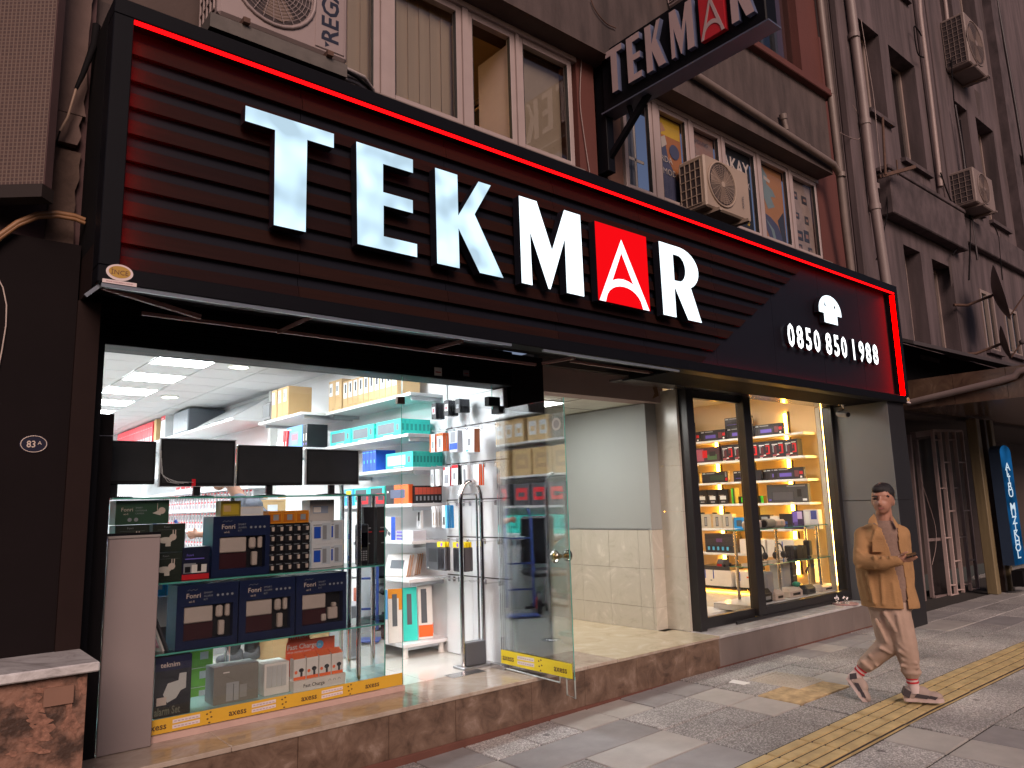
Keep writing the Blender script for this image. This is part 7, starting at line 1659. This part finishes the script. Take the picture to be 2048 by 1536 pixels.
for (a, b, d) in (((475, 1312), (440, 1320), 0.0), ((512, 1306), (492, 1312), .05)):
    organic('shoe', [C2((a[0], a[1], d), (b[0], b[1], d-.03), .05, .038), E2(a[0], a[1]-5, d, (.05, .045, .05))], .009, shk, sk, O2, smooth=2)
# ================================================================== RIGHT-HAND NEIGHBOUR
gren = mat('grey_mauve_render', (.088, .064, .067), .9, var=.42, scale=2.6, stretch=(1.8, 1.8, .22), contrast=.10, bump=.25, bscale=30)
gren2 = mat('grey_render_band', (.073, .053, .056), .9, var=.42, scale=4, contrast=.1, stretch=(1, 1, .6), bump=.25, bscale=30)
grime = mat('grime_streak', (.06, .042, .04), .9, var=.4, scale=6, stretch=(3, 1, .3))
nb = thing('neighbour_building', 'tall grey mauve building with deep window slots right of the shop', 'building', (14, 4.6, 0))
BO2 = (14, 4.6, 0)
def wall_holes(own, org, x0, x1, z0, z1, y, holes, d_, mt_):
    xs = sorted({x0, x1, *[h[0] for h in holes], *[h[1] for h in holes]}); zs_ = sorted({z0, z1, *[h[2] for h in holes], *[h[3] for h in holes]})
    q = MB(org)
    for a, b in zip(xs, xs[1:]):
        for c, e in zip(zs_, zs_[1:]):
            if any(h[0] <= a and b <= h[1] and h[2] <= c and e <= h[3] for h in holes): continue
            q.quad((a, y, c), (b, y, c), (b, y, e), (a, y, e), mt_)
    for a, b, c, e in holes:
        d = .06 if (a, b) in ((15.22, 15.92), (16.42, 17.2)) and c < 5 else d_
        q.quad((a, y, c), (a, y+d, c), (a, y+d, e), (a, y, e), mt_); q.quad((b, y+d, c), (b, y, c), (b, y, e), (b, y+d, e), mt_)
        q.quad((a, y, e), (a, y+d, e), (b, y+d, e), (b, y, e), mt_); q.quad((a, y+d, c), (a, y, c), (b, y, c), (b, y+d, c), mt_)
    return q.build('wall', own)
H = [(11.30, 12.06, 7.55, 9.15), (12.40, 13.46, 7.05, 9.12), (15.22, 15.92, 6.9, 9.1), (16.38, 17.40, 6.9, 9.13), (12.05, 12.7, 3.7, 5.5), (13.15, 14.0, 3.85, 5.48), (15.22, 15.92, 4.15, 5.3), (16.42, 17.2, 4.2, 5.15), (12.4, 13.46, 10.4, 12.6), (15.2, 15.9, 10.4, 12.6), (16.4, 17.4, 10.4, 12.6), (18.7, 19.6, 6.9, 9.1), (18.9, 19.6, 3.85, 5.35)]
wall_holes(nb, BO2, 10.32, 26, 2.75, 18, 4.62, H, .34, gren)
nf = mat('pale_wood_window_frame', (.25, .19, .17), .6); lit_cur = emit('lit_curtain', (1.0, .92, .72), .75); dull_cur = mat('dull_curtain', (.30, .25, .20), .9, var=.2, scale=8, stretch=(8, 1, .3))
dark_pane = glass('dark_pane', (.45, .45, .45), 1.6, 2)
for i, (a, b, c, e) in enumerate(H):
    S = -.26 if i in (6, 7) else 0
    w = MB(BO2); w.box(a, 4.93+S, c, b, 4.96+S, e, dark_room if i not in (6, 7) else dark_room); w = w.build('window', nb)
    q = MB(BO2)
    for x in ((a, a+.06), (b-.06, b), ((a+b)/2-.03, (a+b)/2+.03)): q.box(x[0], 4.86+S, c, x[1], 4.92+S, e, nf)
    q.box(a+.061, 4.865+S, c, b-.061, 4.915+S, c+.06, nf); q.box(a+.061, 4.865+S, e-.06, b-.061, 4.915+S, e, nf); q.build('frame', w)
    if i != 0:
        q = MB(BO2); q.box(a+.06, 4.895+S, c+.06, b-.06, 4.90+S, e-.06, dark_pane if i not in (6, 7) else pane_clear); q.build('pane', w)
    if i in (1, 5, 8): q = MB(BO2); q.box(a+.06, 4.905, c+.06, b-.3, 4.91, e-.06, dull_cur); q.build('curtain', w)
    if i in (6, 7):
        q = MB(BO2)
        for k in range(5): x = a+.10+(b-a-.3)*k/5; q.box(x, 4.92+S, c+.08, x+(b-a-.3)/5-.015, 4.926+S, e-.08, lit_cur)
        q.build('lit_curtain', w)
    q = MB(BO2); q.box(a-.04, 4.54, c-.07, b+.04, 4.86, c-.002, gren2); q.build('sill', nb)
def nbx(name, mt_, *b, ch=0): q = MB(BO2); q.box(*b, mt_, ch=ch); return q.build(name, nb)
nbx('band', gren2, 11.35, 4.42, 5.80, 14.35, 4.62, 6.50, ch=.015); nbx('band', gren2, 14.351, 4.50, 6.05, 26, 4.62, 6.55, ch=.015)
nbx('band', gren2, 11.3, 4.40, 6.501, 14.38, 4.62, 6.57, ch=.01)
for x in (13.75, 14.0, 14.25): nbx('fluting', gren, x, 4.55, 6.6, x+.14, 4.619, 18, ch=.02)
nbx('fluting', gren, 10.34, 4.50, 2.75, 10.70, 4.619, 18, ch=.02); nbx('pilaster', gren2, 17.9, 4.45, 6.56, 18.35, 4.619, 18)
for (x, z, w_, h_) in ((12.7, 6.95, .05, .35), (13.2, 6.97, .04, .28), (13.9, 5.6, .12, .5), (15.0, 6.8, .3, .15), (15.55, 6.75, .06, .25), (16.9, 6.75, .08, .18), (16.6, 9.8, .25, .6)):
    q = MB(BO2); q.prism([(x, z-h_), (x+w_*.6, z-h_*.8), (x+w_, z), (x-w_*.2, z)], (0, 4.6185, 0), X, ZZ, (0, .001, 0), grime); q.build('stain', nb)
# pipes
def pipe(label, pts, r_, mt_, collars=()):
    o = pts[-1]; t = thing('downpipe', label, 'pipe', o)
    q = MB(o); q.tube(pts, r_, mt_, 10); q.build('pipe_run', t)
    for c in collars:
        q = MB(o); q.cyl((c[0], c[1], c[2]-.04), (c[0], c[1], c[2]+.04), r_*1.16, mt_, 10); q.build('collar', t)
pv = mat('grey_pink_pipe', (.21, .16, .15), .5, var=.15, scale=3)
A = [at(1700, 0, 'y', 4.42), at(1724, 190, 'y', 4.42), at(1745, 380, 'y', 4.42), at(1772, 565, 'y', 4.42)]
pipe('thick grey pink downpipe at the seam between the two buildings', [A[0]+(A[0]-A[3])*.4]+A+[A[3]+(A[3]-A[0])*.05], .072, pv, [at(1708, 72, 'y', 4.42), at(1730, 245, 'y', 4.42), at(1747, 375, 'y', 4.42), at(1750, 415, 'y', 4.42)])
lp_ = mat('thin_pink_conduit', (.27, .20, .185), .5)
pipe('thin pale conduit ending halfway down the neighbouring facade', [at(1834, -60, 'y', 4.55), at(1840, 30, 'y', 4.55), at(1860, 190, 'y', 4.55), at(1881, 373, 'y', 4.55)], .045, lp_)
pipe('dark thin pipe rising beside the upper right air conditioner', [at(1985, -60, 'y', 4.5), at(1999, 30, 'y', 4.5), at(2032, 220, 'y', 4.5), at(2050, 330, 'y', 4.5)], .03, mat('dark_pipe', (.03, .02, .022), .5))
pipe('short stub of pale pipe near the top of the neighbouring facade', [at(1887, -20, 'y', 4.55), at(1892, 20, 'y', 4.55), at(1896, 58, 'y', 4.55)], .04, lp_)
# metal bracket, wires
br_ = thing('wall_bracket', 'rusty antenna bracket sticking out from the thick downpipe', 'bracket', at(1790, 345, 'y', 4.3))
bo = at(1790, 345, 'y', 4.3)
q = MB(bo); q.bar(at(1758, 354, 'y', 4.45), at(1829, 334, 'y', 4.15), .05, .05, rustm); q.build('arm', br_)
q = MB(bo); q.tube([at(1765, 235, 'y', 4.35), at(1771, 350, 'y', 4.35)], .02, rustm); q.tube([at(1793, 320, 'y', 4.3), at(1796, 350, 'y', 4.3)], .012, rustm); q.build('rod', br_)
def wire(label, pts, r_=.008, mt_=black_matt, y=4.5):
    o = at(*pts[0], 'y', y); t = thing('wall_wire', label, 'cable', o)
    P = [at(a, b, 'y', y) for a, b in pts]; out = []
    for i in range(len(P)-1):
        p0, p1, p2, p3 = P[max(i-1, 0)], P[i], P[i+1], P[min(i+2, len(P)-1)]
        for k in range(5):
            s = k/5; out.append(.5*((2*p1)+(p2-p0)*s+(2*p0-5*p1+4*p2-p3)*s*s+(3*p1-p0-3*p2+p3)*s**3))
    out.append(P[-1]); q = MB(o); q.tube(out, r_, mt_, 5); q.build('wire', t)
wire('black wire looping below the thin conduit', [(1881, 345), (1895, 385), (1915, 430), (1923, 460), (1918, 490), (1905, 510)], .012)
wire('dark loop of wire left of the thin conduit', [(1848, 115), (1835, 105), (1828, 55), (1836, 60), (1843, 72)], .012)
wire('wire hanging down past the band below the metal bracket', [(1772, 355), (1775, 420), (1770, 450), (1760, 500), (1752, 520)], .008)
wire('thin wires crossing beside the thick downpipe', [(1705, 210), (1720, 235), (1726, 260), (1718, 278), (1700, 275), (1680, 265)], .006, lp_)
wire('thin pale wire dropping along the thick downpipe', [(1722, 40), (1735, 120), (1748, 200), (1756, 290), (1762, 345)], .006, lp_)
wire('long dark cable down the neighbouring wall under the slot windows', [(1910, 210), (1925, 300), (1935, 385), (1944, 440), (1955, 520)], .022, mat('dark_pipe', (.03, .02, .022), .5))
wire('second dark cable beside the long one', [(1920, 240), (1930, 320), (1938, 400), (1940, 470), (1938, 560)], .014)
wire('black cable from the upper air conditioner to the wall', [(1940, 128), (1920, 122), (1905, 108), (1904, 150), (1908, 200)], .012)
wire('cable dangling under the lower air conditioner', [(1985, 447), (1996, 470), (2000, 510), (2005, 560)], .010)
wire('red brown wire looped over the bay of the shop building', [(1182, 0), (1192, 22), (1212, 46), (1232, 56)], .006, rustm, 4.34)
wire('thin pale wire running down beside the red pilaster', [(1163, 120), (1160, 200), (1168, 270), (1180, 350)], .005, lp_, 4.55)
ac_unit('air conditioner high on the neighbouring wall at the top right corner', (15.55, 4.62, 9.62), 1.0, 1.05, .42, .45, beige=mat('dusty_ac_casing', (.2, .15, .135), .6))
ac_unit('small air conditioner under the slot windows of the neighbouring wall', (14.75, 4.62, 6.62), .95, .66, .45, .45, beige=mat('dusty_ac_casing', (.2, .15, .135), .6))
def dish(label, c, r_, nrm):
    t = thing('satellite_dish', label, 'satellite dish', c); c = Vector(c); n_ = Vector(nrm).normalized(); x = Z.cross(n_).normalized(); y = n_.cross(x)
    q = MB(c); rings = []
    for i in range(6):
        rr_ = r_*i/5; rings.append([c-n_*(.14*r_*(1-(i/5)**2)*2)+x*rr_*math.cos(2*math.pi*j/24)+y*rr_*1.08*math.sin(2*math.pi*j/24) for j in range(24)])
    vs = [p for rg in rings for p in rg]
    q.add(vs, [(i*24+j, i*24+(j+1) % 24, (i+1)*24+(j+1) % 24, (i+1)*24+j) for i in range(5) for j in range(24)], mat('dish_grey', (.16, .12, .11), .5, .2), True); q.build('reflector', t)
    q = MB(c); q.tube([c-n_*.2*r_, c-n_*.4*r_+Vector((-.15, .3, -.12)), Vector((c.x-.45, 4.6, c.z-.15))], .025, rustm, 6); q.tube([c-y*r_*.95, c+n_*r_*.75-y*.2*r_], .012, rustm, 5); q.ball(c+n_*r_*.75-y*.2*r_, .045, ac_dark, 8); q.build('mount', t)
dish('larger satellite dish at the right edge in front of the lit windows', at(2003, 585, 'y', 4.0), .46, (.30, -.93, .15)); dish('smaller satellite dish below the larger one', at(2012, 685, 'y', 4.0), .28, (.30, -.93, .15))

# ---- ground floor right of the pillar
dark_in = mat('dark_passage', (.05, .035, .03), .8)
gf = thing('next_shop_front', 'dark recessed ground floor with columns right of the shop', 'shop front', (13, 5.2, 0))
GO2 = (13, 5.2, 0)
def gfx(name, mt_, *b, ch=0): q = MB(GO2); q.box(*b, mt_, ch=ch); return q.build(name, gf)
gfx('back_wall', mat('dim_brown_wall', (.07, .05, .042), .7, var=.25, scale=3), 10.0, 6.4, 0, 26, 6.5, 2.78); gfx('side_wall', dark_in, 9.97, 4.86, 0, 10.3, 6.4, 3.2)
gfx('ceiling', dark_in, 10.0, 4.6, 2.76, 26, 6.5, 2.80)
colm = mat('yellowish_column', (.20, .155, .085), .4, var=.35, scale=4, stretch=(3, 3, .3))
for i, (pa, pb) in enumerate((((1952, 870), (2003, 1190)),)):
    pass
def col_(pxb, w_, mt_, y0=4.75):
    p = at(*pxb, 'z', 0); p = p+Vector((.13, 0, 0)); gfx('column', mt_, p.x-w_/2, p.y-.03, 0, p.x+w_/2, p.y+.12, 2.76, ch=.01)
col_((1990, 1190), .16, colm); col_((2005, 1186), .10, mat('brown_column', (.06, .035, .025), .4)); col_((2018, 1183), .14, colm)
p = at(1868, 1210, 'z', 0)
gt = thing('door_frame', 'grey metal door frame standing open beside the dark pillar', 'door frame', p)
fmz = mat('grey_metal_frame', (.30, .23, .22), .45, .3)
def leg_line(a, b, d, w_, own, org, mt_, nm='profile'):
    A, B = at(*a, 'y', d), at(*b, 'y', d); q = MB(org); q.bar(A, B, w_, w_, mt_, (0, 1, 0)); return q.build(nm, own)
yd = 4.95
for a, b, w_ in (((1818, 870), (1850, 1215), .05), ((1832, 880), (1865, 1195), .05), ((1826, 870), (1875, 864), .09), ((1853, 1080), (1884, 1078), .045), ((1868, 1195), (1902, 1190), .05)):
    leg_line(a, b, yd, w_, gt, p, fmz)
q = MB(p); A = [at(a, b, yd+.0 and 'y' or 'y', yd+.06) for a, b in ((1832, 882), (1876, 872), (1903, 1190), (1866, 1194))]; q.add(A+[v+Vector((0, .02, 0)) for v in A], ((0, 1, 2, 3), (7, 6, 5, 4), (0, 4, 5, 1), (1, 5, 6, 2), (2, 6, 7, 3), (3, 7, 4, 0)), mat('black_door_leaf', (.008, .007, .008), .3)); q.build('leaf', gt)
wire('pale wire hanging inside the metal door frame', [(1838, 950), (1855, 1000), (1870, 1050), (1872, 1090), (1864, 1130)], .006, lp_, 4.9)
gl0 = at(1900, 1190, 'z', 0)
gg = thing('folding_gate', 'folded grey lattice security gate of upright bars', 'gate', gl0)
bar_m = mat('gate_grey_mauve', (.50, .38, .35), .5, var=.12)
tops = [(1864, 861), (1878, 861), (1892, 861), (1907, 861), (1922, 862)]; bots = [(1900, 1191), (1913, 1190), (1927, 1189), (1942, 1188), (1957, 1187)]
yg = gl0.y
bl = []
for a, b in zip(tops, bots):
    A, B = at(*a, 'y', yg), at(*b, 'y', yg); bl.append((A, B)); q = MB(gl0); q.bar(A, B, .035, .05, bar_m, (0, 1, 0)); q.build('upright', gg)
for k in range(4):
    for t in ([.06, .36, .66, .94] if k % 2 == 0 else [.2, .5, .8, .97]):
        A = bl[k][0].lerp(bl[k][1], t); B = bl[k+1][0].lerp(bl[k+1][1], t); q = MB(gl0); q.bar(A, B, .02, .03, bar_m, (0, 1, 0)); q.build('rung', gg)
q = MB(gl0); q.bar(bl[0][0], bl[-1][0], .04, .04, bar_m, (0, 1, 0)); q.bar(bl[0][1], bl[-1][1], .04, .04, bar_m, (0, 1, 0)); q.build('rail', gg)
bs_ = thing('black_panel_sign', 'narrow black sign with grey script lettering beside the lattice gate', 'sign', at(1957, 1100, 'y', yg-.05))
so = at(1957, 1100, 'y', yg-.05); a, b = at(1938, 935, 'y', yg-.05), at(1976, 1100, 'y', yg-.05)
q = MB(so); q.box(a.x+.12, yg-.07, b.z, b.x-.02, yg-.05, a.z, mat('gloss_black_sign', (.01, .01, .012), .2)); q.build('board', bs_)
q = MB(so); cx = (a.x+b.x)/2+.05; q.text('Grand Amani', .20, (cx+.06, yg-.0715, b.z+.22), ZZ, (-1, 0, 0), mat('sign_script_grey', (.22, .20, .18), .4), sx=.8); q.disc((cx, yg-.0715, a.z-.17), (0, -1, 0), .07, mat('sign_script_grey', (.22, .20, .18), .4), 16); q.disc((cx, yg-.072, a.z-.17), (0, -1, 0), .055, mat('gloss_black_sign', (.01, .01, .012), .2), 16); q.build('lettering', bs_)
# canopy with pipe
can = thing('canopy', 'brown polished stone canopy jutting over the pavement at the right edge', 'canopy', (12.5, 3.8, 2.8))
stone_b = marble('polished_brown_stone', [(.06, .035, .025), (.10, .06, .042), (.12, .075, .05), (.18, .12, .085)], 3, .2, 2)
HO2 = (12.5, 3.8, 2.8)
for a, b in zip((2.6, 3.25, 3.9), (3.245, 3.895, 4.6)):
    q = MB(HO2); q.box(11.3, a, 2.80, 11.34, b, 3.22, stone_b); q.build('fascia_panel', can)
q = MB(HO2); q.box(11.341, 2.6, 2.80, 20, 4.6, 2.86, stone_b); q.build('soffit', can)
q = MB(HO2); q.box(11.341, 2.6, 3.12, 20, 4.6, 3.2, mat('canopy_top', (.05, .04, .04), .8)); q.build('top', can)
aw = thing('rolled_awning', 'folded dark awning above the stone canopy', 'awning', (13, 4.3, 3.8))
q = MB((13, 4.3, 3.8)); q.add([(10.4, 4.55, 3.86), (20, 4.55, 3.86), (20, 3.55, 3.62), (10.4, 4.0, 3.62), (10.4, 4.55, 3.81), (20, 4.55, 3.81), (20, 3.55, 3.57), (10.4, 4.0, 3.57)], ((0, 3, 2, 1), (4, 5, 6, 7), (3, 7, 6, 2), (0, 4, 7, 3)), mat('dark_awning_cloth', (.05, .04, .042), .8)); q.build('cloth', aw)
q = MB((13, 4.3, 3.8)); q.box(10.4, 4.55, 3.0, 20, 4.6, 3.80, black_matt); q.build('back_board', aw)
cp = thing('canopy_pipe', 'pinkish pipe running along the side of the stone canopy', 'pipe', (11.26, 3.5, 3.0))
P = [at(a, b, 'x', 11.24) for a, b in ((1816, 806), (1900, 786), (2000, 762), (2030, 752), (2038, 742), (2060, 738))]
q = MB((11.26, 3.5, 3.0)); q.tube(P, .045, pv, 10); q.build('pipe_run', cp)
# blue light box
lb = thing('light_box_sign', 'tall blue light box sign with white vertical lettering at the right edge', 'sign', at(2030, 1120, 'y', 3.9))
lo = at(2030, 1120, 'y', 3.9); a, b = at(2003, 890, 'y', 4.1), at(2046, 1128, 'y', 4.1)
xb, z0, z1 = (a.x+b.x)/2, b.z, a.z
sw = .50
q = MB(lo)
blue_lit = emit('blue_light_box', (.012, .12, .32), .55, .5, 3)
q.prism([[(-sw/2, z0), (sw/2, z0), (sw/2, z1-.12)] + arc(0, z1-.12, sw/2, .12, 0, 180, 8) + [(-sw/2, z1-.12)]], (xb, 4.1, 0), X, ZZ, (0, .16, 0), blue_lit, mat('light_box_case', (.03, .05, .09), .4)); q.build('box', lb)
q = MB(lo); wl = emit('light_box_letters', (.75, .9, 1), .8)
s_ = 'ALİBU MÜZİKHOL'; n_ = len(s_); 
for k, chh in enumerate(s_):
    if chh != ' ': q.text(chh, .17, (xb, 4.096, z1-.40-(z1-z0-.5)*k/(n_-1)), X, ZZ, wl, bold=.015, align='CENTER', sx=2.0)
q.build('lettering', lb)
l2 = thing('small_dark_sign', 'small dark box sign below the blue light box', 'sign', at(2040, 1160, 'y', 4.1))
l2o = at(2040, 1160, 'y', 4.1); q = MB(l2o); q.box(l2o.x-.02, 4.05, l2o.z-.1, l2o.x+.5, 4.2, l2o.z+.14, black_matt); q.text('STR', .13, (l2o.x+.04, 4.046, l2o.z-.03), X, ZZ, greyp); q.build('box', l2)
# the far side of the street, seen only mirrored; sized to block low sky
opp = thing('opposite_building', 'plain grey building across the street, only mirrored in the glass', 'building', (4, -16, 0))
q = MB((4, -16, 0)); q.box(-40, -14, -1, 60, -12, 5.2, gren2); q.build('wall', opp)
